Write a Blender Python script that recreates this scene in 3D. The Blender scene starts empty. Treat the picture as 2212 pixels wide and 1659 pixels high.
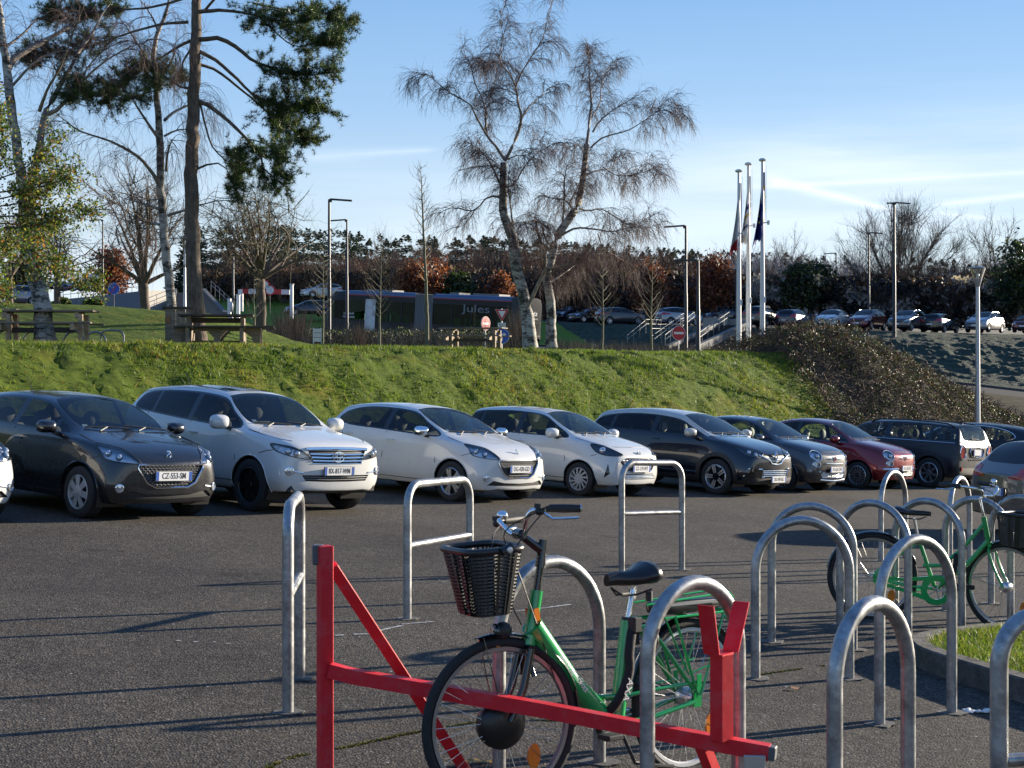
import bpy, bmesh, math, random
import numpy as np
from mathutils import Vector, Matrix
from mathutils.bvhtree import BVHTree
R = math.radians
# ---------------------------------------------------------------- camera, sky, sun, exposure
F = 3300.0          # focal length in pixels of a 2212 px wide picture
HOR = 795.0         # horizon row
CAMZ = 1.79
SX, SY = -0.056, -0.0088     # the car park falls gently to the right
scene = bpy.context.scene
cam_d = bpy.data.cameras.new('camera'); cam = bpy.data.objects.new('camera', cam_d)
scene.collection.objects.link(cam); scene.camera = cam
cam.location = (0, 0, CAMZ); cam.rotation_euler = (R(90), 0, 0)
cam_d.sensor_width = 36.0; cam_d.lens = F / 2212 * 36
cam_d.shift_y = -(829.5 - HOR) / 2212
cam_d.clip_start = 0.1; cam_d.clip_end = 5000
cam_d.dof.use_dof = True; cam_d.dof.focus_distance = 24.0; cam_d.dof.aperture_fstop = 13.0
SUN_AZ, SUN_EL = 56.5, 11.0
sun_d = bpy.data.lights.new('sun', 'SUN'); sun = bpy.data.objects.new('sun', sun_d)
scene.collection.objects.link(sun)
sun_d.energy = 5.0; sun_d.angle = R(0.55); sun_d.color = (1.0, 0.88, 0.70)
SUNV = Vector((math.sin(R(SUN_AZ)) * math.cos(R(SUN_EL)), math.cos(R(SUN_AZ)) * math.cos(R(SUN_EL)), math.sin(R(SUN_EL))))
sun.rotation_euler = SUNV.to_track_quat('Z', 'Y').to_euler()
world = bpy.data.worlds.new('World'); scene.world = world; world.use_nodes = True
def ramp(N, Lk, src, stops):
    r = N.new('ShaderNodeValToRGB'); Lk.new(src, r.inputs[0]); e = r.color_ramp.elements
    while len(e) > 1: e.remove(e[-1])
    e[0].position = stops[0][0]; e[0].color = tuple(stops[0][1]) + (1,)
    for p, c in stops[1:]:
        q = e.new(p); q.color = tuple(c) + (1,)
    return r.outputs[0]
def build_world():
    nt = world.node_tree; N = nt.nodes; Lk = nt.links; N.clear()
    out = N.new('ShaderNodeOutputWorld'); bg = N.new('ShaderNodeBackground')
    sky = N.new('ShaderNodeTexSky'); sky.sky_type = 'NISHITA'; sky.sun_disc = False
    sky.sun_elevation = R(SUN_EL); sky.sun_rotation = R(SUN_AZ)
    sky.air_density = 1.0; sky.dust_density = 0.15; sky.ozone_density = 2.6
    tc = N.new('ShaderNodeTexCoord'); sep = N.new('ShaderNodeSeparateXYZ')
    Lk.new(tc.outputs['Generated'], sep.inputs[0])
    def M(op, a, b=None, c=None):
        m = N.new('ShaderNodeMath'); m.operation = op
        for k, v in enumerate((a, b, c)):
            if v is None: continue
            if isinstance(v, (int, float)): m.inputs[k].default_value = v
            else: Lk.new(v, m.inputs[k])
        return m.outputs[0]
    def SS(v, a, b):
        m = N.new('ShaderNodeMapRange'); m.interpolation_type = 'SMOOTHSTEP'
        Lk.new(v, m.inputs[0]); m.inputs[1].default_value = a; m.inputs[2].default_value = b
        return m.outputs[0]
    az = M('ARCTAN2', sep.outputs[0], sep.outputs[1])          # radians from straight ahead, right positive
    hz = M('SQRT', M('ADD', M('MULTIPLY', sep.outputs[0], sep.outputs[0]), M('MULTIPLY', sep.outputs[1], sep.outputs[1])))
    el = M('ARCTAN2', sep.outputs[2], hz)
    cv = N.new('ShaderNodeCombineXYZ'); Lk.new(az, cv.inputs[0]); Lk.new(el, cv.inputs[1])
    def noise(sx, sy, det, rough, off=0):
        mp = N.new('ShaderNodeMapping'); Lk.new(cv.outputs[0], mp.inputs[0])
        mp.inputs['Scale'].default_value = (sx, sy, 1); mp.inputs['Location'].default_value = (off, off * .7, off)
        mp.inputs['Rotation'].default_value = (0, 0, R(-2))
        n = N.new('ShaderNodeTexNoise'); n.inputs['Scale'].default_value = 1; n.inputs['Detail'].default_value = det
        n.inputs['Roughness'].default_value = rough; Lk.new(mp.outputs[0], n.inputs[0]); return n.outputs[0]
    n1 = noise(3.2, 34, 6, .55, 3.1); n2 = noise(7, 120, 5, .6, 9.7); n3 = noise(2.0, 9, 3, .5, 1.3)
    # thin cloud in bands: low over the horizon all round, and a brighter veil to the right
    band_lo = M('MULTIPLY', M('SUBTRACT', 1.0, SS(el, .05, .17)), 1.0)
    veil = M('MULTIPLY', M('MULTIPLY', SS(el, .075, .125), M('SUBTRACT', 1.0, SS(el, .135, .185))), SS(az, -.02, .22))
    base = M('ADD', M('MULTIPLY', band_lo, .65), M('MULTIPLY', veil, .5))
    tex = M('ADD', M('MULTIPLY', SS(n1, .30, .72), .75), M('MULTIPLY', n2, .35))
    streak = M('MULTIPLY', M('MULTIPLY', SS(n1, .5, .74), SS(n3, .42, .6)), M('SUBTRACT', 1.0, SS(el, .14, .22)))
    dens = M('ADD', M('MULTIPLY', base, tex), M('MULTIPLY', streak, .28))
    def trail(x0, y0, x1, y1, w, k):      # a vapour trail between two sky directions
        a0, e0, a1, e1 = [f((v - c) / F) for v, c, f in ((x0, 1106, math.atan), (-y0, -HOR, math.atan), (x1, 1106, math.atan), (-y1, -HOR, math.atan))]
        t = M('DIVIDE', M('SUBTRACT', az, a0), a1 - a0)
        d = M('ABSOLUTE', M('SUBTRACT', M('SUBTRACT', el, M('MULTIPLY', t, e1 - e0)), e0))
        dd = M('ADD', d, M('MULTIPLY', M('SUBTRACT', n2, .5), .004))
        wv = M('ADD', w, M('MULTIPLY', M('SUBTRACT', 1.0, t), w * .8))
        q = M('SUBTRACT', 1.0, M('MINIMUM', M('DIVIDE', dd, wv), 1.0))
        return M('MULTIPLY', M('MULTIPLY', M('MULTIPLY', q, q), M('MULTIPLY', SS(t, 0, .15), M('SUBTRACT', 1.0, SS(t, .85, 1.0)))), k)
    for tr in ((1640, 388, 1960, 472, .004, .8), (1990, 458, 2500, 418, .003, .7), (1500, 412, 2600, 385, .003, .45),
               (2010, 470, 2170, 492, .002, .4), (640, 345, 960, 322, .004, .3)):
        dens = M('ADD', dens, trail(*tr))
    dens = M('MINIMUM', M('MAXIMUM', dens, 0.0), 1.0)
    up = SS(el, -.02, .01)
    grad = ramp(N, Lk, SS(el, -.02, .62), [(0, (6.2, 7.0, 7.6)), (.09, (5.0, 6.3, 7.6)), (.20, (3.3, 5.1, 7.6)), (.38, (2.0, 3.9, 7.0)), (1, (.8, 2.0, 5.0))])
    gm = N.new('ShaderNodeMixRGB'); gm.inputs[0].default_value = .72; Lk.new(sky.outputs[0], gm.inputs[1]); Lk.new(grad, gm.inputs[2])
    mix = N.new('ShaderNodeMixRGB'); Lk.new(M('MULTIPLY', M('MULTIPLY', dens, .85), up), mix.inputs[0]); Lk.new(gm.outputs[0], mix.inputs[1])
    mix.inputs[2].default_value = (7.6, 8.4, 9.6, 1)
    Lk.new(mix.outputs[0], bg.inputs[0]); bg.inputs[1].default_value = 0.056; Lk.new(bg.outputs[0], out.inputs[0])
build_world()
vs = scene.view_settings; vs.view_transform = 'Standard'; vs.look = 'None'; vs.gamma = 1; vs.exposure = 1.32; vs.use_curve_mapping = False
try:
    scene.cycles.max_bounces = 8; scene.cycles.transparent_max_bounces = 24; scene.cycles.caustics_reflective = False
    scene.cycles.caustics_refractive = False; scene.cycles.use_denoising = True; scene.cycles.sample_clamp_indirect = 4
except Exception: pass

# ---------------------------------------------------------------- picking points (only to measure places in the car park)
def P(px, py, Y): return Vector(((px - 1106) / F * Y, Y, CAMZ + (HOR - py) / F * Y))
def gz(x, y): return SX * x + SY * y
def G(px, py):
    # ground: z = SX x + SY y ; ray: x = a y, z = CAMZ + b y
    a = (px - 1106) / F; b = (HOR - py) / F
    y = CAMZ / (SX * a + SY - b); return Vector((a * y, y, gz(a * y, y)))
# ---------------------------------------------------------------- materials
MATS = {}
def mat(name, col, rough=.5, metal=0, coat=0, var=0, vscale=8, bump=0, bscale=30, bdist=.01, spec=.5, stops=None, inside=None, trans=0, sheen=0, flake=0, stretch=None, subs=0, rvar=0):
    if name in MATS: return MATS[name]
    m = bpy.data.materials.new(name); m.use_nodes = True; nt = m.node_tree; N = nt.nodes; Lk = nt.links
    b = N['Principled BSDF']; b.inputs['Base Color'].default_value = (*col, 1); b.inputs['Roughness'].default_value = rough
    b.inputs['Metallic'].default_value = metal; b.inputs['Coat Weight'].default_value = coat; b.inputs['Coat Roughness'].default_value = .03
    b.inputs['Specular IOR Level'].default_value = spec
    if trans: b.inputs['Transmission Weight'].default_value = trans
    tc = N.new('ShaderNodeTexCoord'); co = tc.outputs['Object']
    if stretch:
        mp = N.new('ShaderNodeMapping'); mp.inputs['Scale'].default_value = stretch; Lk.new(co, mp.inputs[0]); co = mp.outputs[0]
    def noise(s, d=5, r=.6):
        n = N.new('ShaderNodeTexNoise'); n.inputs['Scale'].default_value = s; n.inputs['Detail'].default_value = d
        n.inputs['Roughness'].default_value = r; Lk.new(co, n.inputs['Vector']); return n.outputs['Fac']
    if stops:
        Lk.new(ramp(N, Lk, noise(vscale), stops), b.inputs['Base Color'])
    elif var:
        c0 = [max(0, c * (1 - var)) for c in col]; c1 = [min(1, c * (1 + var)) for c in col]
        Lk.new(ramp(N, Lk, noise(vscale), [(.3, c0), (.7, c1)]), b.inputs['Base Color'])
    if rvar:
        mr = N.new('ShaderNodeMapRange'); Lk.new(noise(vscale * 1.7), mr.inputs[0]); mr.inputs[1].default_value = .3; mr.inputs[2].default_value = .7
        mr.inputs[3].default_value = max(0, rough - rvar); mr.inputs[4].default_value = min(1, rough + rvar); Lk.new(mr.outputs[0], b.inputs['Roughness'])
    if bump:
        bp = N.new('ShaderNodeBump'); bp.inputs['Strength'].default_value = bump; bp.inputs['Distance'].default_value = bdist
        Lk.new(noise(bscale), bp.inputs['Height']); Lk.new(bp.outputs[0], b.inputs['Normal'])
    if inside:      # the hidden inner face of a panel has its own lining colour
        d = N.new('ShaderNodeBsdfDiffuse'); d.inputs[0].default_value = (*inside, 1); g = N.new('ShaderNodeNewGeometry')
        mx = N.new('ShaderNodeMixShader'); Lk.new(g.outputs['Backfacing'], mx.inputs[0]); Lk.new(b.outputs[0], mx.inputs[1]); Lk.new(d.outputs[0], mx.inputs[2])
        Lk.new(mx.outputs[0], N['Material Output'].inputs[0])
    MATS[name] = m; return m
def glass(name, tint, gl=.0, rough=.0, k=1.0):
    if name in MATS: return MATS[name]
    m = bpy.data.materials.new(name); m.use_nodes = True; N = m.node_tree.nodes; Lk = m.node_tree.links; N.remove(N['Principled BSDF'])
    t = N.new('ShaderNodeBsdfTransparent'); t.inputs[0].default_value = (*tint, 1)
    g = N.new('ShaderNodeBsdfGlossy'); g.inputs['Roughness'].default_value = rough; g.inputs[0].default_value = (1, 1, 1, 1)
    fr = N.new('ShaderNodeFresnel'); fr.inputs[0].default_value = 1.52
    ad = N.new('ShaderNodeMath'); ad.operation = 'ADD'; ad.inputs[1].default_value = gl; Lk.new(fr.outputs[0], ad.inputs[0])
    mx = N.new('ShaderNodeMixShader'); mu = N.new('ShaderNodeMath'); mu.operation = 'MULTIPLY'; mu.inputs[1].default_value = k; Lk.new(ad.outputs[0], mu.inputs[0]); Lk.new(mu.outputs[0], mx.inputs[0]); Lk.new(t.outputs[0], mx.inputs[1]); Lk.new(g.outputs[0], mx.inputs[2])
    Lk.new(mx.outputs[0], N['Material Output'].inputs[0]); MATS[name] = m; return m

# ---------------------------------------------------------------- mesh helpers
def link(o, parent=None):
    scene.collection.objects.link(o)
    if parent is not None: o.parent = parent
    return o
def tag(o, label=None, cat=None, group=None, kind=None):
    if label: o['label'] = label
    if cat: o['category'] = cat
    if group: o['group'] = group
    if kind: o['kind'] = kind
    return o
def thing(name, label, cat, loc=(0, 0, 0), rz=0, group=None):
    o = bpy.data.objects.new(name, None); o.empty_display_size = .2; link(o); o.location = loc; o.rotation_euler = (0, 0, rz)
    return tag(o, label, cat, group)
class MB:
    def __init__(s): s.v = []; s.f = []; s.m = []; s.mi = 0
    def add(s, vs, fs, mi=None):
        b = len(s.v); s.v.extend([tuple(v) for v in vs]); s.f.extend([tuple(b + i for i in f) for f in fs]); s.m.extend([s.mi if mi is None else mi] * len(fs))
    def box(s, c, d, rz=0, rx=0, ry=0, mi=None, M=None):
        m = Matrix.Translation(Vector(c)) @ Matrix.Rotation(rz, 4, 'Z') @ Matrix.Rotation(ry, 4, 'Y') @ Matrix.Rotation(rx, 4, 'X')
        if M is not None: m = M @ m
        x, y, z = d[0] / 2, d[1] / 2, d[2] / 2
        vs = [m @ Vector((sx * x, sy * y, sz * z)) for sx in (-1, 1) for sy in (-1, 1) for sz in (-1, 1)]
        s.add(vs, [(0, 1, 3, 2), (4, 6, 7, 5), (0, 4, 5, 1), (2, 3, 7, 6), (0, 2, 6, 4), (1, 5, 7, 3)], mi)
    def tube(s, pts, r, n=8, caps=True, mi=None, closed=False, squash=1):
        pts = [Vector(p) for p in pts]; k = len(pts); rs = r if hasattr(r, '__len__') else [r] * k
        T = []
        for i in range(k):
            if closed: t = pts[(i + 1) % k] - pts[i - 1]
            else: t = pts[min(i + 1, k - 1)] - pts[max(i - 1, 0)]
            T.append(t.normalized() if t.length > 1e-9 else Vector((0, 0, 1)))
        u = T[0].orthogonal().normalized(); vs = []
        for i in range(k):
            u = (u - T[i] * u.dot(T[i])); u = u.normalized() if u.length > 1e-6 else T[i].orthogonal().normalized()
            w = T[i].cross(u)
            for j in range(n):
                a = 2 * math.pi * j / n; vs.append(pts[i] + (u * math.cos(a) + w * math.sin(a) * squash) * rs[i])
        fs = []
        for i in range(k if closed else k - 1):
            a = i * n; b = ((i + 1) % k) * n
            for j in range(n): fs.append((a + j, a + (j + 1) % n, b + (j + 1) % n, b + j))
        if caps and not closed: fs.append(tuple(range(n - 1, -1, -1))); fs.append(tuple((k - 1) * n + j for j in range(n)))
        s.add(vs, fs, mi)
    def bar(s, a, b, w, h=None, mi=None, up=(0, 0, 1)):
        a, b = Vector(a), Vector(b); h = w if h is None else h; t = (b - a).normalized(); u = Vector(up)
        x = t.cross(u); x = x.normalized() if x.length > 1e-5 else Vector((1, 0, 0)); z = x.cross(t)
        vs = [p + x * sx * w / 2 + z * sz * h / 2 for p in (a, b) for sx, sz in ((-1, -1), (1, -1), (1, 1), (-1, 1))]
        s.add(vs, [(0, 3, 2, 1), (4, 5, 6, 7), (0, 1, 5, 4), (1, 2, 6, 5), (2, 3, 7, 6), (3, 0, 4, 7)], mi)
    def lathe(s, prof, n=24, M=None, mi=None, close=False):     # prof: (radius, z) about local z
        M = M or Matrix(); k = len(prof); vs = []
        for r, z in prof:
            for j in range(n):
                a = 2 * math.pi * j / n; vs.append(M @ Vector((r * math.cos(a), r * math.sin(a), z)))
        fs = []
        for i in range(k if close else k - 1):
            a = i * n; b = ((i + 1) % k) * n
            for j in range(n): fs.append((a + j, a + (j + 1) % n, b + (j + 1) % n, b + j))
        s.add(vs, fs, mi)
    def prism(s, poly, t, M=None, mi=None):        # poly in local xy, thickness t about z=0
        M = M or Matrix(); n = len(poly)
        vs = [M @ Vector((x, y, -t / 2)) for x, y in poly] + [M @ Vector((x, y, t / 2)) for x, y in poly]
        s.add(vs, [tuple(range(n - 1, -1, -1)), tuple(range(n, 2 * n))] + [(i, (i + 1) % n, n + (i + 1) % n, n + i) for i in range(n)], mi)
    def ball(s, c, r, n=10, m=6, M=None, mi=None):
        r = r if hasattr(r, '__len__') else (r, r, r); c = Vector(c); vs = []; fs = []
        for i in range(m + 1):
            ph = math.pi * i / m
            for j in range(n):
                a = 2 * math.pi * j / n; v = Vector((r[0] * math.sin(ph) * math.cos(a), r[1] * math.sin(ph) * math.sin(a), r[2] * math.cos(ph)))
                if M is not None: v = M @ v
                vs.append(c + v)
        for i in range(m):
            for j in range(n): fs.append((i * n + j, (i + 1) * n + j, (i + 1) * n + (j + 1) % n, i * n + (j + 1) % n))
        s.add(vs, fs, mi)
    def sball(s, c, r, n=16, m=10, M=None, mi=None, e=.62):      # rounded box-like pod
        c = Vector(c); vs = []; fs = []; sg = lambda v: math.copysign(abs(v) ** e, v)
        for i in range(m + 1):
            ph = math.pi * i / m
            for j in range(n):
                a = 2 * math.pi * j / n; v = Vector((r[0] * sg(math.sin(ph) * math.cos(a)), r[1] * sg(math.sin(ph) * math.sin(a)), r[2] * sg(math.cos(ph))))
                if v.x > 0: v.y *= 1 - .35 * v.x / r[0]; v.z *= 1 - .3 * v.x / r[0]
                vs.append(c + (M @ v if M is not None else v))
        for i in range(m):
            for j in range(n): fs.append((i * n + j, (i + 1) * n + j, (i + 1) * n + (j + 1) % n, i * n + (j + 1) % n))
        s.add(vs, fs, mi)
    def build(s, name, mats, parent=None, smooth=35, bevel=0, loc=None, rot=None):
        me = bpy.data.meshes.new(name); me.from_pydata(s.v, [], s.f); mats = mats if isinstance(mats, (list, tuple)) else [mats]
        for m in mats: me.materials.append(m)
        me.polygons.foreach_set('material_index', s.m); bm = bmesh.new(); bm.from_mesh(me)
        bmesh.ops.remove_doubles(bm, verts=bm.verts, dist=1e-5); bmesh.ops.recalc_face_normals(bm, faces=bm.faces)
        if bevel: bmesh.ops.bevel(bm, geom=[e for e in bm.edges if len(e.link_faces) == 2 and e.calc_face_angle(0) > R(40)], offset=bevel, segments=1, affect='EDGES')
        bm.to_mesh(me); bm.free(); me.update()
        if smooth: shade(me, smooth)
        o = bpy.data.objects.new(name, me); link(o, parent)
        if loc is not None: o.location = loc
        if rot is not None: o.rotation_euler = rot
        return o
def shade(me, ang=35):
    me.polygons.foreach_set('use_smooth', [True] * len(me.polygons))
    try: me.set_sharp_from_angle(angle=R(ang))
    except Exception: pass
def spline(pts, n=8, closed=False):      # Catmull-Rom through points of any dimension
    p = [np.array(q, float) for q in pts]; k = len(p); out = []
    for i in range(k if closed else k - 1):
        g = (lambda j: p[j % k]) if closed else (lambda j: p[min(max(j, 0), k - 1)])
        a, b, c, d = g(i - 1), g(i), g(i + 1), g(i + 2)
        for j in range(n):
            t = j / n; out.append(.5 * ((2 * b) + (c - a) * t + (2 * a - 5 * b + 4 * c - d) * t * t + (3 * b - 3 * c + d - a) * t ** 3))
    if not closed: out.append(p[-1])
    return [tuple(o) for o in out]
def rmesh(name, V, Fc, mats, mi=None, parent=None, smooth=False):     # big numpy mesh: V (n,3), Fc (m,k) all faces same size
    V = np.asarray(V, np.float32); Fc = np.asarray(Fc, np.int32); me = bpy.data.meshes.new(name)
    me.vertices.add(len(V)); me.vertices.foreach_set('co', V.ravel()); m, k = Fc.shape
    me.loops.add(m * k); me.loops.foreach_set('vertex_index', Fc.ravel()); me.polygons.add(m)
    me.polygons.foreach_set('loop_start', np.arange(m, dtype=np.int32) * k)
    try: me.polygons.foreach_set('loop_total', np.full(m, k, np.int32))
    except Exception: pass
    for q in (mats if isinstance(mats, (list, tuple)) else [mats]): me.materials.append(q)
    if mi is not None: me.polygons.foreach_set('material_index', np.asarray(mi, np.int32))
    me.polygons.foreach_set('use_smooth', np.full(m, bool(smooth))); me.update(calc_edges=True)
    return link(bpy.data.objects.new(name, me), parent)
def text_mesh(s, size, M, name, m, parent, xs=1.0, extrude=.002, align='CENTER'):
    cu = bpy.data.curves.new('t', 'FONT'); cu.body = s; cu.size = size; cu.align_x = align; cu.align_y = 'CENTER'; cu.extrude = extrude; cu.offset = size * .004
    cu.resolution_u = 3
    o = bpy.data.objects.new('t', cu); scene.collection.objects.link(o); dg = bpy.context.evaluated_depsgraph_get(); dg.update()
    me = bpy.data.meshes.new_from_object(o.evaluated_get(dg)); bpy.data.objects.remove(o); me.name = name
    me.transform(M @ Matrix.Diagonal((xs, 1, 1, 1))); me.materials.clear(); me.materials.append(m); me.polygons.foreach_set('material_index', [0] * len(me.polygons))
    return link(bpy.data.objects.new(name, me), parent)
def frame(o, xd, up):       # matrix whose x axis is xd, y axis close to up, z out
    x = Vector(xd).normalized(); z = x.cross(Vector(up)).normalized(); y = z.cross(x)
    m = Matrix((x, y, z)).transposed().to_4x4(); m.translation = Vector(o); return m
def dup(o, parent=None):
    c = o.copy(); scene.collection.objects.link(c); c.parent = parent
    for ch in o.children: dup(ch, c)
    return c
# ---------------------------------------------------------------- ground
rng = np.random.default_rng(7); random.seed(7)
def _hash(i, j, s): 
    h = (i * 374761393 + j * 668265263 + s * 974634777) & 0xffffffff; h = ((h ^ (h >> 13)) * 1274126177) & 0xffffffff
    return ((h ^ (h >> 16)) & 0xffff) / 65535.0
def vnoise(x, y, s=0):
    i = np.floor(x).astype(np.int64); j = np.floor(y).astype(np.int64); fx = x - i; fy = y - j; fx = fx * fx * (3 - 2 * fx); fy = fy * fy * (3 - 2 * fy)
    a, b, c, d = _hash(i, j, s), _hash(i + 1, j, s), _hash(i, j + 1, s), _hash(i + 1, j + 1, s)
    return (a * (1 - fx) + b * fx) * (1 - fy) + (c * (1 - fx) + d * fx) * fy
def fbm(x, y, s=0, o=4):
    r = 0; a = .5
    for k in range(o): r = r + a * vnoise(x * 2 ** k, y * 2 ** k, s + k); a *= .5
    return r
def sst(a, b, x): t = np.clip((x - a) / (b - a), 0, 1); return t * t * (3 - 2 * t)
def world_mat(name, build):
    m = bpy.data.materials.new(name); m.use_nodes = True; N = m.node_tree.nodes; Lk = m.node_tree.links; b = N['Principled BSDF']
    g = N.new('ShaderNodeNewGeometry')
    def noise(s, d=5, r=.6, st=(1, 1, 1), off=0):
        mp = N.new('ShaderNodeMapping'); mp.inputs['Scale'].default_value = st; mp.inputs['Location'].default_value = (off, off, 0); Lk.new(g.outputs['Position'], mp.inputs[0])
        n = N.new('ShaderNodeTexNoise'); n.inputs['Scale'].default_value = s; n.inputs['Detail'].default_value = d; n.inputs['Roughness'].default_value = r; Lk.new(mp.outputs[0], n.inputs[0]); return n.outputs['Fac']
    def vor(s, f='F1'):
        v = N.new('ShaderNodeTexVoronoi'); v.inputs['Scale'].default_value = s; v.feature = f; Lk.new(g.outputs['Position'], v.inputs[0]); return v
    def mix(f, a, c, mode='MIX'):
        x = N.new('ShaderNodeMixRGB'); x.blend_type = mode
        for k, v in ((0, f), (1, a), (2, c)):
            if isinstance(v, (int, float)): x.inputs[k].default_value = v
            elif isinstance(v, tuple): x.inputs[k].default_value = (*v, 1)
            else: Lk.new(v, x.inputs[k])
        return x.outputs[0]
    def bump(h, st, dist, prev=None):
        q = N.new('ShaderNodeBump'); q.inputs['Strength'].default_value = st; q.inputs['Distance'].default_value = dist; Lk.new(h, q.inputs['Height'])
        if prev is not None: Lk.new(prev, q.inputs['Normal'])
        return q.outputs[0]
    build(N, Lk, b, noise, vor, mix, bump, g); MATS[name] = m; return m
def _asph(N, Lk, b, noise, vor, mix, bump, g):
    ag = vor(85); agc = ramp(N, Lk, ag.outputs['Color'], [(0, (.032, .031, .031)), (.45, (.067, .064, .060)), (.8, (.122, .114, .105)), (.97, (.19, .175, .155)), (1, (.30, .28, .25))])
    big = ramp(N, Lk, noise(.35, 4), [(.3, (.64, .64, .66)), (.7, (1.22, 1.18, 1.12))]); fine = mix(1, ramp(N, Lk, noise(30, 2, .8), [(.3, (.55,) * 3), (.7, (1.38, 1.35, 1.31))]), ramp(N, Lk, noise(9, 6, .85), [(.3, (.62,) * 3), (.7, (1.3, 1.27, 1.22))]), 'MULTIPLY')
    c = mix(1, mix(1, agc, big, 'MULTIPLY'), fine, 'MULTIPLY')
    st = ramp(N, Lk, noise(.9, 6, .7, (1, 2.4, 1), 4), [(.58, (0, 0, 0)), (.68, (.5, .5, .5))]); c = mix(st, c, (.10, .075, .05))
    dk = ramp(N, Lk, noise(1.7, 5, .7, (1, 1, 1), 9), [(.61, (0, 0, 0)), (.68, (.65, .65, .65))]); c = mix(dk, c, (.022, .021, .02))
    Lk.new(c, b.inputs['Base Color']); b.inputs['Roughness'].default_value = .9; b.inputs['Specular IOR Level'].default_value = .12
    Lk.new(bump(noise(150, 2, .6), .5, .004, bump(ag.outputs['Distance'], .8, .006, bump(noise(2.2, 4), .3, .02))), b.inputs['Normal'])
ASPH = world_mat('asphalt', _asph)
def _grass(c0, c1, c2, moss=None, seed=0):
    def f(N, Lk, b, noise, vor, mix, bump, g):
        c = ramp(N, Lk, noise(5, 6, .75, (1, 1, 1), seed), [(.25, c0), (.5, c1), (.75, c2)])
        if moss: c = mix(ramp(N, Lk, noise(.55, 5, .65, (1, 1, 1), seed + 3), [(.54, (0, 0, 0)), (.70, (.7, .7, .7))]), c, moss)
        Lk.new(c, b.inputs['Base Color']); b.inputs['Roughness'].default_value = .9; b.inputs['Specular IOR Level'].default_value = .15
        Lk.new(bump(noise(28, 5, .8), .9, .05), b.inputs['Normal'])
    return f
GRASSG = world_mat('grass_soil', _grass((.030, .048, .006), (.085, .125, .014), (.15, .19, .026), (.20, .16, .02)))
LAWN = world_mat('lawn_ground', _grass((.07, .11, .012), (.13, .20, .024), (.18, .25, .04), None, 7))
def _frost(N, Lk, b, noise, vor, mix, bump, g):
    c = ramp(N, Lk, noise(3.2, 8, .85), [(.36, (.010, .017, .008)), (.53, (.024, .048, .022)), (.63, (.055, .095, .07)), (.76, (.16, .22, .21))])
    Lk.new(c, b.inputs['Base Color']); b.inputs['Roughness'].default_value = .9; Lk.new(bump(noise(5, 6, .8), 1, .2), b.inputs['Normal'])
FROST = world_mat('frosted_grass', _frost)
def _verge(N, Lk, b, noise, vor, mix, bump, g):
    Lk.new(ramp(N, Lk, noise(2, 7, .8), [(.3, (.03, .028, .015)), (.5, (.075, .06, .035)), (.7, (.12, .11, .08))]), b.inputs['Base Color']); b.inputs['Roughness'].default_value = 1; b.inputs['Specular IOR Level'].default_value = .05
VERGE = world_mat('verge_soil', _verge)
def _road(N, Lk, b, noise, vor, mix, bump, g):
    Lk.new(ramp(N, Lk, noise(1.2, 6, .7), [(.3, (.045, .045, .048)), (.7, (.075, .073, .075))]), b.inputs['Base Color']); b.inputs['Roughness'].default_value = .95; b.inputs['Specular IOR Level'].default_value = .08
ROADM = world_mat('road_asphalt', _road)
def _floor(N, Lk, b, noise, vor, mix, bump, g):
    Lk.new(ramp(N, Lk, noise(.5, 6, .7), [(.3, (.012, .010, .007)), (.7, (.035, .028, .018))]), b.inputs['Base Color']); b.inputs['Roughness'].default_value = 1
FLOORM = world_mat('woodland_soil', _floor)
def grid(name, X, Y, Z, m, smooth=True):
    a, b = X.shape; V = np.stack([X, Y, Z], -1).reshape(-1, 3); i = np.arange((a - 1) * (b - 1)); r, c = i // (b - 1), i % (b - 1); q = r * b + c
    o = rmesh(name, V, np.stack([q, q + 1, q + b + 1, q + b], -1), m, smooth=smooth); return o
# --- bank, lawn on top, mound: one height function
UB = np.array([.682, .731]); NB = np.array([-.731, .682]); B0 = np.array([0., 30.6])
def lotz(x, y): return SX * np.clip(x, -60, 45) + SY * np.clip(y, -20, 90)
def bank_dt(x, y): dx, dy = x - B0[0], y - B0[1]; return dx * NB[0] + dy * NB[1], dx * UB[0] + dy * UB[1]
def lawnz(x, y, lumps=True):
    d, t = bank_dt(x, y); z0 = lotz(x, y)
    W = 3.9 + .09 * np.clip(t, -5, 20); top = 2.2 + .020 * np.clip(d - W, 0, 60) + .35 * sst(-24, -60, t) * 0
    e = 1 - .95 * sst(19, 40, t)
    top = z0 * (1 - e) + top * e
    k = np.clip(d / W, 0, 1); prof = sst(0, 1, k) * .65 + k * .35
    z = z0 + (top - z0) * prof
    # mound behind the left table
    my = np.where(y < 51, (y - 51) / 7.2, (y - 51) / 10.0)
    z = z + (1.30 * sst(-6.9, -10.2, x) * (.80 + .20 * sst(-9, -15, x))) * np.exp(-my ** 2) * sst(3.5, 10, d)
    z = z - .6 * sst(62, 78, y) * e
    if lumps:
        s = sst(.2, 1.2, d) * (1 - .6 * sst(W * .95, W * 1.25, d)); z = z + s * (.16 * (fbm(x * .9, y * .9, 1) - .47) + .19 * (fbm(x * 2.6, y * 2.6, 5) - .47) + .14 * (fbm(x * 8, y * 8, 9) - .47)) + .02 * (fbm(x * 5, y * 5, 3) - .5)
    return z
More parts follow.
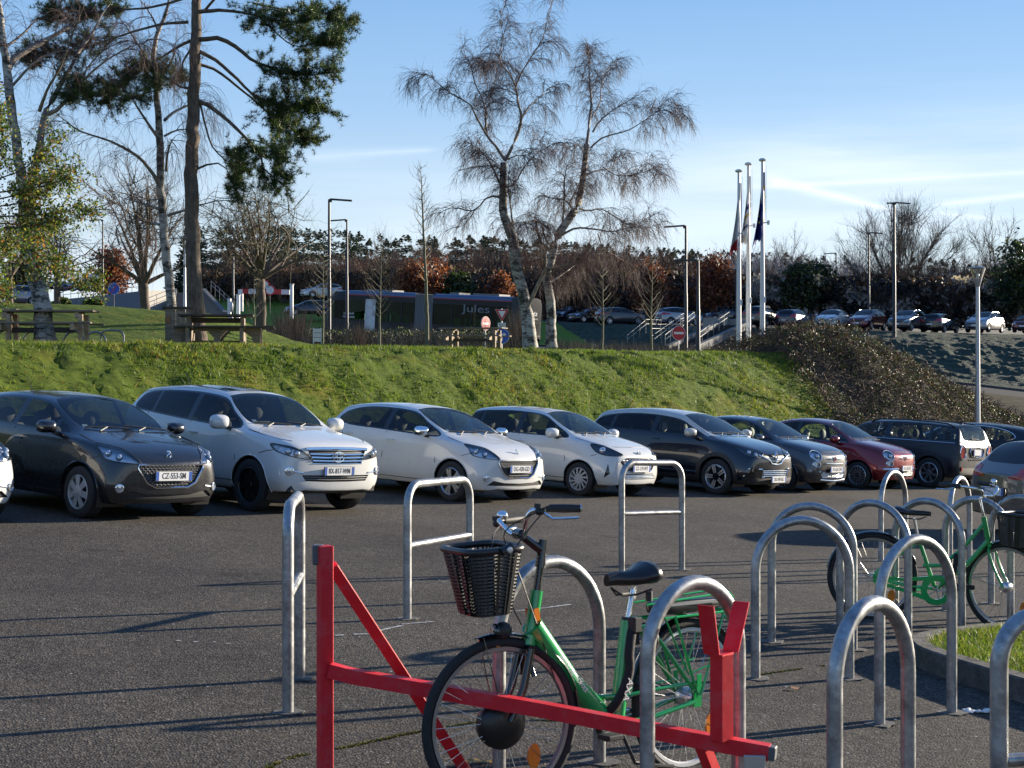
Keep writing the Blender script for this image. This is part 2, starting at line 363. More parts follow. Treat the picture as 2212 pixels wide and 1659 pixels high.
def build_ground():
    # the car park: one sheet reaching far beyond the frame
    xs = np.concatenate([np.linspace(-300, -62, 8), np.linspace(-60, 45, 40), np.linspace(50, 300, 8)]); ys = np.concatenate([np.linspace(-150, -20, 8), np.linspace(-10, 70, 40), [76, 80]])
    X, Y = np.meshgrid(xs, ys, indexing='ij'); d, t = bank_dt(X, Y); Z = lotz(X, Y) + .004 * (fbm(X * .3, Y * .3, 2) - .5) - 1.2 * sst(3, 10, d); o = grid('car_park', X, Y, Z, ASPH); o['kind'] = 'structure'
    # bank + lawn
    T = np.concatenate([np.arange(-34, -20, .5), np.arange(-20, 26, .11), np.arange(26, 48, .6)]); D = np.concatenate([np.arange(-.2, 7.5, .11), np.arange(7.5, 24, .45), np.arange(24, 60, 1.5)])
    TT, DD = np.meshgrid(T, D, indexing='ij'); X = B0[0] + UB[0] * TT + NB[0] * DD; Y = B0[1] + UB[1] * TT + NB[1] * DD; Z = lawnz(X, Y); Z[:, 0] -= .15
    o = grid('grass_bank', X, Y, Z, GRASSG); o['kind'] = 'structure'
    # far land: sections seen from left to right, rows from near to far
    xs = [-700, -300, 60, 200, 380, 560, 720, 900, 1160, 1330, 1480, 1650, 1850, 2030, 2212, 2500, 3000]
    bz = [(-700, 8.5), (-300, 7), (200, 5.6), (560, 4.7), (720, 4.3), (1160, 3.25), (1480, 2.35), (1850, 1.35), (2212, .33), (3000, -1.5)]
    tp = [(-700, 10.0, 190), (-300, 10.4, 190), (60, 9.27, 175), (200, 9.74, 175), (380, 10.4, 175), (560, 10.3, 175), (720, 9.38, 170), (900, 7.65, 155), (1160, 5.9, 134), (1330, 5.3, 122), (1480, 4.95, 115), (1650, 4.65, 110.5), (1850, 4.45, 109), (2030, 4.32, 109), (2212, 4.18, 109), (2500, 3.9, 108), (3000, 3.2, 104)]
    def at(px, Yd, z): return ((px - 1106) / F * Yd, Yd, z)
    rows = []
    for k, px in enumerate(xs):
        a = (px - 1106) / F; Yb = 103.74 / (1 + .697 * a); zb = float(np.interp(px, [p for p, _ in bz], [q for _, q in bz])); st = 1 / (.82 + .572 * a)
        top = [q for q in tp if q[0] == px][0]; nx = .572; ny = .82
        b0 = np.array([a * Yb, Yb]); n = np.array([nx, ny]); ed = lambda dd: b0 + n * dd
        L = []
        for dd, z in ((-34, zb - 1.7), (-20, zb - 1.0), (-9, zb - .35), (-3.2, zb), (-3.0, zb)): q = ed(dd); L.append((q[0], q[1], z))
        for dd, z in ((-3.0, zb), (6.0, zb)): q = ed(dd); L.append((q[0], q[1], z - .12))
        for dd, z in ((6.0, zb - .16), (6.01, zb), (6.3, zb)): q = ed(dd); L.append((q[0], q[1], z))
        s = np.array([ed(6.3)[0], ed(6.3)[1]]); e = np.array([a * top[2], top[2]])
        for f in np.linspace(0, 1, 15)[1:]: q = s + (e - s) * f; L.append((q[0], q[1], zb + (top[1] - zb) * (f * .6 + .4 * f * f * (3 - 2 * f))))
        for f in (.3, 1): q = e + n * (60 * f); L.append((q[0], q[1], top[1] + .6 * f))
        q = e + n * 900; L.append((q[0], q[1], top[1] + 4)); rows.append(L)
    A = np.array(rows, float)          # (stations, rows, 3)
    # denser along
    u = np.linspace(0, len(xs) - 1, 200); A2 = np.stack([[np.interp(u, np.arange(len(xs)), A[:, j, c]) for c in range(3)] for j in range(A.shape[1])]).transpose(2, 0, 1)
    def strip(nm, j0, j1, m, dz=0, sub=1, lump=0):
        S = A2[:, j0:j1 + 1]; 
        if sub > 1:
            w = np.linspace(0, j1 - j0, (j1 - j0) * sub + 1); S = np.stack([[np.interp(w, np.arange(j1 - j0 + 1), S[i, :, c]) for c in range(3)] for i in range(len(S))]).transpose(0, 2, 1)
        X, Y, Z = S[..., 0], S[..., 1], S[..., 2] + dz
        if lump: w = np.sin(np.linspace(0, np.pi, Z.shape[1]))[None] ** .5; Z = Z + w * lump * (fbm(X * .8, Y * .8, 4) - .47) + w * lump * .5 * (fbm(X * 2.2, Y * 2.2, 6) - .47)
        o = grid(nm, X, Y, Z, m); o['kind'] = 'structure'; return o
    strip('valley_grass', 0, 4, VERGE); strip('road', 5, 6, ROADM); strip('kerb', 7, 9, mat('kerb_stone', (.07, .068, .065), .9, var=.2, spec=.1))
    global BANKTOP; BANKTOP = A
    k = 100
    full = A2
    for nm, sl, m in (('far_bank', slice(0, 103), LAWN), ('frosty_bank', slice(102, 200), FROST)):
        A2 = full[sl]; 
        S = A2[:, 9:24]; w = np.linspace(0, 14, 80); S = np.stack([[np.interp(w, np.arange(15), S[i, :, c]) for c in range(3)] for i in range(len(S))]).transpose(0, 2, 1)
        uu = np.linspace(0, len(S) - 1, 420); S = np.stack([[np.interp(uu, np.arange(len(S)), S[:, j, c]) for c in range(3)] for j in range(80)]).transpose(2, 0, 1)
        X, Y, Z = S[..., 0], S[..., 1], S[..., 2]; wv = np.clip(np.sin(np.linspace(0, np.pi, 80)), 0, 1)[None] ** .5; lp = .45 if nm == 'frosty_bank' else .3
        Z = Z + wv * lp * (fbm(X * .9, Y * .9, 4) - .47) + wv * lp * .5 * (fbm(X * 2.6, Y * 2.6, 6) - .47); o = grid(nm, X, Y, Z, m); o['kind'] = 'structure'
    A2 = full; strip('upper_car_park', 23, 25, ROADM); strip('woodland_floor', 25, 26, FLOORM)
    # kerbed grass island, lower right
build_ground()
# --- grass blades
def blades(name, X, Y, Z, h, w, mats, mi, lean=.5, seed=1):
    n = len(X); r = np.random.default_rng(seed); a = r.uniform(0, 2 * np.pi, n); hh = h * r.uniform(.5, 1.3, n); ww = w * r.uniform(.6, 1.4, n); lx = r.normal(0, lean, n) * hh; ly = r.normal(0, lean, n) * hh
    V = np.zeros((n, 3, 3)); V[:, 0] = np.stack([X - np.cos(a) * ww, Y - np.sin(a) * ww, Z - .01], -1); V[:, 1] = np.stack([X + np.cos(a) * ww, Y + np.sin(a) * ww, Z - .01], -1); V[:, 2] = np.stack([X + lx, Y + ly, Z + hh], -1)
    o = rmesh(name, V.reshape(-1, 3), np.arange(n * 3).reshape(-1, 3), mats, mi); o['kind'] = 'stuff'; return o
def leafmat(name, col, tr=.45, rough=.55):
    m = bpy.data.materials.new(name); m.use_nodes = True; N = m.node_tree.nodes; Lk = m.node_tree.links; b = N['Principled BSDF']; b.inputs['Base Color'].default_value = (*col, 1); b.inputs['Roughness'].default_value = rough; b.inputs['Specular IOR Level'].default_value = .35
    t = N.new('ShaderNodeBsdfTranslucent'); t.inputs[0].default_value = (min(1, col[0] * 1.5), min(1, col[1] * 1.5), col[2], 1); mx = N.new('ShaderNodeMixShader'); mx.inputs[0].default_value = tr; Lk.new(b.outputs[0], mx.inputs[1]); Lk.new(t.outputs[0], mx.inputs[2]); Lk.new(mx.outputs[0], N['Material Output'].inputs[0]); MATS[name] = m; return m
BL = [leafmat('blade_%s' % k, c) for k, c in (('deep_green', (.045, .085, .010)), ('green', (.105, .155, .020)), ('yellow_green', (.17, .20, .028)), ('straw', (.22, .17, .06)), ('rust', (.16, .075, .02)))]
def grass():
    r = np.random.default_rng(3); n = 210000; t = r.uniform(-19, 24, n); d = np.concatenate([r.uniform(.3, 7.5, int(n * .86)), r.uniform(7.5, 20, n - int(n * .86))])
    X = B0[0] + UB[0] * t + NB[0] * d; Y = B0[1] + UB[1] * t + NB[1] * d; cl = fbm(X * 1.3, Y * 1.3, 21); keep = r.uniform(0, 1, n) < np.clip((cl - .25) * 3.2, .15, 1); X, Y, d, t, cl = X[keep], Y[keep], d[keep], t[keep], cl[keep]
    Z = lawnz(X, Y); moss = fbm(X * .45, Y * .45, 33) + .16 * sst(2, -14, t); u = r.uniform(0, 1, len(X)); mi = np.where(u < .35, 0, np.where(u < .93, 1, 2)); sel = (moss > .56) & (d < 6.5); mi = np.where(sel & (u > .35), 2, mi); mi = np.where(sel & (u > .86), 4, mi); mi = np.where(u > .965, 3, mi)
    h = np.where(d < 6, .065 + .09 * np.clip(cl - .4, 0, 1), .035)
    o = blades('grass', X, Y, Z, h, .010, BL, mi, .7); tag(o, 'short tufted grass and moss growing over the bank behind the parked cars', 'grass', kind='stuff')
grass()
# ---------------------------------------------------------------- cars
BLK = mat('black_plastic', (.018, .018, .019), .55)
GLOSSBLK = mat('gloss_black', (.008, .008, .009), .08, coat=.5)
CHROME = mat('chrome', (.82, .83, .85), .08, 1)
TYRE = mat('tyre_rubber', (.02, .02, .021), .85, bump=.3, bscale=60)
ALLOY = mat('silver_alloy', (.55, .56, .58), .28, .9)
CAP = mat('silver_wheel_cover', (.42, .43, .44), .4, .3)
DARKRIM = mat('dark_alloy', (.03, .03, .033), .3, .8)
SEATM = mat('seat_cloth', (.02, .02, .022), .9)
LINING = mat('grey_lining', (.06, .06, .062), .9)
CARGLASS = glass('car_glass', (.84, .90, .87), .0, 0, .85)
DARKGLASS = glass('privacy_glass', (.10, .11, .11), .0, 0, .8)
LAMPGLASS = glass('lamp_cover', (.93, .95, .97), .04)
REFL = mat('lamp_reflector', (.85, .88, .92), .35, .6, bump=.6, bscale=26, bdist=.02)
LENS = mat('lamp_lens', (.55, .58, .62), .05, .6, coat=1)
REDLAMP = mat('red_lamp', (.42, .008, .012), .12, coat=1)
AMBER = mat('amber_lens', (.8, .22, .02), .2, coat=.6)
PLATEM = mat('plate_white', (.72, .72, .72), .35)
PLATEB = mat('plate_blue', (.02, .09, .38), .4)
INK = mat('plate_ink', (.012, .012, .012), .5)
MESHM = mat('grille_mesh', (.012, .012, .013), .5)
WHITEST = mat('sticker', (.65, .7, .7), .5)
def paint(name, col, metal=.35, rough=.28, coat=1):
    return mat(name, col, rough, metal, coat=coat, var=.03, vscale=3, rvar=.04)
PAINTS = {}
def rpoly(pts, n=5, tension=None): return [(p[0], p[1]) for p in spline(pts, n, True)]
def arc(cx, cz, r, a0, a1, n): return [(cx + r * math.cos(R(a0 + (a1 - a0) * i / n)), cz + r * math.sin(R(a0 + (a1 - a0) * i / n))) for i in range(n + 1)]
def inside(p, poly):
    x, y = p; c = False; n = len(poly); j = n - 1
    for i in range(n):
        xi, yi = poly[i]; xj, yj = poly[j]
        if (yi > y) != (yj > y) and x < (xj - xi) * (y - yi) / (yj - yi) + xi: c = not c
        j = i
    return c
def near_part(c, car, nm, p):
    o = [q for q in car.children if q.name.split('.')[0] == nm]; return min(o, key=lambda q: (c.cen[q.name] - p).length)
def join(a, others):
    others = [o for o in others if o]
    for o in others:
        if o: bpy.context.view_layer.update()
    with bpy.context.temp_override(active_object=a, object=a, selected_objects=[a] + others, selected_editable_objects=[a] + others): bpy.ops.object.join()
class Car:
    PAINT, WIND, BACK, UNDER, GLASS, DGLASS, HOLE, LIGHT, GRILLE, TAIL, DOORF, DOORR, ROOF, CLAD, BAND, DARK, HOODF = range(17)
    def __init__(c, rows, wind, back, lvl=3, capx=.07, rcapx=.03):
        # rows, nose to tail: (x, plan, zb, z3, z4, w4, z7, w6, d6, w5, d5)
        V = []; Fc = []; mi = []; cr = {}
        for (x, plan, zb, z3, z4, w4, z7, w6, d6, w5, d5) in rows:
            ring = [(0, zb), (plan - .09, zb), (plan, zb + .13), (plan, z3), (w4, z4), (w5, z7 - d5), (w6, z7 - d6), (0, z7)]
            for y, z in ring: V.append((x, y, z))
            for y, z in ring[1:7]: V.append((x, -y, z))
        idx = lambda i, k: i * 14 + k if k < 8 else i * 14 + k
        def rid(i, k, s): return i * 14 + (k if (s > 0 or k in (0, 7)) else 7 + k)
        n = len(rows)
        for i in range(n - 1):
            for k in range(7):
                m = c.PAINT
                if k == 0: m = c.UNDER
                if k == 6 and wind[0] <= i < wind[1]: m = c.WIND
                if k == 6 and back[0] <= i < back[1]: m = c.BACK
                if k in (5, 6) and wind[1] <= i < back[0]: m = c.ROOF
                if k == 5 and wind[0] <= i < wind[1]: m = c.ROOF
                for s in (1, -1):
                    q = (rid(i, k, s), rid(i, k + 1, s), rid(i + 1, k + 1, s), rid(i + 1, k, s))
                    Fc.append(q if s < 0 else q[::-1]); mi.append(m)
                    if k in (5,) and wind[0] <= i < wind[1]: cr[(rid(i, 6, s), rid(i + 1, 6, s))] = .5
                    if k in (5,) and back[0] <= i < back[1]: cr[(rid(i, 6, s), rid(i + 1, 6, s))] = .5
                    if k == 4: cr[(rid(i, 4, s), rid(i + 1, 4, s))] = .35 if wind[0] - 1 <= i else .15
                    if k == 1: cr[(rid(i, 1, s), rid(i + 1, 1, s))] = .6
            for s in (1, -1):
                if i in (wind[0], back[1], back[0]): cr[(rid(i, 6, s), rid(i, 7, s))] = .6
                if i == wind[1]: cr[(rid(i, 6, s), rid(i, 7, s))] = .35
        for i, sgn, off in ((0, 1, capx), (n - 1, -1, rcapx)):      # end caps with a bulged middle column
            col = {}
            for k in range(0, 8):
                if k in (0, 7): col[k] = rid(i, k, 1)
                else:
                    p = V[rid(i, k, 1)]; w = {1: .7, 2: 1, 3: 1, 4: .8, 5: .5, 6: .25}[k]
                    V.append((p[0] + sgn * off * w, 0, p[2])); col[k] = len(V) - 1
            for k in range(0, 7):
                for s in (1, -1):
                    a, b = rid(i, k, s), rid(i, k + 1, s)
                    q = [a, b, col[k + 1], col[k]]; q = [v for j, v in enumerate(q) if v not in q[:j]]
                    if len(q) < 3: continue
                    if (s * sgn) > 0: q = q[::-1]
                    Fc.append(tuple(q)); mi.append(c.PAINT)
        me = bpy.data.meshes.new('cage'); me.from_pydata(V, [], Fc); me.polygons.foreach_set('material_index', mi)
        for k in range(17): me.materials.append(None)
        bm = bmesh.new(); bm.from_mesh(me); lay = bm.edges.layers.float.get('crease_edge') or bm.edges.layers.float.new('crease_edge'); bm.verts.ensure_lookup_table()
        for (a, b), w in cr.items():
            e = bm.edges.get((bm.verts[a], bm.verts[b]))
            if e: e[lay] = w
        bmesh.ops.recalc_face_normals(bm, faces=bm.faces); bm.to_mesh(me); bm.free()
        o = bpy.data.objects.new('cage', me); scene.collection.objects.link(o); sm = o.modifiers.new('s', 'SUBSURF'); sm.levels = lvl; sm.render_levels = lvl
        dg = bpy.context.evaluated_depsgraph_get(); dg.update(); ev = bpy.data.meshes.new_from_object(o.evaluated_get(dg)); bpy.data.objects.remove(o)
        c.ov = [v.co.copy() for v in ev.vertices]; c.on = [v.normal.copy() for v in ev.vertices]; c.of = [tuple(p.vertices) for p in ev.polygons]
        c.bvh = BVHTree.FromPolygons(c.ov, c.of); c.bm = bmesh.new(); c.bm.from_mesh(ev); c.rows = rows; c.cen = {}
        bpy.data.meshes.remove(ev)
        for f in c.bm.faces: f.tag = False
    def side(c, x, z, s=1, off=0):
        h = c.bvh.ray_cast(Vector((x, s * 3, z)), Vector((0, -s, 0))); 
        if h[0] is None: return Vector((x, s * .8, z)), Vector((0, s, 0))
        n = h[1] if h[1].y * s > 0 else -h[1]; return h[0] + n * off, n
    def front(c, y, z, off=0, s=1):
        h = c.bvh.ray_cast(Vector((5 * s, y, z)), Vector((-s, 0, 0)))
        if h[0] is None: return Vector((c.rows[0 if s > 0 else -1][0], y, z)), Vector((s, 0, 0))
        n = h[1] if h[1].x * s > 0 else -h[1]; return h[0] + n * off, n
    def top(c, x, y, off=0):
        h = c.bvh.ray_cast(Vector((x, y, 5)), Vector((0, 0, -1)))
        if h[0] is None: return Vector((x, y, 1)), Vector((0, 0, 1))
        n = h[1] if h[1].z > 0 else -h[1]; return h[0] + n * off, n
    def cut(c, poly, axis, part, filt, only=(0, 12, 13)):
        """cut the outline (in the plane seen along axis) into the skin and number the faces inside it"""
        if isinstance(axis, str): va, vb = {'y': ((1, 0, 0), (0, 0, 1)), 'x': ((0, 1, 0), (0, 0, 1)), 'z': ((1, 0, 0), (0, 1, 0))}[axis]
        else: va, vb = axis
        va, vb = Vector(va), Vector(vb); bm = c.bm
        xs = [p[0] for p in poly]; ys = [p[1] for p in poly]; m = .12
        def ok(f):
            q = f.calc_center_median(); a, b = q.dot(va), q.dot(vb)
            return min(xs) - m < a < max(xs) + m and min(ys) - m < b < max(ys) + m and f.material_index in only and filt(q, f.normal)
        cand = {f for f in bm.faces if ok(f)}
        for i in range(len(poly)):
            p, q = poly[i], poly[(i + 1) % len(poly)]; d = (q[0] - p[0], q[1] - p[1]); L = math.hypot(*d)
            if L < 1e-5: continue
            co = va * p[0] + vb * p[1]; no = (va * d[1] - vb * d[0]) / L; g = []
            x0, x1 = min(p[0], q[0]) - .02, max(p[0], q[0]) + .02; y0, y1 = min(p[1], q[1]) - .02, max(p[1], q[1]) + .02
            for f in cand:
                fx = [v.co.dot(va) for v in f.verts]; fy = [v.co.dot(vb) for v in f.verts]
                if max(fx) >= x0 and min(fx) <= x1 and max(fy) >= y0 and min(fy) <= y1: g.append(f)
            if not g: continue
            ge = set(); gv = set()
            for f in g: ge.update(f.edges); gv.update(f.verts)
            r = bmesh.ops.bisect_plane(bm, geom=list(gv) + list(ge) + g, dist=1e-6, plane_co=co, plane_no=no)
            cand = {f for f in cand if f.is_valid} | {f for f in r['geom'] if isinstance(f, bmesh.types.BMFace)}
        for f in cand:
            if f.is_valid and ok(f):
                q = f.calc_center_median()
                if inside((q.dot(va), q.dot(vb)), poly): f.material_index = part
    def cutdiag(c, poly, th, part, only=(0, 12, 13)):
        for s in (1, -1):
            va = (math.sin(R(th)), -math.cos(R(th)) * s, 0); t = Vector((math.cos(R(th)), math.sin(R(th)) * s, 0))
            c.cut(poly, (va, (0, 0, 1)), part, (lambda q, n, t=t, s=s: n.dot(t) > .02 and q.dot(t) > .3 and q.y * s > -.02), only=only)
    def diag(c, u, z, th, s=1, off=0):
        t = Vector((math.cos(R(th)), math.sin(R(th)) * s, 0)); r = Vector((math.sin(R(th)), -math.cos(R(th)) * s, 0))
        h = c.bvh.ray_cast(r * u + Vector((0, 0, z)) + t * 5, -t)
        if h[0] is None: return r * u + Vector((0, 0, z)) + t * .8, t
        n = h[1] if h[1].dot(t) > 0 else -h[1]; return h[0] + n * off, n
    def cutside(c, poly, part, **k):
        for s in (1, -1):
            c.cut(poly, 'y', part, (lambda q, n, s=s: n.y * s > .05 and q.y * s > .3), **k)
    def cutfront(c, poly, part, both=True, s=1, only=(0, 12, 13)):
        for sy in ((1, -1) if both else (1,)):
            c.cut([(y * sy, z) for y, z in poly], 'x', part, (lambda q, n: n.x * s > .03 and q.x * s > .8), only=only)
    def take(c, parts, off=0):      # the faces carrying these part numbers, as vertices and faces
        if not isinstance(parts, (tuple, list)): parts = (parts,)
        vs = {}; V = []; Fc = []
        for f in c.bm.faces:
            if f.material_index in parts:
                q = []
                for v in f.verts:
                    if v.index not in vs: vs[v.index] = len(V); V.append(v.co.copy())
                    q.append(vs[v.index])
                Fc.append(tuple(q))
        return V, Fc
    def normal(c, p):
        loc, n, i, d = c.bvh.find_nearest(p); f = c.of[i]
        w = _pw([c.ov[j] for j in f], loc); r = Vector((0, 0, 0))
        for j, k in zip(f, w): r += c.on[j] * k
        return r.normalized()
    def mesh(c, name, parts, m, parent, off=0, flip=False, shift=None, split=False):
        c.bm.verts.index_update(); V, Fc = c.take(parts)
        if not V: return None
        groups = [Fc]
        if split:      # one mesh for each separate piece
            p = list(range(len(V)))
            def find(a):
                while p[a] != a: p[a] = p[p[a]]; a = p[a]
                return a
            for f in Fc:
                for b in f[1:]: p[find(b)] = find(f[0])
            d = {}
            for f in Fc: d.setdefault(find(f[0]), []).append(f)
            groups = list(d.values())
        Nn = [c.normal(v) for v in V]; W = [v + n * off for v, n in zip(V, Nn)]; out = []
        for g in groups:
            ids = sorted({i for f in g for i in f}); mp = {a: b for b, a in enumerate(ids)}
            if split and len(g) < 3: continue
            vv = [W[i] for i in ids]; nn = [Nn[i] * (-1 if flip else 1) for i in ids]; ff = [tuple(mp[i] for i in (f[::-1] if flip else f)) for f in g]
            me = bpy.data.meshes.new(name); me.from_pydata(vv, [], ff); me.materials.append(m); me.update()
            me.polygons.foreach_set('use_smooth', [True] * len(me.polygons)); me.normals_split_custom_set_from_vertices(nn)
            o = link(bpy.data.objects.new(name, me), parent if not callable(parent) else parent(sum(vv, Vector()) / len(vv))); out.append(o); c.cen[o.name] = sum(vv, Vector()) / len(vv)
        return out if split else (out[0] if out else None)
from mathutils.interpolate import poly_3d_calc as _pw
def rim_mesh(style, r, w=.10):
    b = MB(); M = Matrix.Rotation(R(-90), 4, 'X')     # local z -> +y (outward)
    b.lathe([(r, -w), (r, -.005), (r * 1.03, .006), (r * .985, .012), (r * .93, -.004), (r * .91, -.05), (r * .9, -w)], 36, M, 0)
    b.lathe([(r * .92, -.06), (.02, -.06)], 36, M, 1)
    def spoke(a, r0, r1, w0, w1, z0, z1, t=.02, m=0, skew=0):
        ca, sa = math.cos(a), math.sin(a); pts = []
        def q(rr, ww, z, sk): x = rr * ca - (ww + sk) * sa; y = rr * sa + (ww + sk) * ca; return M @ Vector((x, y, z))
        vs = [q(r0, -w0, z0, 0), q(r0, w0, z0, 0), q(r1, w1, z1, skew), q(r1, -w1, z1, skew), q(r0, -w0 * .7, z0 - t, 0), q(r0, w0 * .7, z0 - t, 0), q(r1, w1 * .7, z1 - t, skew), q(r1, -w1 * .7, z1 - t, skew)]
        b.add(vs, [(0, 1, 2, 3), (7, 6, 5, 4), (0, 4, 5, 1), (1, 5, 6, 2), (2, 6, 7, 3), (3, 7, 4, 0)], m)
    if style == 'cover7':
        for k in range(7): spoke(2 * math.pi * k / 7 + .3, .03, r * .95, .03, .045, .012, .004)
        b.lathe([(.0, .02), (.05, .018), (.075, .008)], 20, M, 0)
    elif style == 'double':
        for k in range(5):
            a = 2 * math.pi * k / 5
            for d in (-.17, .17): spoke(a + d * .5, .03, r * .96, .018, .026, .0, .002, skew=d * .1)
        b.lathe([(0, .01), (.05, .008), (.06, -.01)], 20, M, 0)
    elif style == 'twist':
        for k in range(12): spoke(2 * math.pi * k / 12, .07, r * .95, .014, .02, .008, .004, skew=-.06)
        b.lathe([(0, .012), (.08, .012), (.09, 0)], 20, M, 0)
    elif style == 'two':        # silver edges around black openings
        for k in range(5):
            a = 2 * math.pi * k / 5
            for d in (-.26, .26): spoke(a + d, .07, r * .95, .012, .018, 0, .004, skew=d * -.12)
            spoke(a + .63, r * .87, r * .96, .05, .055, .004, .004)
        b.lathe([(0, .0), (.07, .0), (.075, -.01)], 20, M, 1)
    elif style == 'fan16':
        for k in range(16): spoke(2 * math.pi * k / 16, .05, r * .95, .006, .011, .004, .002)
        b.lathe([(0, .018), (.055, .016), (.06, -.01)], 20, M, 1); b.lathe([(.056, .0), (.066, .008), (.07, -.01)], 20, M, 0)
    elif style == 'seven':
        for k in range(7): spoke(2 * math.pi * k / 7 + .2, .03, r * .95, .02, .033, .0, .003)
        b.lathe([(0, .01), (.05, .008), (.06, -.01)], 20, M, 0)
    else:
        for k in range(6): spoke(2 * math.pi * k / 6 + .2, .03, r * .95, .022, .034, -.01, .0)
        b.lathe([(0, .005), (.05, .003), (.06, -.015)], 20, M, 0)
    return b
def add_wheels(car, c, wb, yw, r, rr, style, rimm, w=.2, steer=0):
    tb = MB(); M = Matrix.Rotation(R(-90), 4, 'X')
    tb.lathe([(rr, -w * .5), (rr + .02, -w * .52), (r - .03, -w * .5), (r - .004, -w * .42), (r, -w * .25), (r, w * .25), (r - .004, w * .42), (r - .03, w * .5), (rr + .02, w * .52), (rr, w * .47)], 40, M)
    for g in (-.2, 0, .2): tb.lathe([(r + .0015, w * g - .004), (r + .0015, w * g + .004)], 40, M)
    proto = None
    for x in (wb / 2, -wb / 2):
        for s in (1, -1):
            if proto is None:
                o = tb.build('wheel', TYRE, car, 40); q = rim_mesh(style, rr).build('rim', [rimm, GLOSSBLK if style in ('two',) else BLK], o, 30); q.location = (0, w * .5 - .01, 0); proto = (o.data, q.data)
            else:
                o = link(bpy.data.objects.new('wheel', proto[0]), car); q = link(bpy.data.objects.new('rim', proto[1]), o); q.location = (0, w * .5 - .01, 0)
            o.location = (x, s * yw, r); o.rotation_euler = (0, 0, (0 if s > 0 else math.pi) + (steer if x > 0 else 0))
def plate(car, pos, n, txt, w=.52, h=.11, name='number_plate'):
    M = frame(pos + n * .012, Vector((-n.y, n.x, 0)) if True else (0, 1, 0), (0, 0, 1))
    if M.col[2].xyz.dot(n) < 0: M = frame(pos + n * .012, Vector((n.y, -n.x, 0)), (0, 0, 1))
    b = MB(); b.box((0, 0, -.004), (w + .012, h + .012, .008), M=M, mi=0); b.box((0, 0, .001), (w, h, .006), M=M, mi=1)
    b.box((-w / 2 + .022, 0, .0025), (.042, h - .004, .006), M=M, mi=2); b.box((w / 2 - .022, 0, .0025), (.042, h - .004, .006), M=M, mi=2)
    o = b.build(name, [BLK, PLATEM, PLATEB], car, 0)
    if txt: text_mesh(txt, h * .92, M @ Matrix.Translation((0, 0, .0055)), 'plate_text', INK, o, .72, .0008)
    return o
def seats(car, xf, w=.74, zf=.3, cream=None, hr=1.02):
    b = MB()
    for x, ys in ((xf, (-.36, .36)), (xf - .85, (-.36, .36))):
        for y in ys:
            b.box((x, y, zf + .12), (.5, .46, .16), mi=0); b.box((x - .3, y, zf + .42), (.14, .44, .56), ry=R(-14), mi=0)
            b.ball((x - .40, y, hr), (.06, .13, .11), mi=1 if cream is not None else 0)
    b.box((xf - 1.18, 0, zf + .38), (.1, 1.15, .5), ry=R(-14), mi=0)
    b.build('seats', [SEATM, cream or SEATM], car, 40, bevel=.03)
    d = MB(); d.box((xf + .75, 0, zf + .47), (.45, 1.22, .18)); d.box((xf - .3, 0, zf - .03), (2.6, 1.3, .05)); d.build('dashboard', BLK, car, 40, bevel=.03)
    wh = MB(); M = Matrix.Translation((xf + .45, .36, zf + .5)) @ Matrix.Rotation(R(-65), 4, 'Y')
    wh.tube([M @ Vector((.18 * math.cos(a), .18 * math.sin(a), 0)) for a in np.linspace(0, 2 * math.pi, 17)[:-1]], .014, 6, closed=True); wh.box((0, 0, 0), (.05, .34, .03), M=M); wh.build('steering_wheel', BLK, car)
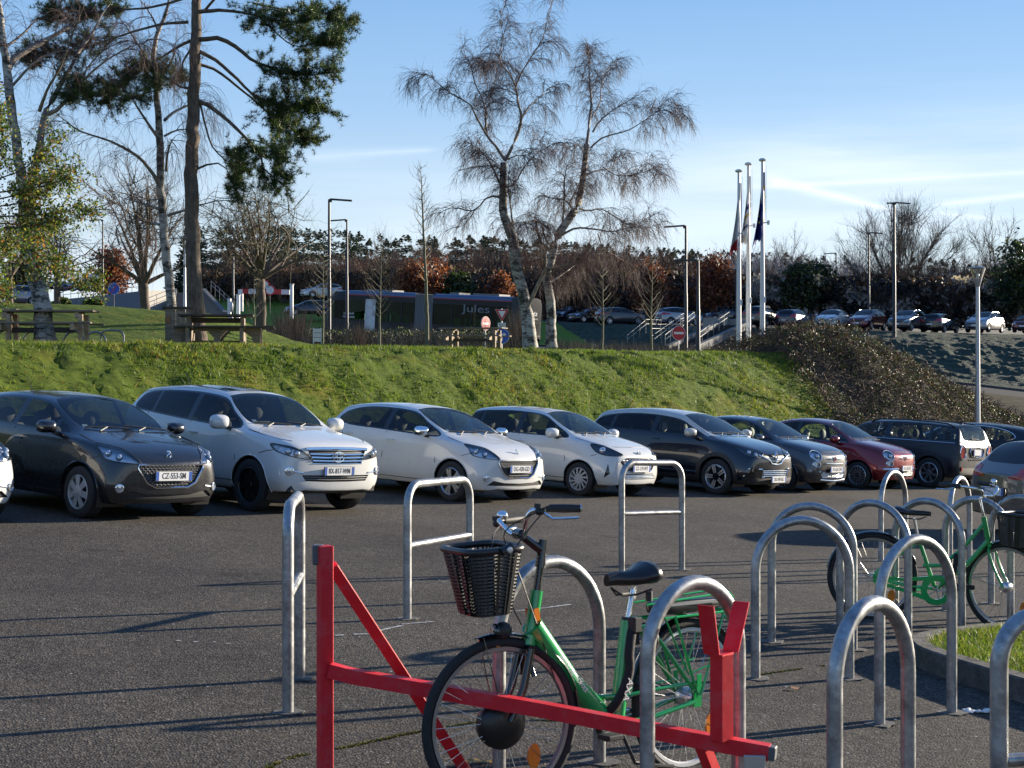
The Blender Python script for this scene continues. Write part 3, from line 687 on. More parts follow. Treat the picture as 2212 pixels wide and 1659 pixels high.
def finish_car(c, car, sp):
    """cuts done: turn the numbered faces into the body and its parts"""
    pm = sp['paint']; wb, r, rr = sp['wb'], sp['r'], sp['rr']; A = c
    body = c.mesh('body', (A.PAINT, A.HOODF) + (() if sp.get('roof') else (A.ROOF,)), pm, car)
    c.mesh('underside', (A.UNDER,), BLK, car)
    if sp.get('roof'): c.mesh('roof', (A.ROOF,), sp['roof'], car)
    lin = c.mesh('lining', (A.PAINT, A.ROOF, A.DOORF, A.DOORR, A.CLAD, A.HOODF), LINING, car, off=-.02, flip=True)
    c.mesh('wheel_arch_trim', (A.CLAD,), BLK, car, split=True)
    c.mesh('window_pillar', (A.BAND,), GLOSSBLK, car, split=True)
    c.mesh('windscreen', (A.WIND,), CARGLASS, car)
    c.mesh('rear_window', (A.BACK,), sp.get('rglass', DARKGLASS), car)
    c.mesh('side_window', (A.GLASS,), CARGLASS, car, split=True); c.mesh('side_window', (A.DGLASS,), sp.get('rglass', CARGLASS), car, split=True)
    for k, nm in ((A.DOORF, 'front_door'), (A.DOORR, 'rear_door')):
        c.mesh(nm, (k,), pm, car, split=True)
    if c.mesh('headlight', (A.LIGHT,), LAMPGLASS, car, off=.004, split=True):
        par = lambda p: near_part(c, car, 'headlight', p)
        c.mesh('reflector', (A.LIGHT,), sp.get('refl', REFL), par, off=-.035, split=True); c.mesh('lamp_housing', (A.LIGHT,), BLK, par, off=-.06, split=True)
    c.mesh('rear_light', (A.TAIL,), REDLAMP, car, off=.006, split=True)
    c.mesh('grille', (A.GRILLE,), sp.get('grillem', MESHM), car, off=-.02, split=True)
    # arches, wheels, underbody
    for x in (wb / 2, -wb / 2):
        for s in (1, -1):
            b = MB()
            M = Matrix.Translation((x, s * .42, r)) @ Matrix.Rotation(R(-90 * s), 4, 'X')
            yo, _ = c.side(x, r * 2 + .12, s); d = abs(yo.y) - .42 - .02
            vs = []; n = 18
            for i in range(n + 1):
                a = R(-25 + 230 * i / n); vs += [(x + (r + .055) * math.cos(a), s * .42, r + (r + .055) * math.sin(a)), (x + (r + .055) * math.cos(a), s * (.42 + d), r + (r + .055) * math.sin(a))]
            b.add(vs, [(2 * i, 2 * i + 1, 2 * i + 3, 2 * i + 2) for i in range(n)])
            ck = len(b.v); b.add([(x, s * .42, r)] + vs[::2], [(0, i + 1, i + 2) for i in range(n)]); b.build('wheel_arch_liner', BLK, car, 30); b = MB()
    b.box((0, 0, r * .8), (wb * .96, 1.3, .10)); b.build('floor_pan', BLK, car, 30)
    add_wheels(car, c, wb, sp['yw'], r, rr, sp['style'], sp.get('rimm', ALLOY), steer=sp.get('steer', 0))
    for x in (wb / 2, -wb / 2):
        for s in (1, -1):
            pts = []; lip = MB()
            for i in range(22):
                a = R(-8 + 196 * i / 21); px_, pz = x + (r + .052) * math.cos(a), r + (r + .052) * math.sin(a)
                if pz < .26: continue
                p, n = c.side(px_, pz, s); pts.append(p - n * .004)
            lip.tube(pts, .012, 6); lip.build('arch_lip', BLK if sp.get('clad') else pm, car)
    # seams
    sm = MB()
    for pl in sp.get('seams', ()):
        for s in (1, -1): sm.tube([c.side(x, z, s)[0] for x, z in pl], .0065, 4)
    for pl in sp.get('hseams', ()): 
        for s in (1, -1): sm.tube([c.top(x, y * s)[0] for x, y in pl], .0065, 4)
    for pl in sp.get('fseams', ()):
        sm.tube([c.front(y, z)[0] for y, z in pl], .0065, 4)
    join(body, [lin] + ([sm.build('panel_gap', BLK, car)] if sm.v else []))
    # mirrors, handles
    mx, my, mz = sp['mirror']
    for s in (1, -1):
        q = MB(); q.sball((mx, s * my, mz), sp.get('mirrord', (.085, .125, .078)), 18, 10, Matrix.Rotation(R(10 * s), 3, 'Z'))
        o = q.build('wing_mirror', sp.get('mirrorm', pm), car); q = MB(); q.bar((mx, s * (my - .08), mz - .07), (mx + .02, s * (my - .2), mz - .10), .06, .04); q.box((mx - .062, s * my, mz), (.02, .19, .12)); q.build('mirror_base', BLK, o)
    for (hx, hz) in sp.get('handles', ()):
        for s in (1, -1):
            p, n = c.side(hx, hz, s, .02); a, _ = c.side(hx - .09, hz, s, .012); d, _ = c.side(hx + .09, hz - .004, s, .012)
            q = MB(); q.tube([a, p, d], [.012, .017, .012], 6, squash=.6); q.build('door_handle', sp.get('handlem', pm), car)
    # wipers
    q = MB(); wx, wz = sp['wiper']
    for y0, y1 in ((.55, -.02), (-.0, -.58)):
        a = c.top(wx - .02, y0, .02)[0]; m_ = c.top(wx - .06, (y0 + y1) / 2, .03)[0]; d = c.top(wx - .10, y1, .02)[0]; q.tube([a, m_, d], .009, 5)
        q.tube([c.top(wx + .03, (y0 + y1) / 2 - .15, .01)[0], m_], .01, 5); q.build('wiper', BLK, car); q = MB()
    if sp.get('antenna'):
        x = sp['antenna']; p = c.top(x, 0)[0]; q = MB(); q.tube([p, p + Vector((-.16, 0, .20))], [.007, .003], 5); q.ball(p, (.04, .02, .015)); q.build('antenna', BLK, car)
    if sp.get('seats', True): seats(car, sp.get('seatx', .1), cream=sp.get('cream'), hr=sp.get('hr', 1.05), zf=sp.get('zf', .3))
    q = MB(); p, n = c.top(sp['cowlx'] - .13, -.52, -.012); q.box(p, (.06, .07, .004), ry=R(35)); q.build('window_sticker', WHITEST, car, 0)
def arch_cut(c, sp):
    wb, r = sp['wb'], sp['r']
    for x in (wb / 2, -wb / 2):
        if sp.get('clad'):
            rr = r + .055 + sp['clad']; pl = arc(x, r, rr, -30, 210, 26); pl = [(a, z) for a, z in pl if z > .12]; pl += [(pl[-1][0], .05), (pl[0][0], .05)]; c.cutside(pl, c.CLAD, only=(0,))
        pl = arc(x, r, r + .055, -30, 210, 30); pl = [(a, z) for a, z in pl if z > .15]; pl += [(pl[-1][0], .02), (pl[0][0], .02)]
        c.cutside(pl, c.HOLE, only=(0, 3, 13))
        for f in [f for f in c.bm.faces if f.material_index == c.HOLE]: pass
    bmesh.ops.delete(c.bm, geom=[f for f in c.bm.faces if f.material_index == c.HOLE], context='FACES')
# ---- the nearer cars: cage rows (x, plan, zb, z3, z4, w4, z7, w6, d6, w5, d5) from nose to tail, then what is cut from them
def emblem(car, c, y, z, kind, sc=.055, s=1):
    p, n = c.front(y, z, .008, s); xd = Vector((-n.y, n.x, 0)); M = frame(p, xd, (0, 0, 1))
    if M.col[2].xyz.dot(n) < 0: M = frame(p, -xd, (0, 0, 1))
    b = MB(); T = lambda x, y_, z_=0: M @ Vector((x * sc, y_ * sc, z_ * sc))
    ell = lambda cx, cy, rx, ry, n_=20: [T(cx + rx * math.cos(2 * math.pi * k / n_), cy + ry * math.sin(2 * math.pi * k / n_)) for k in range(n_)]
    m = CHROME
    if kind == 'rings': b.tube(ell(0, 0, 1.15, .8), .008, 6, closed=True); b.tube(ell(0, .25, .75, .4), .006, 6, closed=True); b.tube(ell(0, .05, .33, .68), .006, 6, closed=True)
    elif kind == 'lion':
        b.tube([T(-.75, .75), T(-.2, .85), T(.2, .5), T(.35, 0), T(.9, -.9)], [.007, .011, .011, .008, .005], 6); b.tube([T(.2, .5), T(-.35, .25), T(-.65, -.15)], [.01, .007, .004], 6)
        b.tube([T(.35, 0), T(-.05, -.35), T(-.1, -.95)], [.01, .009, .005], 6); b.tube([T(-.3, .8), T(-.65, 1.05)], .006, 5)
    elif kind == 'oval_h':
        b.tube(ell(0, 0, 1.1, .75), .006, 6, closed=True); b.tube([T(-.5, .5), T(-.35, -.5)], .008, 5); b.tube([T(.35, .5), T(.5, -.5)], .008, 5); b.tube([T(-.4, -.1), T(.4, .12)], .007, 5)
    elif kind == 'diamond':
        for k in (1, .55): b.tube([T(0, 1.9 * k), T(.85 * k, 0), T(0, -1.9 * k), T(-.85 * k, 0)], .013 if k == 1 else .008, 6, closed=True)
    elif kind == 'round':
        b.tube(ell(0, 0, 1, 1), .006, 6, closed=True); b.prism([(math.cos(2 * math.pi * k / 20) * sc * .9, math.sin(2 * math.pi * k / 20) * sc * .9) for k in range(20)], .008, M, 1)
        for k in (-.45, -.15, .15, .45): b.tube([T(k - .06, .4, .12), T(k - .06, -.4, .12)], .003, 4)
    elif kind == 'wings':
        b.tube(ell(0, 0, .6, .6), .007, 6, closed=True)
        for s_ in (1, -1): b.tube([T(.6 * s_, .2), T(2.1 * s_, .3), T(1.8 * s_, -.15), T(.6 * s_, -.2)], .005, 5)
    return b.build('emblem', [m, mat('badge_red', (.3, .01, .02), .3)], car, 30)
def ftube(c, pts, r, off=.004, n=6, closed=False, s=1, b=None, squash=1):
    b = b or MB(); b.tube([c.front(y, z, off, s)[0] for y, z in pts], r, n, closed=closed, squash=squash); return b
def fogs(car, c, y, z, r=.05, m=CHROME):
    for s in (1, -1):
        p, n = c.front(y * s, z, .002); M = Matrix.Translation(p) @ n.to_track_quat('Z', 'Y').to_matrix().to_4x4()
        b = MB(); b.lathe([(r, 0), (r * 1.05, .008), (r * .85, .012), (r * .8, 0)], 20, M, 0); b.lathe([(r * .82, .002), (.005, .006)], 20, M, 1); b.build('fog_lamp', [m, LENS], car, 40)
def bulbs(car_part, c, pts, r=.045):
    b = MB()
    for y, z in pts:
        for s in (1, -1):
            p, n = c.front(y * s, z, -.03); b.ball(p, r, 12, 6); 
    return b.build('bulb', LENS, car_part)
def hexmesh(car, c, poly, step=.045, r=.004, m=None, dy=1.0, name='grille_bars', row=.5):
    b = MB(); ys = [p[0] for p in poly]; zs = [p[1] for p in poly]; z = min(zs); k = 0
    while z < max(zs):
        y = -max(abs(min(ys)), max(ys)) + (step / 2 if k % 2 else 0)
        while y < max(ys):
            q = [(y - step * .42, z), (y - step * .2, z + step * .25), (y + step * .2, z + step * .25), (y + step * .42, z), (y + step * .2, z - step * .25), (y - step * .2, z - step * .25)]
            if all(inside(t, poly) for t in q): b.tube([c.front(u, v, -.008)[0] for u, v in q], r, 4, closed=True)
            y += step
        z += step * .5; k += 1
    return b.build(name, m or mat('grille_grey', (.16, .16, .165), .35, .5), car) if b.v else None
def mirror_poly(half): return half + [(-y, z) for y, z in reversed(half)]
def place_car(car, px, py, yaw, wheel=(1, -1), wb=2.5, yw=.75, sc=.94):
    """put the contact point of the wheel (front 1/rear -1, left 1/right -1) over the ground at picture point px, py"""
    g = G(px, py); q = Matrix.Rotation(yaw, 3, 'Z') @ Vector((wheel[0] * wb / 2, wheel[1] * yw, 0)) * sc; car.scale = (sc, sc, sc)
    x, y = g.x - q.x, g.y - q.y; car.location = (x, y, gz(x, y)); 
    f = Matrix.Rotation(yaw, 3, 'Z') @ Vector((1, 0, 0)); l = Matrix.Rotation(yaw, 3, 'Z') @ Vector((0, 1, 0))
    X = Vector((f.x, f.y, SX * f.x + SY * f.y)).normalized(); Y = Vector((l.x, l.y, SX * l.x + SY * l.y)); Z = X.cross(Y).normalized(); Y = Z.cross(X)
    car.rotation_euler = Matrix((X, Y, Z)).transposed().to_euler()
def std_side(c, dlo, pillars, doors=None, quarter=None, dark_from=None):
    """window outline; pillars are x spans painted black; glass behind dark_from is privacy glass"""
    c.cutside(dlo, c.BAND, only=(0, 12))
    xs = [p[0] for p in dlo]
    ins = shrink(dlo, .022)
    c.cutside(ins, c.GLASS, only=(c.BAND,))
    for x0, x1, k in pillars:
        c.cutside([(x0 - k, .7), (x1 - k, .7), (x1 + k, 1.8), (x0 + k, 1.8)], c.BAND, only=(c.GLASS,))
    if dark_from is not None:
        for f in c.bm.faces:
            if f.material_index == c.GLASS and f.calc_center_median().x < dark_from: f.material_index = c.DGLASS
def shrink(poly, d):
    n = len(poly); out = []; ar = sum(poly[i][0] * poly[(i + 1) % n][1] - poly[(i + 1) % n][0] * poly[i][1] for i in range(n)); sg = 1 if ar > 0 else -1
    for i in range(n):
        a, b, e = poly[i - 1], poly[i], poly[(i + 1) % n]; t = (e[0] - a[0], e[1] - a[1]); L = math.hypot(*t) or 1; out.append((b[0] - t[1] / L * d * sg, b[1] + t[0] / L * d * sg))
    return out
def bars(car, c, lines, r=.008, m=CHROME, name='grille_bar', off=.0):
    b = MB()
    for l in lines: ftube(c, l, r, off, b=b)
    return b.build(name, m, car)
def dtube(c, car, pts, th, r, m, name, off=.004, closed=False, both=True):
    for s in ((1, -1) if both else (1,)): b = MB(); b.tube([c.diag(u, z, th, s, off)[0] for u, z in pts], r, 6, closed=closed); b.build(name, m, car)
def child(car, nm, c=None):
    o = [q for q in car.children if q.name.split('.')[0] == nm]; return max(o, key=lambda q: sum(v.co.z for v in q.data.vertices) / len(q.data.vertices))
def hl_bulbs(car, c, th, pts, r=.045):
    for u, z in pts:
        for s in (1, -1):
            b = MB(); p = c.diag(u, z, th, s, -.03)[0]; b.ball(p, r, 12, 6); b.build('bulb', LENS, near_part(c, car, 'headlight', p))
def drim(c, car, pts, th, r=.006, m=BLK):
    for s in (1, -1):
        q = [c.diag(u, z, th, s, .002)[0] for u, z in pts]; b = MB(); b.tube(q, r, 6, closed=True); b.build('lamp_rim', m, near_part(c, car, 'headlight', sum(q, Vector()) / len(q)))
def model_208(car, pm, txt, style, rimm, mirrorm=None, rglass=None):
    rows = [(1.90, .62, .22, .46, .68, .58, .74, .34, .015, .48, .03), (1.82, .77, .21, .48, .745, .70, .815, .46, .01, .62, .04),
            (1.62, .845, .20, .52, .845, .785, .905, .50, .01, .70, .035), (1.27, .87, .20, .57, .915, .83, .985, .54, .015, .75, .045),
            (.98, .87, .21, .59, .945, .845, 1.05, .66, .035, .76, .08), (.55, .87, .21, .60, .965, .845, 1.26, .625, .05, .69, .12),
            (.12, .87, .21, .61, .985, .84, 1.43, .57, .04, .635, .13), (-.45, .87, .21, .62, 1.01, .83, 1.475, .565, .035, .635, .13),
            (-1.0, .868, .21, .63, 1.04, .815, 1.455, .55, .035, .625, .12), (-1.42, .855, .22, .64, 1.07, .79, 1.405, .525, .035, .605, .11),
            (-1.60, .835, .23, .64, 1.07, .76, 1.30, .51, .03, .60, .09), (-1.76, .80, .25, .60, 1.0, .72, 1.06, .52, .02, .62, .05), (-1.84, .74, .28, .56, .86, .66, .90, .45, .02, .55, .04)]
    c = Car(rows, (4, 6), (9, 11)); sp = dict(paint=pm, wb=2.54, r=.31, rr=.20 if style == 'cover7' else .21, yw=.755, style=style, rimm=rimm, mirror=(.70, .95, 1.05), mirrorm=mirrorm or pm,
        handles=((-.10, .87), (-1.08, .92)), wiper=(1.02, 1.0), antenna=-1.2, cowlx=.98, seatx=.05, hr=1.10, rglass=CARGLASS)
    arch_cut(c, sp)
    dlo = rpoly([(.93, .985), (.55, 1.18), (.18, 1.335), (-.4, 1.375), (-.95, 1.355), (-1.32, 1.27), (-1.44, 1.14), (-1.15, 1.05), (-.4, 1.02), (.35, .99)], 4)
    std_side(c, dlo, [(-.30, -.20, .02), (.56, .63, .0)])
    c.cutside([(.90, .30), (.93, .6), (.90, .95), (.55, .975), (-.20, 1.0), (-.24, .6), (-.22, .28)], c.DOORF, only=(0,))
    c.cutside([(-.245, .28), (-.265, .6), (-.225, 1.0), (-1.15, 1.035), (-1.25, .9), (-.95, .72), (-.84, .42), (-.82, .28)], c.DOORR, only=(0,))
    sp['seams'] = ([(.90, .30), (.93, .6), (.90, .95)], [(-.22, .28), (-.255, .6), (-.21, 1.0)], [(-.84, .42), (-.95, .72), (-1.25, .9), (-1.33, 1.1)], [(.9, .29), (-.84, .29)], [(1.45, .72), (1.58, .76), (1.64, .80)])
    sp['hseams'] = ([(1.05, .72), (1.3, .735), (1.6, .68), (1.72, .60), (1.80, .50)],)
    th = 45; hp = rpoly([(.475, .90), (.62, .885), (.80, .85), (.955, .77), (1.04, .69), (.90, .695), (.74, .71), (.60, .745), (.55, .83)], 3)
    c.cutdiag(hp, th, c.LIGHT)
    gr = mirror_poly([(.46, .675), (.47, .635), (.35, .46), (.23, .405)]); c.cutfront(gr, c.GRILLE, both=False)
    low = mirror_poly([(.66, .30), (.52, .375), (.32, .335), (.01, .325)][::-1][::-1]); low = [(.66, .29), (.55, .365), (.34, .33), (0, .32), (-.34, .33), (-.55, .365), (-.66, .29), (0, .275)]
    c.cutfront(low, c.GRILLE, both=False)
    finish_car(c, car, sp); hl_bulbs(car, c, th, ((.66, .81), (.80, .77)), .045); drim(c, car, hp, th)
    g = child(car, 'grille'); hexmesh(g, c, gr, .055); ftube(c, gr, .014, .006, closed=True).build('grille_frame', CHROME, g)
    emblem(car, c, 0, .775, 'lion', .062); p, n = c.front(0, .545, .02); plate(car, p, n, txt); fogs(car, c, .68, .40)
    for s in (1, -1): ftube(c, [(.62 * s, .405), (.52 * s, .42)], .009, .004).build('fog_trim', CHROME, car); return sp
def model_suv(car, pm, txt):
    rows = [(2.03, .72, .33, .56, .83, .70, .93, .40, .015, .58, .04), (1.95, .85, .31, .58, .90, .79, .985, .50, .01, .70, .04),
            (1.70, .90, .30, .60, .975, .835, 1.045, .54, .01, .76, .035), (1.28, .905, .28, .64, 1.035, .86, 1.105, .58, .015, .80, .045),
            (.98, .905, .27, .66, 1.06, .87, 1.16, .70, .035, .80, .08), (.62, .905, .27, .67, 1.08, .87, 1.38, .66, .05, .73, .13),
            (.25, .905, .27, .68, 1.10, .865, 1.60, .60, .05, .69, .16), (-.45, .905, .27, .68, 1.13, .86, 1.665, .60, .04, .69, .15),
            (-1.15, .905, .28, .68, 1.17, .85, 1.655, .585, .04, .675, .14), (-1.75, .895, .30, .68, 1.21, .83, 1.60, .56, .04, .65, .13),
            (-1.92, .88, .32, .68, 1.22, .81, 1.50, .56, .035, .65, .11), (-2.08, .86, .34, .66, 1.12, .78, 1.20, .60, .02, .70, .05), (-2.18, .80, .38, .62, .95, .72, 1.0, .5, .02, .62, .04)]
    c = Car(rows, (4, 6), (9, 11)); sp = dict(paint=pm, wb=2.56, r=.355, rr=.235, yw=.785, style='six', rimm=DARKRIM, mirror=(.74, 1.02, 1.17), mirrord=(.10, .14, .10),
        handles=((-.08, .99), (-1.1, 1.03)), wiper=(1.02, 1.1), antenna=-1.5, cowlx=.98, seatx=.1, hr=1.28, zf=.45, rglass=DARKGLASS)
    arch_cut(c, sp)
    dlo = rpoly([(.93, 1.10), (.60, 1.32), (.28, 1.49), (-.3, 1.55), (-1.1, 1.545), (-1.6, 1.50), (-1.76, 1.40), (-1.72, 1.25), (-1.2, 1.20), (-.4, 1.15), (.4, 1.11)], 4)
    std_side(c, dlo, [(-.30, -.19, .02), (-1.25, -1.19, -.02)], dark_from=-.25)
    c.cutside([(.92, .40), (.95, .7), (.92, 1.06), (.5, 1.09), (-.20, 1.13), (-.24, .7), (-.22, .38)], c.DOORF, only=(0,))
    c.cutside([(-.245, .38), (-.265, .7), (-.225, 1.13), (-1.15, 1.16), (-1.25, 1.0), (-1.02, .78), (-.88, .5), (-.86, .38)], c.DOORR, only=(0,))
    sp['seams'] = ([(.92, .40), (.95, .7), (.92, 1.08)], [(-.22, .38), (-.255, .7), (-.21, 1.14)], [(-.88, .5), (-1.02, .78), (-1.25, 1.0), (-1.33, 1.2)], [(.9, .39), (-.84, .39)], [(1.46, .80), (1.6, .84), (1.72, .86)])
    sp['hseams'] = ([(1.05, .76), (1.4, .77), (1.7, .72), (1.84, .62)],)
    th = 40; hp = rpoly([(.42, .935), (.58, .93), (.74, .905), (.88, .845), (.985, .755), (.80, .775), (.63, .81), (.49, .855)], 3); c.cutdiag(hp, th, c.LIGHT)
    gr = mirror_poly([(.50, .875), (.42, .70), (.20, .69)]); c.cutfront(gr, c.GRILLE, both=False)
    low = mirror_poly([(.58, .545), (.52, .465), (.2, .455)]); c.cutfront(low, c.GRILLE, both=False)
    finish_car(c, car, sp); hl_bulbs(car, c, th, ((.66, .86), (.79, .83)), .05); drim(c, car, hp, th)
    g = child(car, 'grille'); L = lambda z, w: [(-w, z), (-w / 2, z - .004), (0, z - .004), (w / 2, z - .004), (w, z)]
    bars(g, c, [L(.83, .47), L(.785, .45), L(.74, .43)], .013); bars(g, c, [L(.70, .43)], .008); bars(g, c, [L(.52, .55), L(.49, .53)], .006, MATS.get('grille_grey') or CHROME)
    ftube(c, [(-.53, .89), (-.25, .90), (0, .90), (.25, .90), (.53, .89)], .022, .004).build('grille_strip', CHROME, car)
    emblem(car, c, 0, .79, 'rings', .085); p, n = c.front(0, .60, .02); plate(car, p, n, txt); fogs(car, c, .76, .60, .06)
    for s in (1, -1): ftube(c, [(.70 * s, .59), (.56 * s, .575)], .010, .004).build('fog_trim', CHROME, car)
    s_ = MB(); pts = [(.05, .42), (.05, -.42), (-.75, -.42), (-.75, .42)]; q = [c.top(x, y, .006)[0] for x, y in pts]
    vs = [c.top(.05 - .8 * i / 6, -.42 + .84 * j / 6, .006)[0] for i in range(7) for j in range(7)]; s_.add(vs, [(i * 7 + j, i * 7 + j + 1, i * 7 + j + 8, i * 7 + j + 7) for i in range(6) for j in range(6)]); s_.build('sunroof', GLOSSBLK, car)
    a = MB(); a.box((1.82, 0, .36), (.35, 1.5, .14)); a.build('bumper_underside', BLK, car, 30, bevel=.03); return sp
def model_i10(car, pm, txt):
    rows = [(1.88, .62, .24, .46, .66, .60, .76, .34, .02, .50, .04), (1.80, .74, .22, .48, .74, .68, .835, .46, .01, .60, .04),
            (1.58, .81, .21, .52, .845, .74, .93, .48, .01, .66, .035), (1.21, .838, .20, .57, .92, .79, 1.01, .52, .015, .71, .045),
            (.95, .84, .21, .59, .95, .80, 1.06, .64, .035, .73, .08), (.56, .84, .21, .60, .97, .80, 1.27, .60, .05, .66, .12),
            (.18, .84, .21, .61, .985, .795, 1.44, .545, .045, .61, .13), (-.4, .84, .21, .62, .995, .79, 1.485, .545, .04, .61, .13),
            (-.95, .838, .21, .63, 1.005, .785, 1.475, .53, .04, .60, .12), (-1.40, .83, .22, .64, 1.03, .77, 1.42, .50, .035, .58, .10),
            (-1.50, .82, .23, .64, 1.03, .75, 1.30, .50, .03, .58, .09), (-1.62, .79, .25, .60, .98, .71, 1.04, .50, .02, .60, .05), (-1.70, .74, .28, .56, .84, .66, .88, .45, .02, .55, .04)]
    c = Car(rows, (4, 6), (9, 11)); sp = dict(paint=pm, wb=2.425, r=.29, rr=.195, yw=.725, style='twist', rimm=CAP, mirror=(.68, .92, 1.05), mirrord=(.09, .13, .085),
        handles=((-.10, .87), (-1.05, .90)), wiper=(1.0, 1.0), antenna=-1.05, cowlx=.95, seatx=.05, hr=1.10)
    arch_cut(c, sp)
    dlo = rpoly([(.90, .985), (.56, 1.18), (.2, 1.34), (-.35, 1.385), (-.95, 1.37), (-1.35, 1.33), (-1.52, 1.24), (-1.2, 1.02), (-.9, 1.0), (-.35, .99), (.35, .985)], 4)
    std_side(c, dlo, [(-.27, -.16, .015), (-1.16, -1.11, .03), (.58, .63, 0)])
    c.cutside([(.87, .30), (.90, .6), (.88, .94), (.5, .97), (-.16, .98), (-.20, .6), (-.18, .28)], c.DOORF, only=(0,))
    c.cutside([(-.205, .28), (-.225, .6), (-.185, .98), (-1.05, .99), (-1.15, .85), (-.9, .66), (-.80, .42), (-.78, .28)], c.DOORR, only=(0,))
    sp['seams'] = ([(.87, .30), (.90, .6), (.88, .95)], [(-.18, .28), (-.215, .6), (-.17, .99)], [(-.80, .42), (-.9, .66), (-1.15, .85), (-1.2, 1.0)], [(.9, .29), (-.84, .29)], [(1.42, .70), (1.53, .74)])
    sp['hseams'] = ([(1.02, .70), (1.3, .70), (1.55, .63), (1.68, .42), (1.71, 0)],)
    th = 54; hp = rpoly([(.675, .895), (.78, .905), (.92, .875), (1.08, .82), (1.24, .745), (1.10, .725), (.92, .735), (.77, .785)], 3); c.cutdiag(hp, th, c.LIGHT)
    gr = mirror_poly([(.36, .70), (.50, .66), (.53, .62), (.40, .48), (.2, .465)]); c.cutfront(gr, c.GRILLE, both=False)
    low = mirror_poly([(.45, .425), (.56, .335), (.2, .33)]); c.cutfront(low, c.GRILLE, both=False)
    fg = [(.99, .60), (.925, .345), (1.03, .43)]; c.cutdiag(fg, th, c.BAND)
    sp['refl'] = mat('dark_reflector', (.05, .06, .07), .2, .8, bump=.5, bscale=26)
    finish_car(c, car, sp); hl_bulbs(car, c, th, ((.88, .82),), .065); drim(c, car, hp, th, .008)
    g = child(car, 'grille'); hexmesh(g, c, gr, .085, .006, mat('grille_silver', (.5, .5, .51), .3, .8)); L = lambda z, w: [(-w, z), (-w / 2, z), (0, z), (w / 2, z), (w, z)]
    bars(g, c, [L(.40, .46), L(.375, .49), L(.35, .52)], .006)
    emblem(car, c, 0, .765, 'oval_h', .06); p, n = c.front(0, .515, .025); plate(car, p, n, txt)
    return sp
def model_captur(car, pm, roofm, txt):
    rows = [(2.04, .68, .24, .50, .70, .64, .80, .36, .02, .52, .05), (1.96, .80, .23, .52, .78, .72, .88, .48, .01, .64, .05),
            (1.70, .87, .22, .56, .90, .79, .985, .50, .01, .70, .035), (1.30, .888, .22, .60, .985, .83, 1.075, .55, .015, .75, .045),
            (1.05, .89, .22, .62, 1.02, .845, 1.12, .67, .035, .76, .08), (.66, .89, .22, .63, 1.04, .845, 1.33, .63, .05, .69, .12),
            (.28, .89, .22, .64, 1.055, .84, 1.505, .58, .045, .645, .13), (-.35, .89, .22, .65, 1.075, .835, 1.565, .57, .04, .645, .13),
            (-.98, .89, .22, .66, 1.09, .83, 1.55, .55, .04, .63, .12), (-1.62, .88, .24, .67, 1.11, .81, 1.475, .52, .035, .60, .10),
            (-1.76, .865, .25, .67, 1.11, .79, 1.36, .52, .03, .60, .09), (-1.90, .83, .27, .63, 1.04, .75, 1.12, .54, .02, .64, .05), (-1.97, .78, .30, .60, .90, .69, .94, .47, .02, .58, .04)]
    c = Car(rows, (4, 6), (9, 11)); sp = dict(paint=pm, roof=roofm, wb=2.606, r=.335, rr=.225, yw=.765, style='two', rimm=ALLOY, mirror=(.78, .98, 1.13), mirrorm=roofm, mirrord=(.09, .135, .08), clad=.07,
        handles=((-.12, .96), (-1.18, .98)), wiper=(1.08, 1.06), antenna=-1.35, cowlx=1.05, seatx=.1, hr=1.18, zf=.36, cream=mat('pale_seat', (.4, .4, .38), .8), rglass=DARKGLASS)
    arch_cut(c, sp)
    c.cutside([(1.12, 1.08), (.98, 1.10), (.64, 1.24), (.28, 1.37), (-.3, 1.42), (-.98, 1.41), (-1.5, 1.34), (-1.72, 1.24), (-2.0, 1.32), (-2.0, 1.75), (1.12, 1.75)], c.ROOF, only=(0,))
    dlo = rpoly([(.96, 1.065), (.62, 1.225), (.28, 1.36), (-.3, 1.42), (-.98, 1.41), (-1.5, 1.34), (-1.66, 1.24), (-1.60, 1.12), (-.98, 1.09), (-.3, 1.075), (.5, 1.065)], 4)
    std_side(c, dlo, [(-.27, -.16, .015), (-1.28, -1.2, .03), (.6, .66, 0)], dark_from=-.22)
    c.cutside([(.95, .34), (.98, .66), (.95, 1.0), (.5, 1.045), (-.16, 1.06), (-.20, .66), (-.18, .32)], c.DOORF, only=(0,))
    c.cutside([(-.205, .32), (-.225, .66), (-.185, 1.06), (-1.15, 1.08), (-1.3, .93), (-1.05, .74), (-.92, .48), (-.9, .32)], c.DOORR, only=(0,))
    c.cutside([(.98, .20), (.98, .33), (-.95, .33), (-.95, .20)], c.CLAD, only=(0,))
    sp['seams'] = ([(.95, .34), (.98, .66), (.95, 1.02)], [(-.18, .32), (-.215, .66), (-.17, 1.06)], [(-.92, .48), (-1.05, .74), (-1.3, .93), (-1.36, 1.1)])
    sp['hseams'] = ([(1.1, .74), (1.4, .74), (1.7, .68), (1.9, .58)],)
    th = 55; hp = rpoly([(.87, .945), (1.02, .93), (1.17, .905), (1.33, .865), (1.43, .81), (1.35, .74), (1.18, .755), (1.01, .82)], 3); c.cutdiag(hp, th, c.LIGHT)
    gr = mirror_poly([(.50, .80), (.46, .77), (.20, .705), (.12, .64)]); c.cutfront(gr, c.GRILLE, both=False)
    low = mirror_poly([(.46, .53), (.44, .385), (.2, .38)]); c.cutfront(low, c.GRILLE, both=False)
    fr = [(1.08, .40), (1.16, .53), (1.42, .53), (1.47, .385)]; c.cutdiag(fr, th, c.BAND); c.cutfront([(.8, .22), (.8, .36), (-.8, .36), (-.8, .22)], c.CLAD, both=False)
    sp['refl'] = mat('dark_reflector', (.05, .06, .07), .2, .8, bump=.5, bscale=26)
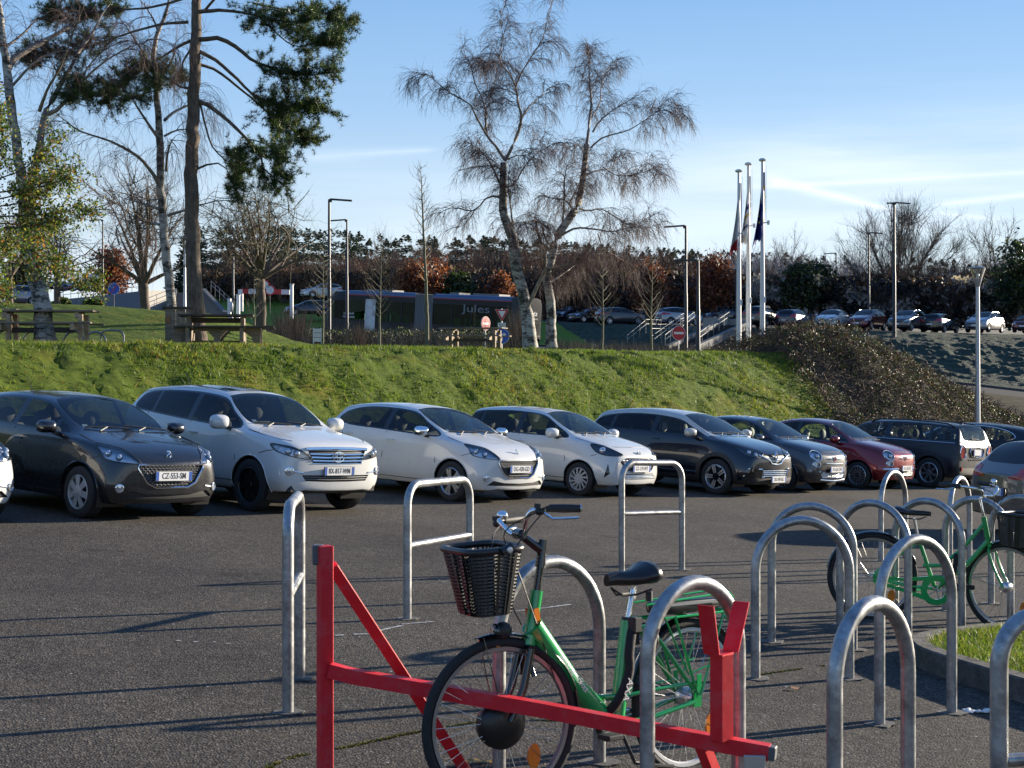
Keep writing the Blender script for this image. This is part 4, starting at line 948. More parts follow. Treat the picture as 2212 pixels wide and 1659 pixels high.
    finish_car(c, car, sp); hl_bulbs(car, c, th, ((1.16, .84), (1.29, .80)), .05); drim(c, car, hp, th)
    g = child(car, 'grille'); L = lambda z, w: [(-w, z), (-w / 2, z), (0, z), (w / 2, z), (w, z)]
    bars(g, c, [L(.74, .30), L(.70, .19), L(.67, .14)], .005); bars(g, c, [L(.50, .44), L(.465, .44), L(.43, .43), L(.395, .42)], .007)
    for s in (1, -1): ftube(c, [(.53 * s, .79), (.38 * s, .745), (.22 * s, .69), (.17 * s, .635), (0, .615)], .014, .006).build('grille_frame', CHROME, car)
    dtube(c, car, fr, th, .014, CHROME, 'fog_frame', .004, True); emblem(car, c, 0, .755, 'diamond', .058); p, n = c.front(0, .345, .06); plate(car, p, n, txt)
    pass
    for s in (1, -1): b = MB(); b.tube([c.side(x, .40, s, .004)[0] for x in (.9, .3, -.3, -.85)], .011, 5); b.build('door_moulding', CHROME, car)
    return sp
def model_500(car, pm, txt, style, chrome_bumper=False, low_open=False):
    rows = [(1.84, .56, .24, .46, .66, .55, .78, .32, .02, .45, .05), (1.77, .69, .22, .48, .75, .63, .865, .44, .01, .56, .05),
            (1.55, .78, .21, .52, .86, .70, .955, .46, .01, .62, .04), (1.15, .81, .20, .57, .93, .76, 1.03, .50, .015, .68, .05),
            (.92, .813, .21, .59, .95, .775, 1.06, .60, .03, .69, .07), (.58, .813, .21, .60, .96, .775, 1.26, .57, .05, .63, .12),
            (.22, .813, .21, .61, .965, .77, 1.44, .52, .05, .585, .14), (-.3, .813, .21, .62, .965, .765, 1.49, .51, .045, .58, .14),
            (-.8, .81, .21, .63, .96, .76, 1.455, .49, .045, .56, .13), (-1.18, .80, .22, .64, .95, .74, 1.355, .46, .04, .53, .11),
            (-1.38, .785, .23, .62, .93, .71, 1.18, .47, .03, .55, .08), (-1.54, .75, .25, .58, .87, .66, .95, .46, .02, .54, .05), (-1.62, .69, .28, .54, .76, .60, .80, .40, .02, .50, .04)]
    c = Car(rows, (4, 6), (9, 11)); sp = dict(paint=pm, wb=2.30, r=.29, rr=.20, yw=.70, style=style, rimm=ALLOY, mirror=(.62, .88, 1.03), mirrord=(.08, .115, .085),
        handles=((-.28, .84),), wiper=(.98, 1.0), antenna=-.95, cowlx=.92, seatx=.0, hr=1.10, cream=mat('pale_seat', (.4, .4, .38), .8), handlem=CHROME)
    arch_cut(c, sp)
    dlo = rpoly([(.86, .99), (.56, 1.17), (.22, 1.335), (-.25, 1.38), (-.75, 1.345), (-1.05, 1.24), (-1.15, 1.08), (-.85, .995), (-.3, .985), (.4, .985)], 4)
    std_side(c, dlo, [(-.48, -.38, .02), (.55, .59, 0)])
    c.cutside([(.84, .30), (.87, .6), (.85, .93), (.4, .965), (-.38, .97), (-.42, .6), (-.36, .28)], c.DOORF, only=(0,))
    sp['seams'] = ([(.84, .30), (.87, .6), (.85, .94)], [(-.36, .28), (-.42, .6), (-.37, .97)], [(1.1, .93), (1.3, .88), (1.5, .83), (1.6, .80)])
    sp['fseams'] = ([(-.55, .81), (-.3, .835), (0, .84), (.3, .835), (.55, .81)],)
    hl = [(.55 + .105 * math.cos(t), .755 + .105 * math.sin(t)) for t in np.linspace(0, 2 * math.pi, 17)[:-1]]; l2 = [(.575 + .08 * math.cos(t), .585 + .055 * math.sin(t)) for t in np.linspace(0, 2 * math.pi, 17)[:-1]]
    c.cutfront(hl, c.LIGHT); c.cutfront(l2, c.LIGHT); low = mirror_poly([(.42, .44), (.46, .37), (.40, .30), (.2, .295)]); c.cutfront(low, c.GRILLE, both=False)
    finish_car(c, car, sp)
    for s in (1, -1):
        p = c.front(.55 * s, .755, -.03)[0]; b = MB(); b.ball(p, .055, 12, 6); b.build('bulb', LENS, near_part(c, car, 'headlight', p))
        for q, cy, cz in ((hl, .55, .755), (l2, .575, .585)): ftube(c, [(y * s, z) for y, z in q], .009, .003, closed=True).build('lamp_rim', CHROME, near_part(c, car, 'headlight', c.front(cy * s, cz)[0]))
    g = child(car, 'grille'); hexmesh(g, c, low, .05, .006, CHROME if not chrome_bumper else mat('grille_grey', (.16, .16, .165), .35, .5)); b = MB()
    for s in (1, -1): ftube(c, [(.09 * s, .70), (.2 * s, .705), (.30 * s, .70), (.2 * s, .69), (.09 * s, .688)], .006, .006, b=b)
    if not chrome_bumper: ftube(c, [(-.32, .61), (0, .60), (.32, .61)], .012, .006, b=b); ftube(c, [(-.47, .285), (0, .262), (.47, .285)], .013, .006, b=b)
    b.build('chrome_moustache', CHROME, car); b = MB()
    for s in (1, -1):
        if chrome_bumper: ftube(c, [(.18 * s, .475), (.45 * s, .475), (.62 * s, .47), (.70 * s, .46)], .026, .006, b=b)
        else: ftube(c, [(.48 * s, .44), (.70 * s, .455)], .010, .005, b=b)
    b.build('chrome_bumper_strip', CHROME, car)
    emblem(car, c, 0, .70, 'round', .055); p, n = c.front(0, .49, .035); plate(car, p, n, txt); pass
    for s in (1, -1): b = MB(); b.tube([c.side(x, .972, s, .003)[0] for x in (.80, .3, -.3, -.95)], .008, 5); b.build('waist_strip', CHROME, car)
    return sp
def model_mini(car, pm):
    rows = [(2.04, .68, .26, .50, .72, .64, .82, .36, .02, .52, .05), (1.95, .80, .25, .52, .82, .72, .93, .48, .01, .64, .05),
            (1.68, .88, .24, .56, .93, .79, 1.01, .50, .01, .70, .035), (1.33, .908, .24, .60, .99, .83, 1.06, .55, .015, .75, .045),
            (1.02, .91, .24, .62, 1.02, .85, 1.10, .68, .03, .77, .07), (.78, .91, .24, .63, 1.03, .85, 1.28, .66, .04, .73, .10),
            (.48, .91, .24, .64, 1.04, .85, 1.50, .62, .045, .70, .13), (-.3, .91, .24, .65, 1.06, .85, 1.55, .62, .04, .70, .13),
            (-1.1, .91, .24, .66, 1.075, .84, 1.545, .60, .04, .69, .12), (-1.82, .90, .26, .67, 1.09, .83, 1.50, .58, .04, .67, .10),
            (-1.93, .89, .27, .67, 1.09, .82, 1.40, .60, .03, .69, .08), (-2.0, .87, .29, .66, 1.06, .80, 1.12, .64, .02, .74, .04), (-2.05, .84, .33, .62, .98, .76, 1.0, .55, .02, .66, .03)]
    c = Car(rows, (4, 6), (9, 11)); sp = dict(paint=pm, wb=2.67, r=.345, rr=.225, yw=.785, style='seven', rimm=ALLOY, mirror=(.80, 1.0, 1.12), clad=.08,
        handles=((-.10, .93), (-1.12, .95)), wiper=(1.05, 1.06), cowlx=1.02, seatx=.1, hr=1.2, zf=.38, rglass=CARGLASS, handlem=CHROME)
    arch_cut(c, sp)
    dlo = rpoly([(.97, 1.07), (.78, 1.22), (.50, 1.39), (-.2, 1.455), (-1.1, 1.45), (-1.74, 1.40), (-1.88, 1.30), (-1.86, 1.12), (-1.1, 1.09), (-.2, 1.075), (.5, 1.065)], 4)
    std_side(c, dlo, [(-.26, -.14, .01), (-1.32, -1.24, .0), (.62, .66, 0)], dark_from=-.2)
    c.cutside([(.95, .34), (.98, .66), (.95, 1.0), (.5, 1.045), (-.14, 1.055), (-.18, .66), (-.16, .32)], c.DOORF, only=(0,))
    c.cutside([(-.185, .32), (-.205, .66), (-.165, 1.055), (-1.2, 1.07), (-1.35, .9), (-1.08, .74), (-.95, .48), (-.93, .32)], c.DOORR, only=(0,))
    c.cutside([(.98, .20), (.98, .33), (-.95, .33), (-.95, .20)], c.CLAD, only=(0,))
    sp['seams'] = ([(-.16, .32), (-.195, .66), (-.15, 1.055)], [(-.95, .48), (-1.08, .74), (-1.35, .9), (-1.36, 1.08)])
    tl = rpoly([(.56, .74), (.545, .88), (.60, 1.0), (.70, 1.01), (.755, .90), (.74, .74), (.65, .70)], 3); c.cutfront(tl, c.TAIL, s=-1)
    c.cutfront([(.86, .25), (.86, .50), (-.86, .50), (-.86, .25)], c.CLAD, both=False, s=-1); finish_car(c, car, sp)
    for s in (1, -1): ftube(c, [(y * s, z) for y, z in tl], .016, .006, closed=True, s=-1).build('lamp_rim', CHROME, near_part(c, car, 'rear_light', c.front(.65 * s, .87, 0, -1)[0]))
    b = MB(); ftube(c, [(-.32, .95), (0, .97), (.32, .95), (.34, .86), (.28, .76), (0, .745), (-.28, .76), (-.34, .86)], .014, .008, closed=True, s=-1, b=b); b.build('plate_surround', CHROME, car)
    p, n = c.front(0, .855, .01, -1); plate(car, p, n, '', .40, .13); emblem(car, c, 0, 1.03, 'wings', .05, -1)
    for k, (ch, y) in enumerate(zip('COUNTRYMAN', np.linspace(.36, -.36, 10))):
        p, n = c.front(y, .685, .006, -1); M = frame(p, Vector((n.y, -n.x, 0)), (0, 0, 1))
        if M.col[2].xyz.dot(n) < 0: M = frame(p, Vector((-n.y, n.x, 0)), (0, 0, 1))
        text_mesh(ch, .055, M, 'tailgate_letter', CHROME, car, 1.1, .004)
    b = MB()
    for s in (1, -1): b.tube([c.side(x, 1.06, s, .004)[0] for x in (.95, .3, -.6, -1.3, -1.92)], .010, 5)
    ftube(c, [(-.74, 1.085), (0, 1.09), (.74, 1.085)], .009, .004, s=-1, b=b); b.build('waist_strip', CHROME, car)
    b = MB()
    for s in (1, -1):
        q = [c.top(.35, .60 * s, .01)[0]] + [c.top(x, .60 * s, .055)[0] for x in (.1, -.6, -1.3, -1.6)] + [c.top(-1.8, .60 * s, .01)[0]]; b.tube(q, .017, 6)
    b.build('roof_rail', BLK, car); b = MB(); p = c.top(-1.62, 0)[0]; b.add([p + Vector(v) for v in ((.12, 0, -.01), (-.06, .02, -.01), (-.06, -.02, -.01), (-.07, 0, .07))], [(0, 1, 3), (0, 3, 2), (1, 2, 3), (0, 2, 1)]); b.build('antenna', pm, car, 0)
    b = MB(); p, n = c.front(-.5, .42, .0, -1); b.tube([p + Vector((.1, -.1, -.10)), p + Vector((-.04, -.1, -.10))], .04, 10); b.build('exhaust_pipe', CHROME, car)
    b = MB(); ftube(c, [(-.2, 1.14), (.02, 1.16), (.18, 1.155)], .012, .015, s=-1, b=b); b.build('rear_wiper', BLK, car); b = MB()
    for s in (1, -1):
        p, n = c.front(.70 * s, .48, .01, -1); b.box(p, (.02, .04, .10))
    b.build('reflector', REDLAMP, car)
    return sp
def model_hatch(car, pm, rear='plain', lvl=3, H=1.45, L=4.25, txtr=None, txtf=None, style='six', kind='hatch', roof=None, wstrip=False, dark_from=-9, rails=False):
    """a family hatchback or small estate; also used, with other paint and height, for the cars far behind"""
    k = H / 1.47; xf = L * .49; xr = -L * .51; W = .885
    base = [(2.05, .68, .22, .46, .66, .62, .74, .36, .02, .52, .04), (1.95, .80, .20, .48, .73, .70, .81, .48, .01, .64, .04), (1.70, .87, .19, .52, .82, .78, .88, .50, .01, .70, .035),
            (1.30, .885, .19, .57, .89, .82, .96, .55, .015, .75, .045), (1.0, .885, .20, .59, .93, .84, 1.03, .68, .03, .77, .07), (.55, .885, .20, .60, .95, .84, 1.26, .64, .05, .70, .12),
            (.10, .885, .20, .61, .97, .835, 1.43, .58, .045, .65, .13), (-.5, .885, .20, .62, .99, .83, 1.475, .57, .04, .645, .13), (-1.1, .885, .20, .63, 1.02, .82, 1.455, .56, .04, .635, .12),
            (-1.68, .87, .22, .64, 1.05, .80, 1.385, .53, .035, .61, .10), (-1.86, .86, .23, .64, 1.04, .77, 1.26, .53, .03, .61, .08), (-2.02, .83, .25, .62, .98, .73, 1.05, .54, .02, .63, .04), (-2.12, .78, .28, .58, .86, .68, .90, .47, .02, .56, .03)]
    rows = [(x * (xf / 2.08 if x > 0 else xr / -2.17), p, zb * k, z3 * k, z4 * k, w4, z7 * k, w6, d6, w5, d5) for x, p, zb, z3, z4, w4, z7, w6, d6, w5, d5 in base]
    c = Car(rows, (4, 6), (9, 11), lvl=lvl); wb = L * .615; r = .315 * (1.08 if H > 1.55 else 1)
    sp = dict(paint=pm, roof=roof, wb=wb, r=r, rr=r * .67, yw=.77, style=style, rimm=ALLOY, mirror=(.72, .96, 1.03 * k), handles=((-.10, .86 * k), (-1.12, .90 * k)), wiper=(1.02, 1.0), antenna=-1.3, cowlx=1.0, seatx=.05, hr=1.08 * k, rglass=DARKGLASS)
    arch_cut(c, sp)
    dlo = rpoly([(x, z * k) for x, z in ((.93, .97), (.55, 1.17), (.18, 1.33), (-.5, 1.375), (-1.1, 1.355), (-1.55, 1.26), (-1.70, 1.12), (-1.3, 1.04), (-.5, 1.0), (.35, .965))], 3)
    std_side(c, dlo, [(-.30, -.20, .02), (-1.24, -1.17, .03)], dark_from=dark_from)
    th = 45; hp = rpoly([(u, z * k) for u, z in ((.55, .80), (.72, .81), (.92, .75), (1.05, .66), (.90, .62), (.68, .68))], 3); c.cutdiag(hp, th, c.LIGHT)
    c.cutfront([(y, z * k) for y, z in mirror_poly([(.45, .65), (.40, .56), (.2, .555)])], c.GRILLE, both=False); c.cutfront([(y, z * k) for y, z in mirror_poly([(.50, .38), (.45, .27), (.2, .26)])], c.GRILLE, both=False)
    c.cutfront([(y, z * k) for y, z in rpoly([(.55, .98), (.66, 1.02), (.80, .97), (.86, .90), (.80, .83), (.60, .82)], 2)], c.TAIL, s=-1)
    c.cutside([(x, z * k) for x, z in ((-1.72, .84), (-1.66, .90), (-2.2, 1.02), (-2.2, .82))], c.TAIL, only=(0,))
    sp['seams'] = ([(.92, .3 * k), (.95, .6 * k), (.92, .93 * k)], [(-.22, .28 * k), (-.255, .6 * k), (-.21, .98 * k)], [(-.9, .42 * k), (-1.05, .7 * k), (-1.3, .9 * k)])
    finish_car(c, car, sp); hl_bulbs(car, c, th, ((.80, .72 * k),), .05)
    for s, t in ((1, txtf), (-1, txtr)):
        p, n = c.front(0, (.46 if s > 0 else .62) * k, .02, s)
        plate(car, p, n, t if t else '', name='number_plate')
    if wstrip:
        for s in (1, -1): b = MB(); b.tube([c.side(x, z, s, .004)[0] for x, z in [dlo[i] for i in range(len(dlo))]], .010, 5, closed=True); b.build('window_trim', CHROME, car)
    if rails:
        for s in (1, -1): b = MB(); b.tube([c.top(.2, .58 * s, .01)[0]] + [c.top(x, .58 * s, .06)[0] for x in (0, -.6, -1.2)] + [c.top(-1.45, .58 * s, .01)[0]], .02, 6); b.build('roof_rail', ALLOY, car)
    return sp
# ---------------------------------------------------------------- bicycle racks, barrier, bicycles
def _galv(N, Lk, b, noise, vor, mix, bump, g):
    c = ramp(N, Lk, noise(9, 5, .7), [(.3, (.20, .205, .21)), (.5, (.34, .345, .35)), (.72, (.48, .49, .50))]); v = ramp(N, Lk, vor(55).outputs['Color'], [(0, (.8, .8, .8)), (1, (1.15, 1.15, 1.15))])
    rust = ramp(N, Lk, noise(3.1, 6, .7, (1, 1, .35), 5), [(.63, (0, 0, 0)), (.74, (.5, .5, .5))]); Lk.new(mix(rust, mix(1, c, v, 'MULTIPLY'), (.26, .14, .10)), b.inputs['Base Color'])
    b.inputs['Metallic'].default_value = .75; Lk.new(ramp(N, Lk, noise(14, 4), [(.3, (.28,) * 3), (.7, (.50,) * 3)]), b.inputs['Roughness'])
GALV = world_mat('galvanised_steel', _galv)
CONC = mat('concrete_patch', (.10, .095, .085), .9, var=.3, vscale=20, bump=.4)
HG = 'galvanised bicycle hoops in the car park'
def hoop(A, B, H, kind, label, bar=None, r=.030, base=True):
    A, B = Vector(A), Vector(B); mid = (A + B) / 2; d = (B - A); w = d.length; o = thing('bicycle_hoop', label, 'bicycle rack', mid, 0, HG)
    u = d.normalized(); a = A - mid; b_ = B - mid; zt = H
    rad = w / 2 if kind == 'arch' else min(.17, w / 2.2); pts = [a + Vector((0, 0, -.03)), a + Vector((0, 0, .25 * H)), a + Vector((0, 0, .5 * H))]
    for k in range(13):
        t = math.pi / 2 * k / 12; pts.append(a + u * (rad * (1 - math.cos(t))) + Vector((0, 0, H - rad - r + rad * math.sin(t))))
    for k in range(13):
        t = math.pi / 2 * (1 - k / 12); pts.append(b_ - u * (rad * (1 - math.cos(t))) + Vector((0, 0, H - rad - r + rad * math.sin(t) + 0)))
    pts += [b_ + Vector((0, 0, .5 * H)), b_ + Vector((0, 0, .25 * H)), b_ + Vector((0, 0, -.03))]
    q = [pts[0]]
    for p in pts[1:]:
        if (p - q[-1]).length > 1e-3: q.append(p)
    m = MB(); m.tube(q, r, 18); m.build('tube', GALV, o, 60)
    if bar: m = MB(); m.tube([a + Vector((0, 0, bar)) + u * (r * .7), b_ + Vector((0, 0, bar)) - u * (r * .7)], r * .78, 14); m.build('crossbar', GALV, o, 60)
    if base:
        for p in (a, b_):
            m = MB(); n = 14; pl = [(math.cos(2 * math.pi * k / n) * random.uniform(.07, .11), math.sin(2 * math.pi * k / n) * random.uniform(.06, .10)) for k in range(n)]
            m.prism(pl, .006, Matrix.Translation(p + Vector((0, 0, .004)))); m.build('footing', CONC, o, 0)
    return o
def hp(p, x):      # ground point under picture column x where one metre is p pixels tall
    y = F / p; X = (x - 1106) / F * y; return Vector((X, y, gz(X, y)))
hoop(hp(415, 622), hp(373, 648), 1.10, 'sq', 'leftmost bicycle hoop seen almost end-on, with a welded crossbar', .60)
hoop(hp(294, 880), hp(269, 1015), 1.02, 'sq', 'flat-topped hoop with crossbar standing behind the basket of the near green bicycle', .54)
hoop(hp(225, 1343), hp(216, 1473), 1.10, 'sq', 'flat-topped hoop with crossbar in front of the white hatchback and the navy car', .58)
def obl(xc, yt, H=1.03, w=.62, dirv=(.56, .83)):     # an arch from the column and row of its top
    p = (yt - 824 - .056 * (xc - 1106)) / (CAMZ - H); Y = F / p; X = (xc - 1106) / F * Y; u = Vector(dirv).normalized() * w / 2
    a = (X - u.x, Y - u.y); b = (X + u.x, Y + u.y); return Vector((*a, gz(*a))), Vector((*b, gz(*b)))
hoop(*obl(1190, 1199, 1.0, .66, (.72, .70)), 1.0, 'arch', 'arched hoop the near green bicycle leans against')
hoop(*obl(1500, 1242, 1.05, .58, (.72, .70)), 1.05, 'arch', 'arched hoop in front of the rear wheel of the near green bicycle')
hoop(*obl(1885, 1286, 1.05, .58, (.66, .75)), 1.05, 'arch', 'large arched hoop nearest the camera at lower right, with a rusty red streak')
hoop(hp(389, 1900), hp(370, 2056), 1.05, 'arch', 'arched hoop with both feet visible beside the kerbed lawn')
hoop(hp(342, 1632), hp(336, 1835), 1.04, 'arch', 'front one of two nested wide arches right of the near bicycle saddle')
hoop(hp(297, 1667), hp(301, 1843), 1.04, 'arch', 'rear one of two nested wide arches right of the near bicycle saddle')
for k, lb in enumerate(('wide arch behind the saddle end of the far green bicycle', 'wide arch against the frame of the far green bicycle', 'wide arch behind the handlebar of the far green bicycle', 'wide arch behind the basket of the far green bicycle')):
    cx, cy = 2.82 + .595 * k, 11.92 + .62 * k; a = (cx - .215, cy + .215); b = (cx + .215, cy - .215); hoop((*a, gz(*a)), (*b, gz(*b)), 1.03, 'arch', lb)
hoop(hp(192, 1903), hp(186, 1956), 1.03, 'arch', 'narrow-looking hoop standing in front of the dark red car')
hoop(hp(199, 2052), hp(192, 2094), 1.03, 'arch', 'narrow-looking hoop in front of the rear light of the grey car on the right')
hoop((5.62, 16.6, gz(5.62, 16.6)), (6.05, 17.1, gz(6.05, 17.1)), 1.03, 'arch', 'hoop cut by the right edge, standing behind the far bicycle basket')
a, b = (1.645, 5.16), (2.30, 5.45); hoop((*a, gz(*a)), (*b, gz(*b)), 1.12, 'sq', 'hoop with crossbar cut off by the lower right corner', .60)
# --- red barrier
REDP = mat('red_paint', (.42, .012, .022), .5, 0, coat=0, spec=.25, var=.10, vscale=11, bump=.08, bscale=40, stops=[(.0, (.54, .018, .025)), (.5, (.68, .022, .032)), (.63, (.62, .05, .06)), (.67, (.68, .022, .032)), (.76, (.64, .022, .03)), (.80, (.32, .14, .05))])
GREYCAP = mat('grey_cap', (.10, .105, .11), .6)
def red_barrier():
    o = thing('barrier', 'bright red steel barrier with a sloping arm, braced post and upright fork', 'barrier')
    ym = 6.60; at = lambda px, py, Y: P(px, py, Y)
    t0 = at(702, 1196, ym); base = Vector((t0.x, ym, gz(t0.x, ym)))
    m = MB(); m.box(((t0.x + base.x) / 2, ym, (t0.z + .035 + base.z) / 2), (.058, .058, t0.z + .035 - base.z), rz=R(28)); m.build('post', REDP, o, 30, bevel=.003)
    m = MB(); c = at(684, 1199, ym); m.box((c.x + .004, ym + .02, c.z), (.05, .06, .085), rz=R(8)); m.build('end_cap', GREYCAP, o, 30, bevel=.005)
    e = G(1006, 1656); m = MB(); s = at(716, 1222, ym + .02); m.bar(s, e + Vector((0, 0, -.02)), .05, .05, up=(0, -1, .3)); m.build('brace', REDP, o, 30, bevel=.003)
    pts = [at(712, 1447, ym - .02), at(760, 1460, ym - .03), at(1180, 1534, 6.35), at(1480, 1592, 6.12), at(1660, 1625, 6.0)]; m = MB()
    for i in range(len(pts) - 1): m.bar(pts[i], pts[i + 1] + (pts[i + 1] - pts[i]).normalized() * .004, .052, .060)
    m.build('arm', REDP, o, 30)
    m = MB(); q = pts[-1]; d = (pts[-1] - pts[-2]).normalized(); m.bar(q, q + d * .03, .048, .054); m.build('arm_cap', GREYCAP, o, 30, bevel=.004)
    m = MB(); h = at(1630, 1648, 5.97); m.box(h, (.085, .02, .06), rz=R(-6)); m.build('latch_plate', mat('zinc_plate', (.5, .5, .48), .4, .8), o, 30, bevel=.003)
    f = at(1560, 1600, 6.05); f1 = at(1558, 1412, 6.05); m = MB(); m.box(((f.x + f1.x) / 2, f.y, (f.z + f1.z) / 2), (.068, .068, f1.z - f.z), rz=R(38)); m.build('fork_post', REDP, o, 30, bevel=.003)
    bz = f1 + Vector((0, 0, .003)); wv = Vector((.86, -.50, 0)) * .034; tv = Vector((.50, .86, 0)) * .003
    for b0, b1 in ((Vector((-.042, -.035, 0)), Vector((-.075, -.11, .205))), (Vector((.042, .035, 0)), Vector((.098, .12, .185)))):
        m = MB(); vs = [bz + q + wv * sw + tv * st for q in (b0, b1) for sw in (-1, 1) for st in (-1, 1)]
        m.add(vs, [(0, 1, 3, 2), (4, 6, 7, 5), (0, 4, 5, 1), (2, 3, 7, 6), (0, 2, 6, 4), (1, 5, 7, 3)]); m.build('fork_arm', REDP, o, 0)
    m = MB(); m.box(bz, (.075, .11, .006), rz=R(-38)); m.build('fork_base', REDP, o, 0)
    m = MB(); m.bar(at(1516, 1606, 6.1), at(1560, 1720, 6.2), .05, .05); m.build('leg', REDP, o, 30, bevel=.003)
    return o
red_barrier()
# --- bicycles: built with the front wheel towards -x, in the xz plane, ground at z = 0
GREENP = mat('green_paint', (.014, .37, .09), .22, .0, coat=.8, var=.08, vscale=6)
def wheel(parent, c, r=.345, steer=None, rimc=None, hub='plain', w=.042, spokes=32, name='wheel'):
    o = bpy.data.objects.new(name, None); link(o, parent); o.location = c; o.empty_display_size = .1
    if steer: o.rotation_euler = (0, 0, steer)
    M = Matrix.Rotation(R(90), 4, 'X'); m = MB(); n = 56
    m.tube([(r * math.cos(a), 0, r * math.sin(a)) for a in [2 * math.pi * k / n for k in range(n)]], w / 2, 10, closed=True)
    o2 = m.build('tyre', TYRE, o, 60); o2.location = (0, 0, 0); m.v
    m = MB(); ri = r - w * .5; m.lathe([(ri, -.013), (ri, .013), (ri - .016, .012), (ri - .022, 0), (ri - .016, -.012)], 56, M, close=True); m.build('rim', rimc or mat('rim_alloy', (.35, .36, .38), .3, .9), o, 40)
    m = MB()
    for k in range(spokes):
        a = 2 * math.pi * k / spokes; s = 1 if k % 2 else -1; b = a + (.35 if k % 4 < 2 else -.35) * 1.2
        m.tube([(.028 * math.cos(b), s * .03, .028 * math.sin(b)), ((ri - .02) * math.cos(a), 0, (ri - .02) * math.sin(a))], .0013, 3, caps=False)
    m.build('spokes', mat('spoke_steel', (.45, .45, .46), .35, .9), o, 60)
    m = MB()
    if hub == 'motor': m.lathe([(0, -.055), (.05, -.055), (.095, -.038), (.108, -.02), (.108, .02), (.095, .038), (.05, .055), (0, .055)], 28, M); hm = mat('motor_black', (.012, .012, .013), .35)
    elif hub == 'gear': m.lathe([(0, -.05), (.028, -.05), (.042, -.04), (.046, -.03), (.046, .03), (.042, .04), (.028, .05), (0, .05)], 24, M); hm = ALLOY
    else: m.lathe([(0, -.05), (.018, -.05), (.018, -.034), (.034, -.034), (.034, -.028), (.016, -.026), (.016, .026), (.034, .028), (.034, .034), (.018, .034), (.018, .05), (0, .05)], 20, M); hm = ALLOY
    m.build('hub', hm, o, 40)
    m = MB(); m.prism([(.03 * math.cos(a), .055 * math.sin(a)) for a in np.linspace(0, 2 * math.pi, 13)[:-1]], .01, Matrix.Translation((.16, 0, -.15)) @ Matrix.Rotation(R(90), 4, 'X')); m.build('reflector', AMBER, o, 0)
    return o
def fender(parent, c, r, a0, a1, m_, steer=None, w=.03, stay=True):
    m = MB(); n = 26; vs = []; prof = [(-w, -.008), (-w * .7, .0), (0, .006), (w * .7, .0), (w, -.008)]
    for k in range(n + 1):
        a = R(a0 + (a1 - a0) * k / n)
        for y, dr in prof: vs.append(((r + dr) * math.cos(a), y, (r + dr) * math.sin(a)))
    q = len(prof); m.add(vs, [(i * q + j, i * q + j + 1, (i + 1) * q + j + 1, (i + 1) * q + j) for i in range(n) for j in range(q - 1)])
    if stay:
        a = R(a1); 
        for s in (1, -1): m.tube([(0, s * .05, 0), ((r) * math.cos(a * .97), s * w * .8, r * math.sin(a * .97))], .0025, 4)
    o = m.build('mudguard', m_, parent, 50); o.location = c; 
    if steer: o.rotation_euler = (0, 0, steer)
    return o
def basket(parent, c, w, d, h, m_, taper=.78, rz=0, tilt=0):
    """open-work plastic basket: a rim, a floor and slatted walls with real holes"""
    o = bpy.data.objects.new('basket', None); link(o, parent); o.location = c; o.rotation_euler = (0, tilt, rz)
    def P4(u, v):      # u around 0..1, v height 0..1
        a = 2 * math.pi * u; k = taper + (1 - taper) * v; e = .45
        x = math.copysign(abs(math.cos(a)) ** e, math.cos(a)) * w / 2 * k; y = math.copysign(abs(math.sin(a)) ** e, math.sin(a)) * d / 2 * k; return Vector((x, y, v * h))
    m = MB(); nu = 64; nv = 17
    for j in range(nv + 1):
        v = .03 + .93 * j / nv; m.tube([P4(i / nu, v) for i in range(nu)], [.0058] * nu, 4, closed=True, squash=.9)
    for i in range(0, nu, 2):
        solid = (i % 16) in (0, 2, 4)
        m.tube([P4(i / nu, v / 6) for v in range(7)], (.019 if solid else .0052), 4, squash=.35 if solid else 1)
    m.build('wall', m_, o, 0)
    m = MB(); m.tube([P4(i / nu, 1.0) for i in range(nu)], .015, 8, closed=True); m.build('rim_band', m_, o, 50)
    m = MB(); m.prism([tuple(P4(i / nu, 0)[:2]) for i in range(nu)], .012); m.build('floor', m_, o, 0); return o
def grip(m, a, b, r=.016, mi=0): m.tube([a, Vector(a) * .5 + Vector(b) * .5, b], [r * .95, r * 1.1, r], 12, mi=mi)
PLBLK = mat('basket_plastic', (.02, .02, .021), .35)
SADDLE = mat('saddle_vinyl', (.012, .012, .014), .28)
def saddle(parent, c, rz=0, parent_name='saddle'):
    m = MB(); sec = [(-.15, .018, .022), (-.10, .022, .025), (-.03, .034, .026), (.04, .062, .030), (.10, .095, .040), (.135, .095, .042), (.15, .07, .030)]; vs = []; n = 14
    zc = [.0, .003, .0, .002, .012, .012, .006]
    for (x, w, t), zz in zip(sec, zc):
        for j in range(n): a = 2 * math.pi * j / n; vs.append((x, w * math.cos(a), zz + t * math.sin(a) * (1 if math.sin(a) > 0 else .7)))
    m.add(vs, [(i * n + j, i * n + (j + 1) % n, (i + 1) * n + (j + 1) % n, (i + 1) * n + j) for i in range(len(sec) - 1) for j in range(n)] + [tuple(range(n - 1, -1, -1)), tuple((len(sec) - 1) * n + j for j in range(n))])
    o = m.build(parent_name, SADDLE, parent, 60); o.location = c; m = MB()
    for s in (1, -1): m.tube([(-.12, 0, -.02), (-.06, s * .02, -.045), (.04, s * .022, -.045), (.11, s * .05, -.03)], .0035, 6)
    for s in (1, -1): m.tube([(.09, s * .05, -.035), (.09, s * .05, -.065)], .016, 8)
    m.build('saddle_rail', BLK, o, 50); return o
def bolt_text(parent, a, b, txt, size, m_, yoff):
    a, b = Vector(a), Vector(b); M = frame((a + b) / 2 + Vector((0, yoff - .016, 0)), b - a, (0, 0, 1)); return text_mesh(txt, size, M, 'frame_lettering', m_, parent, .82, .0006)
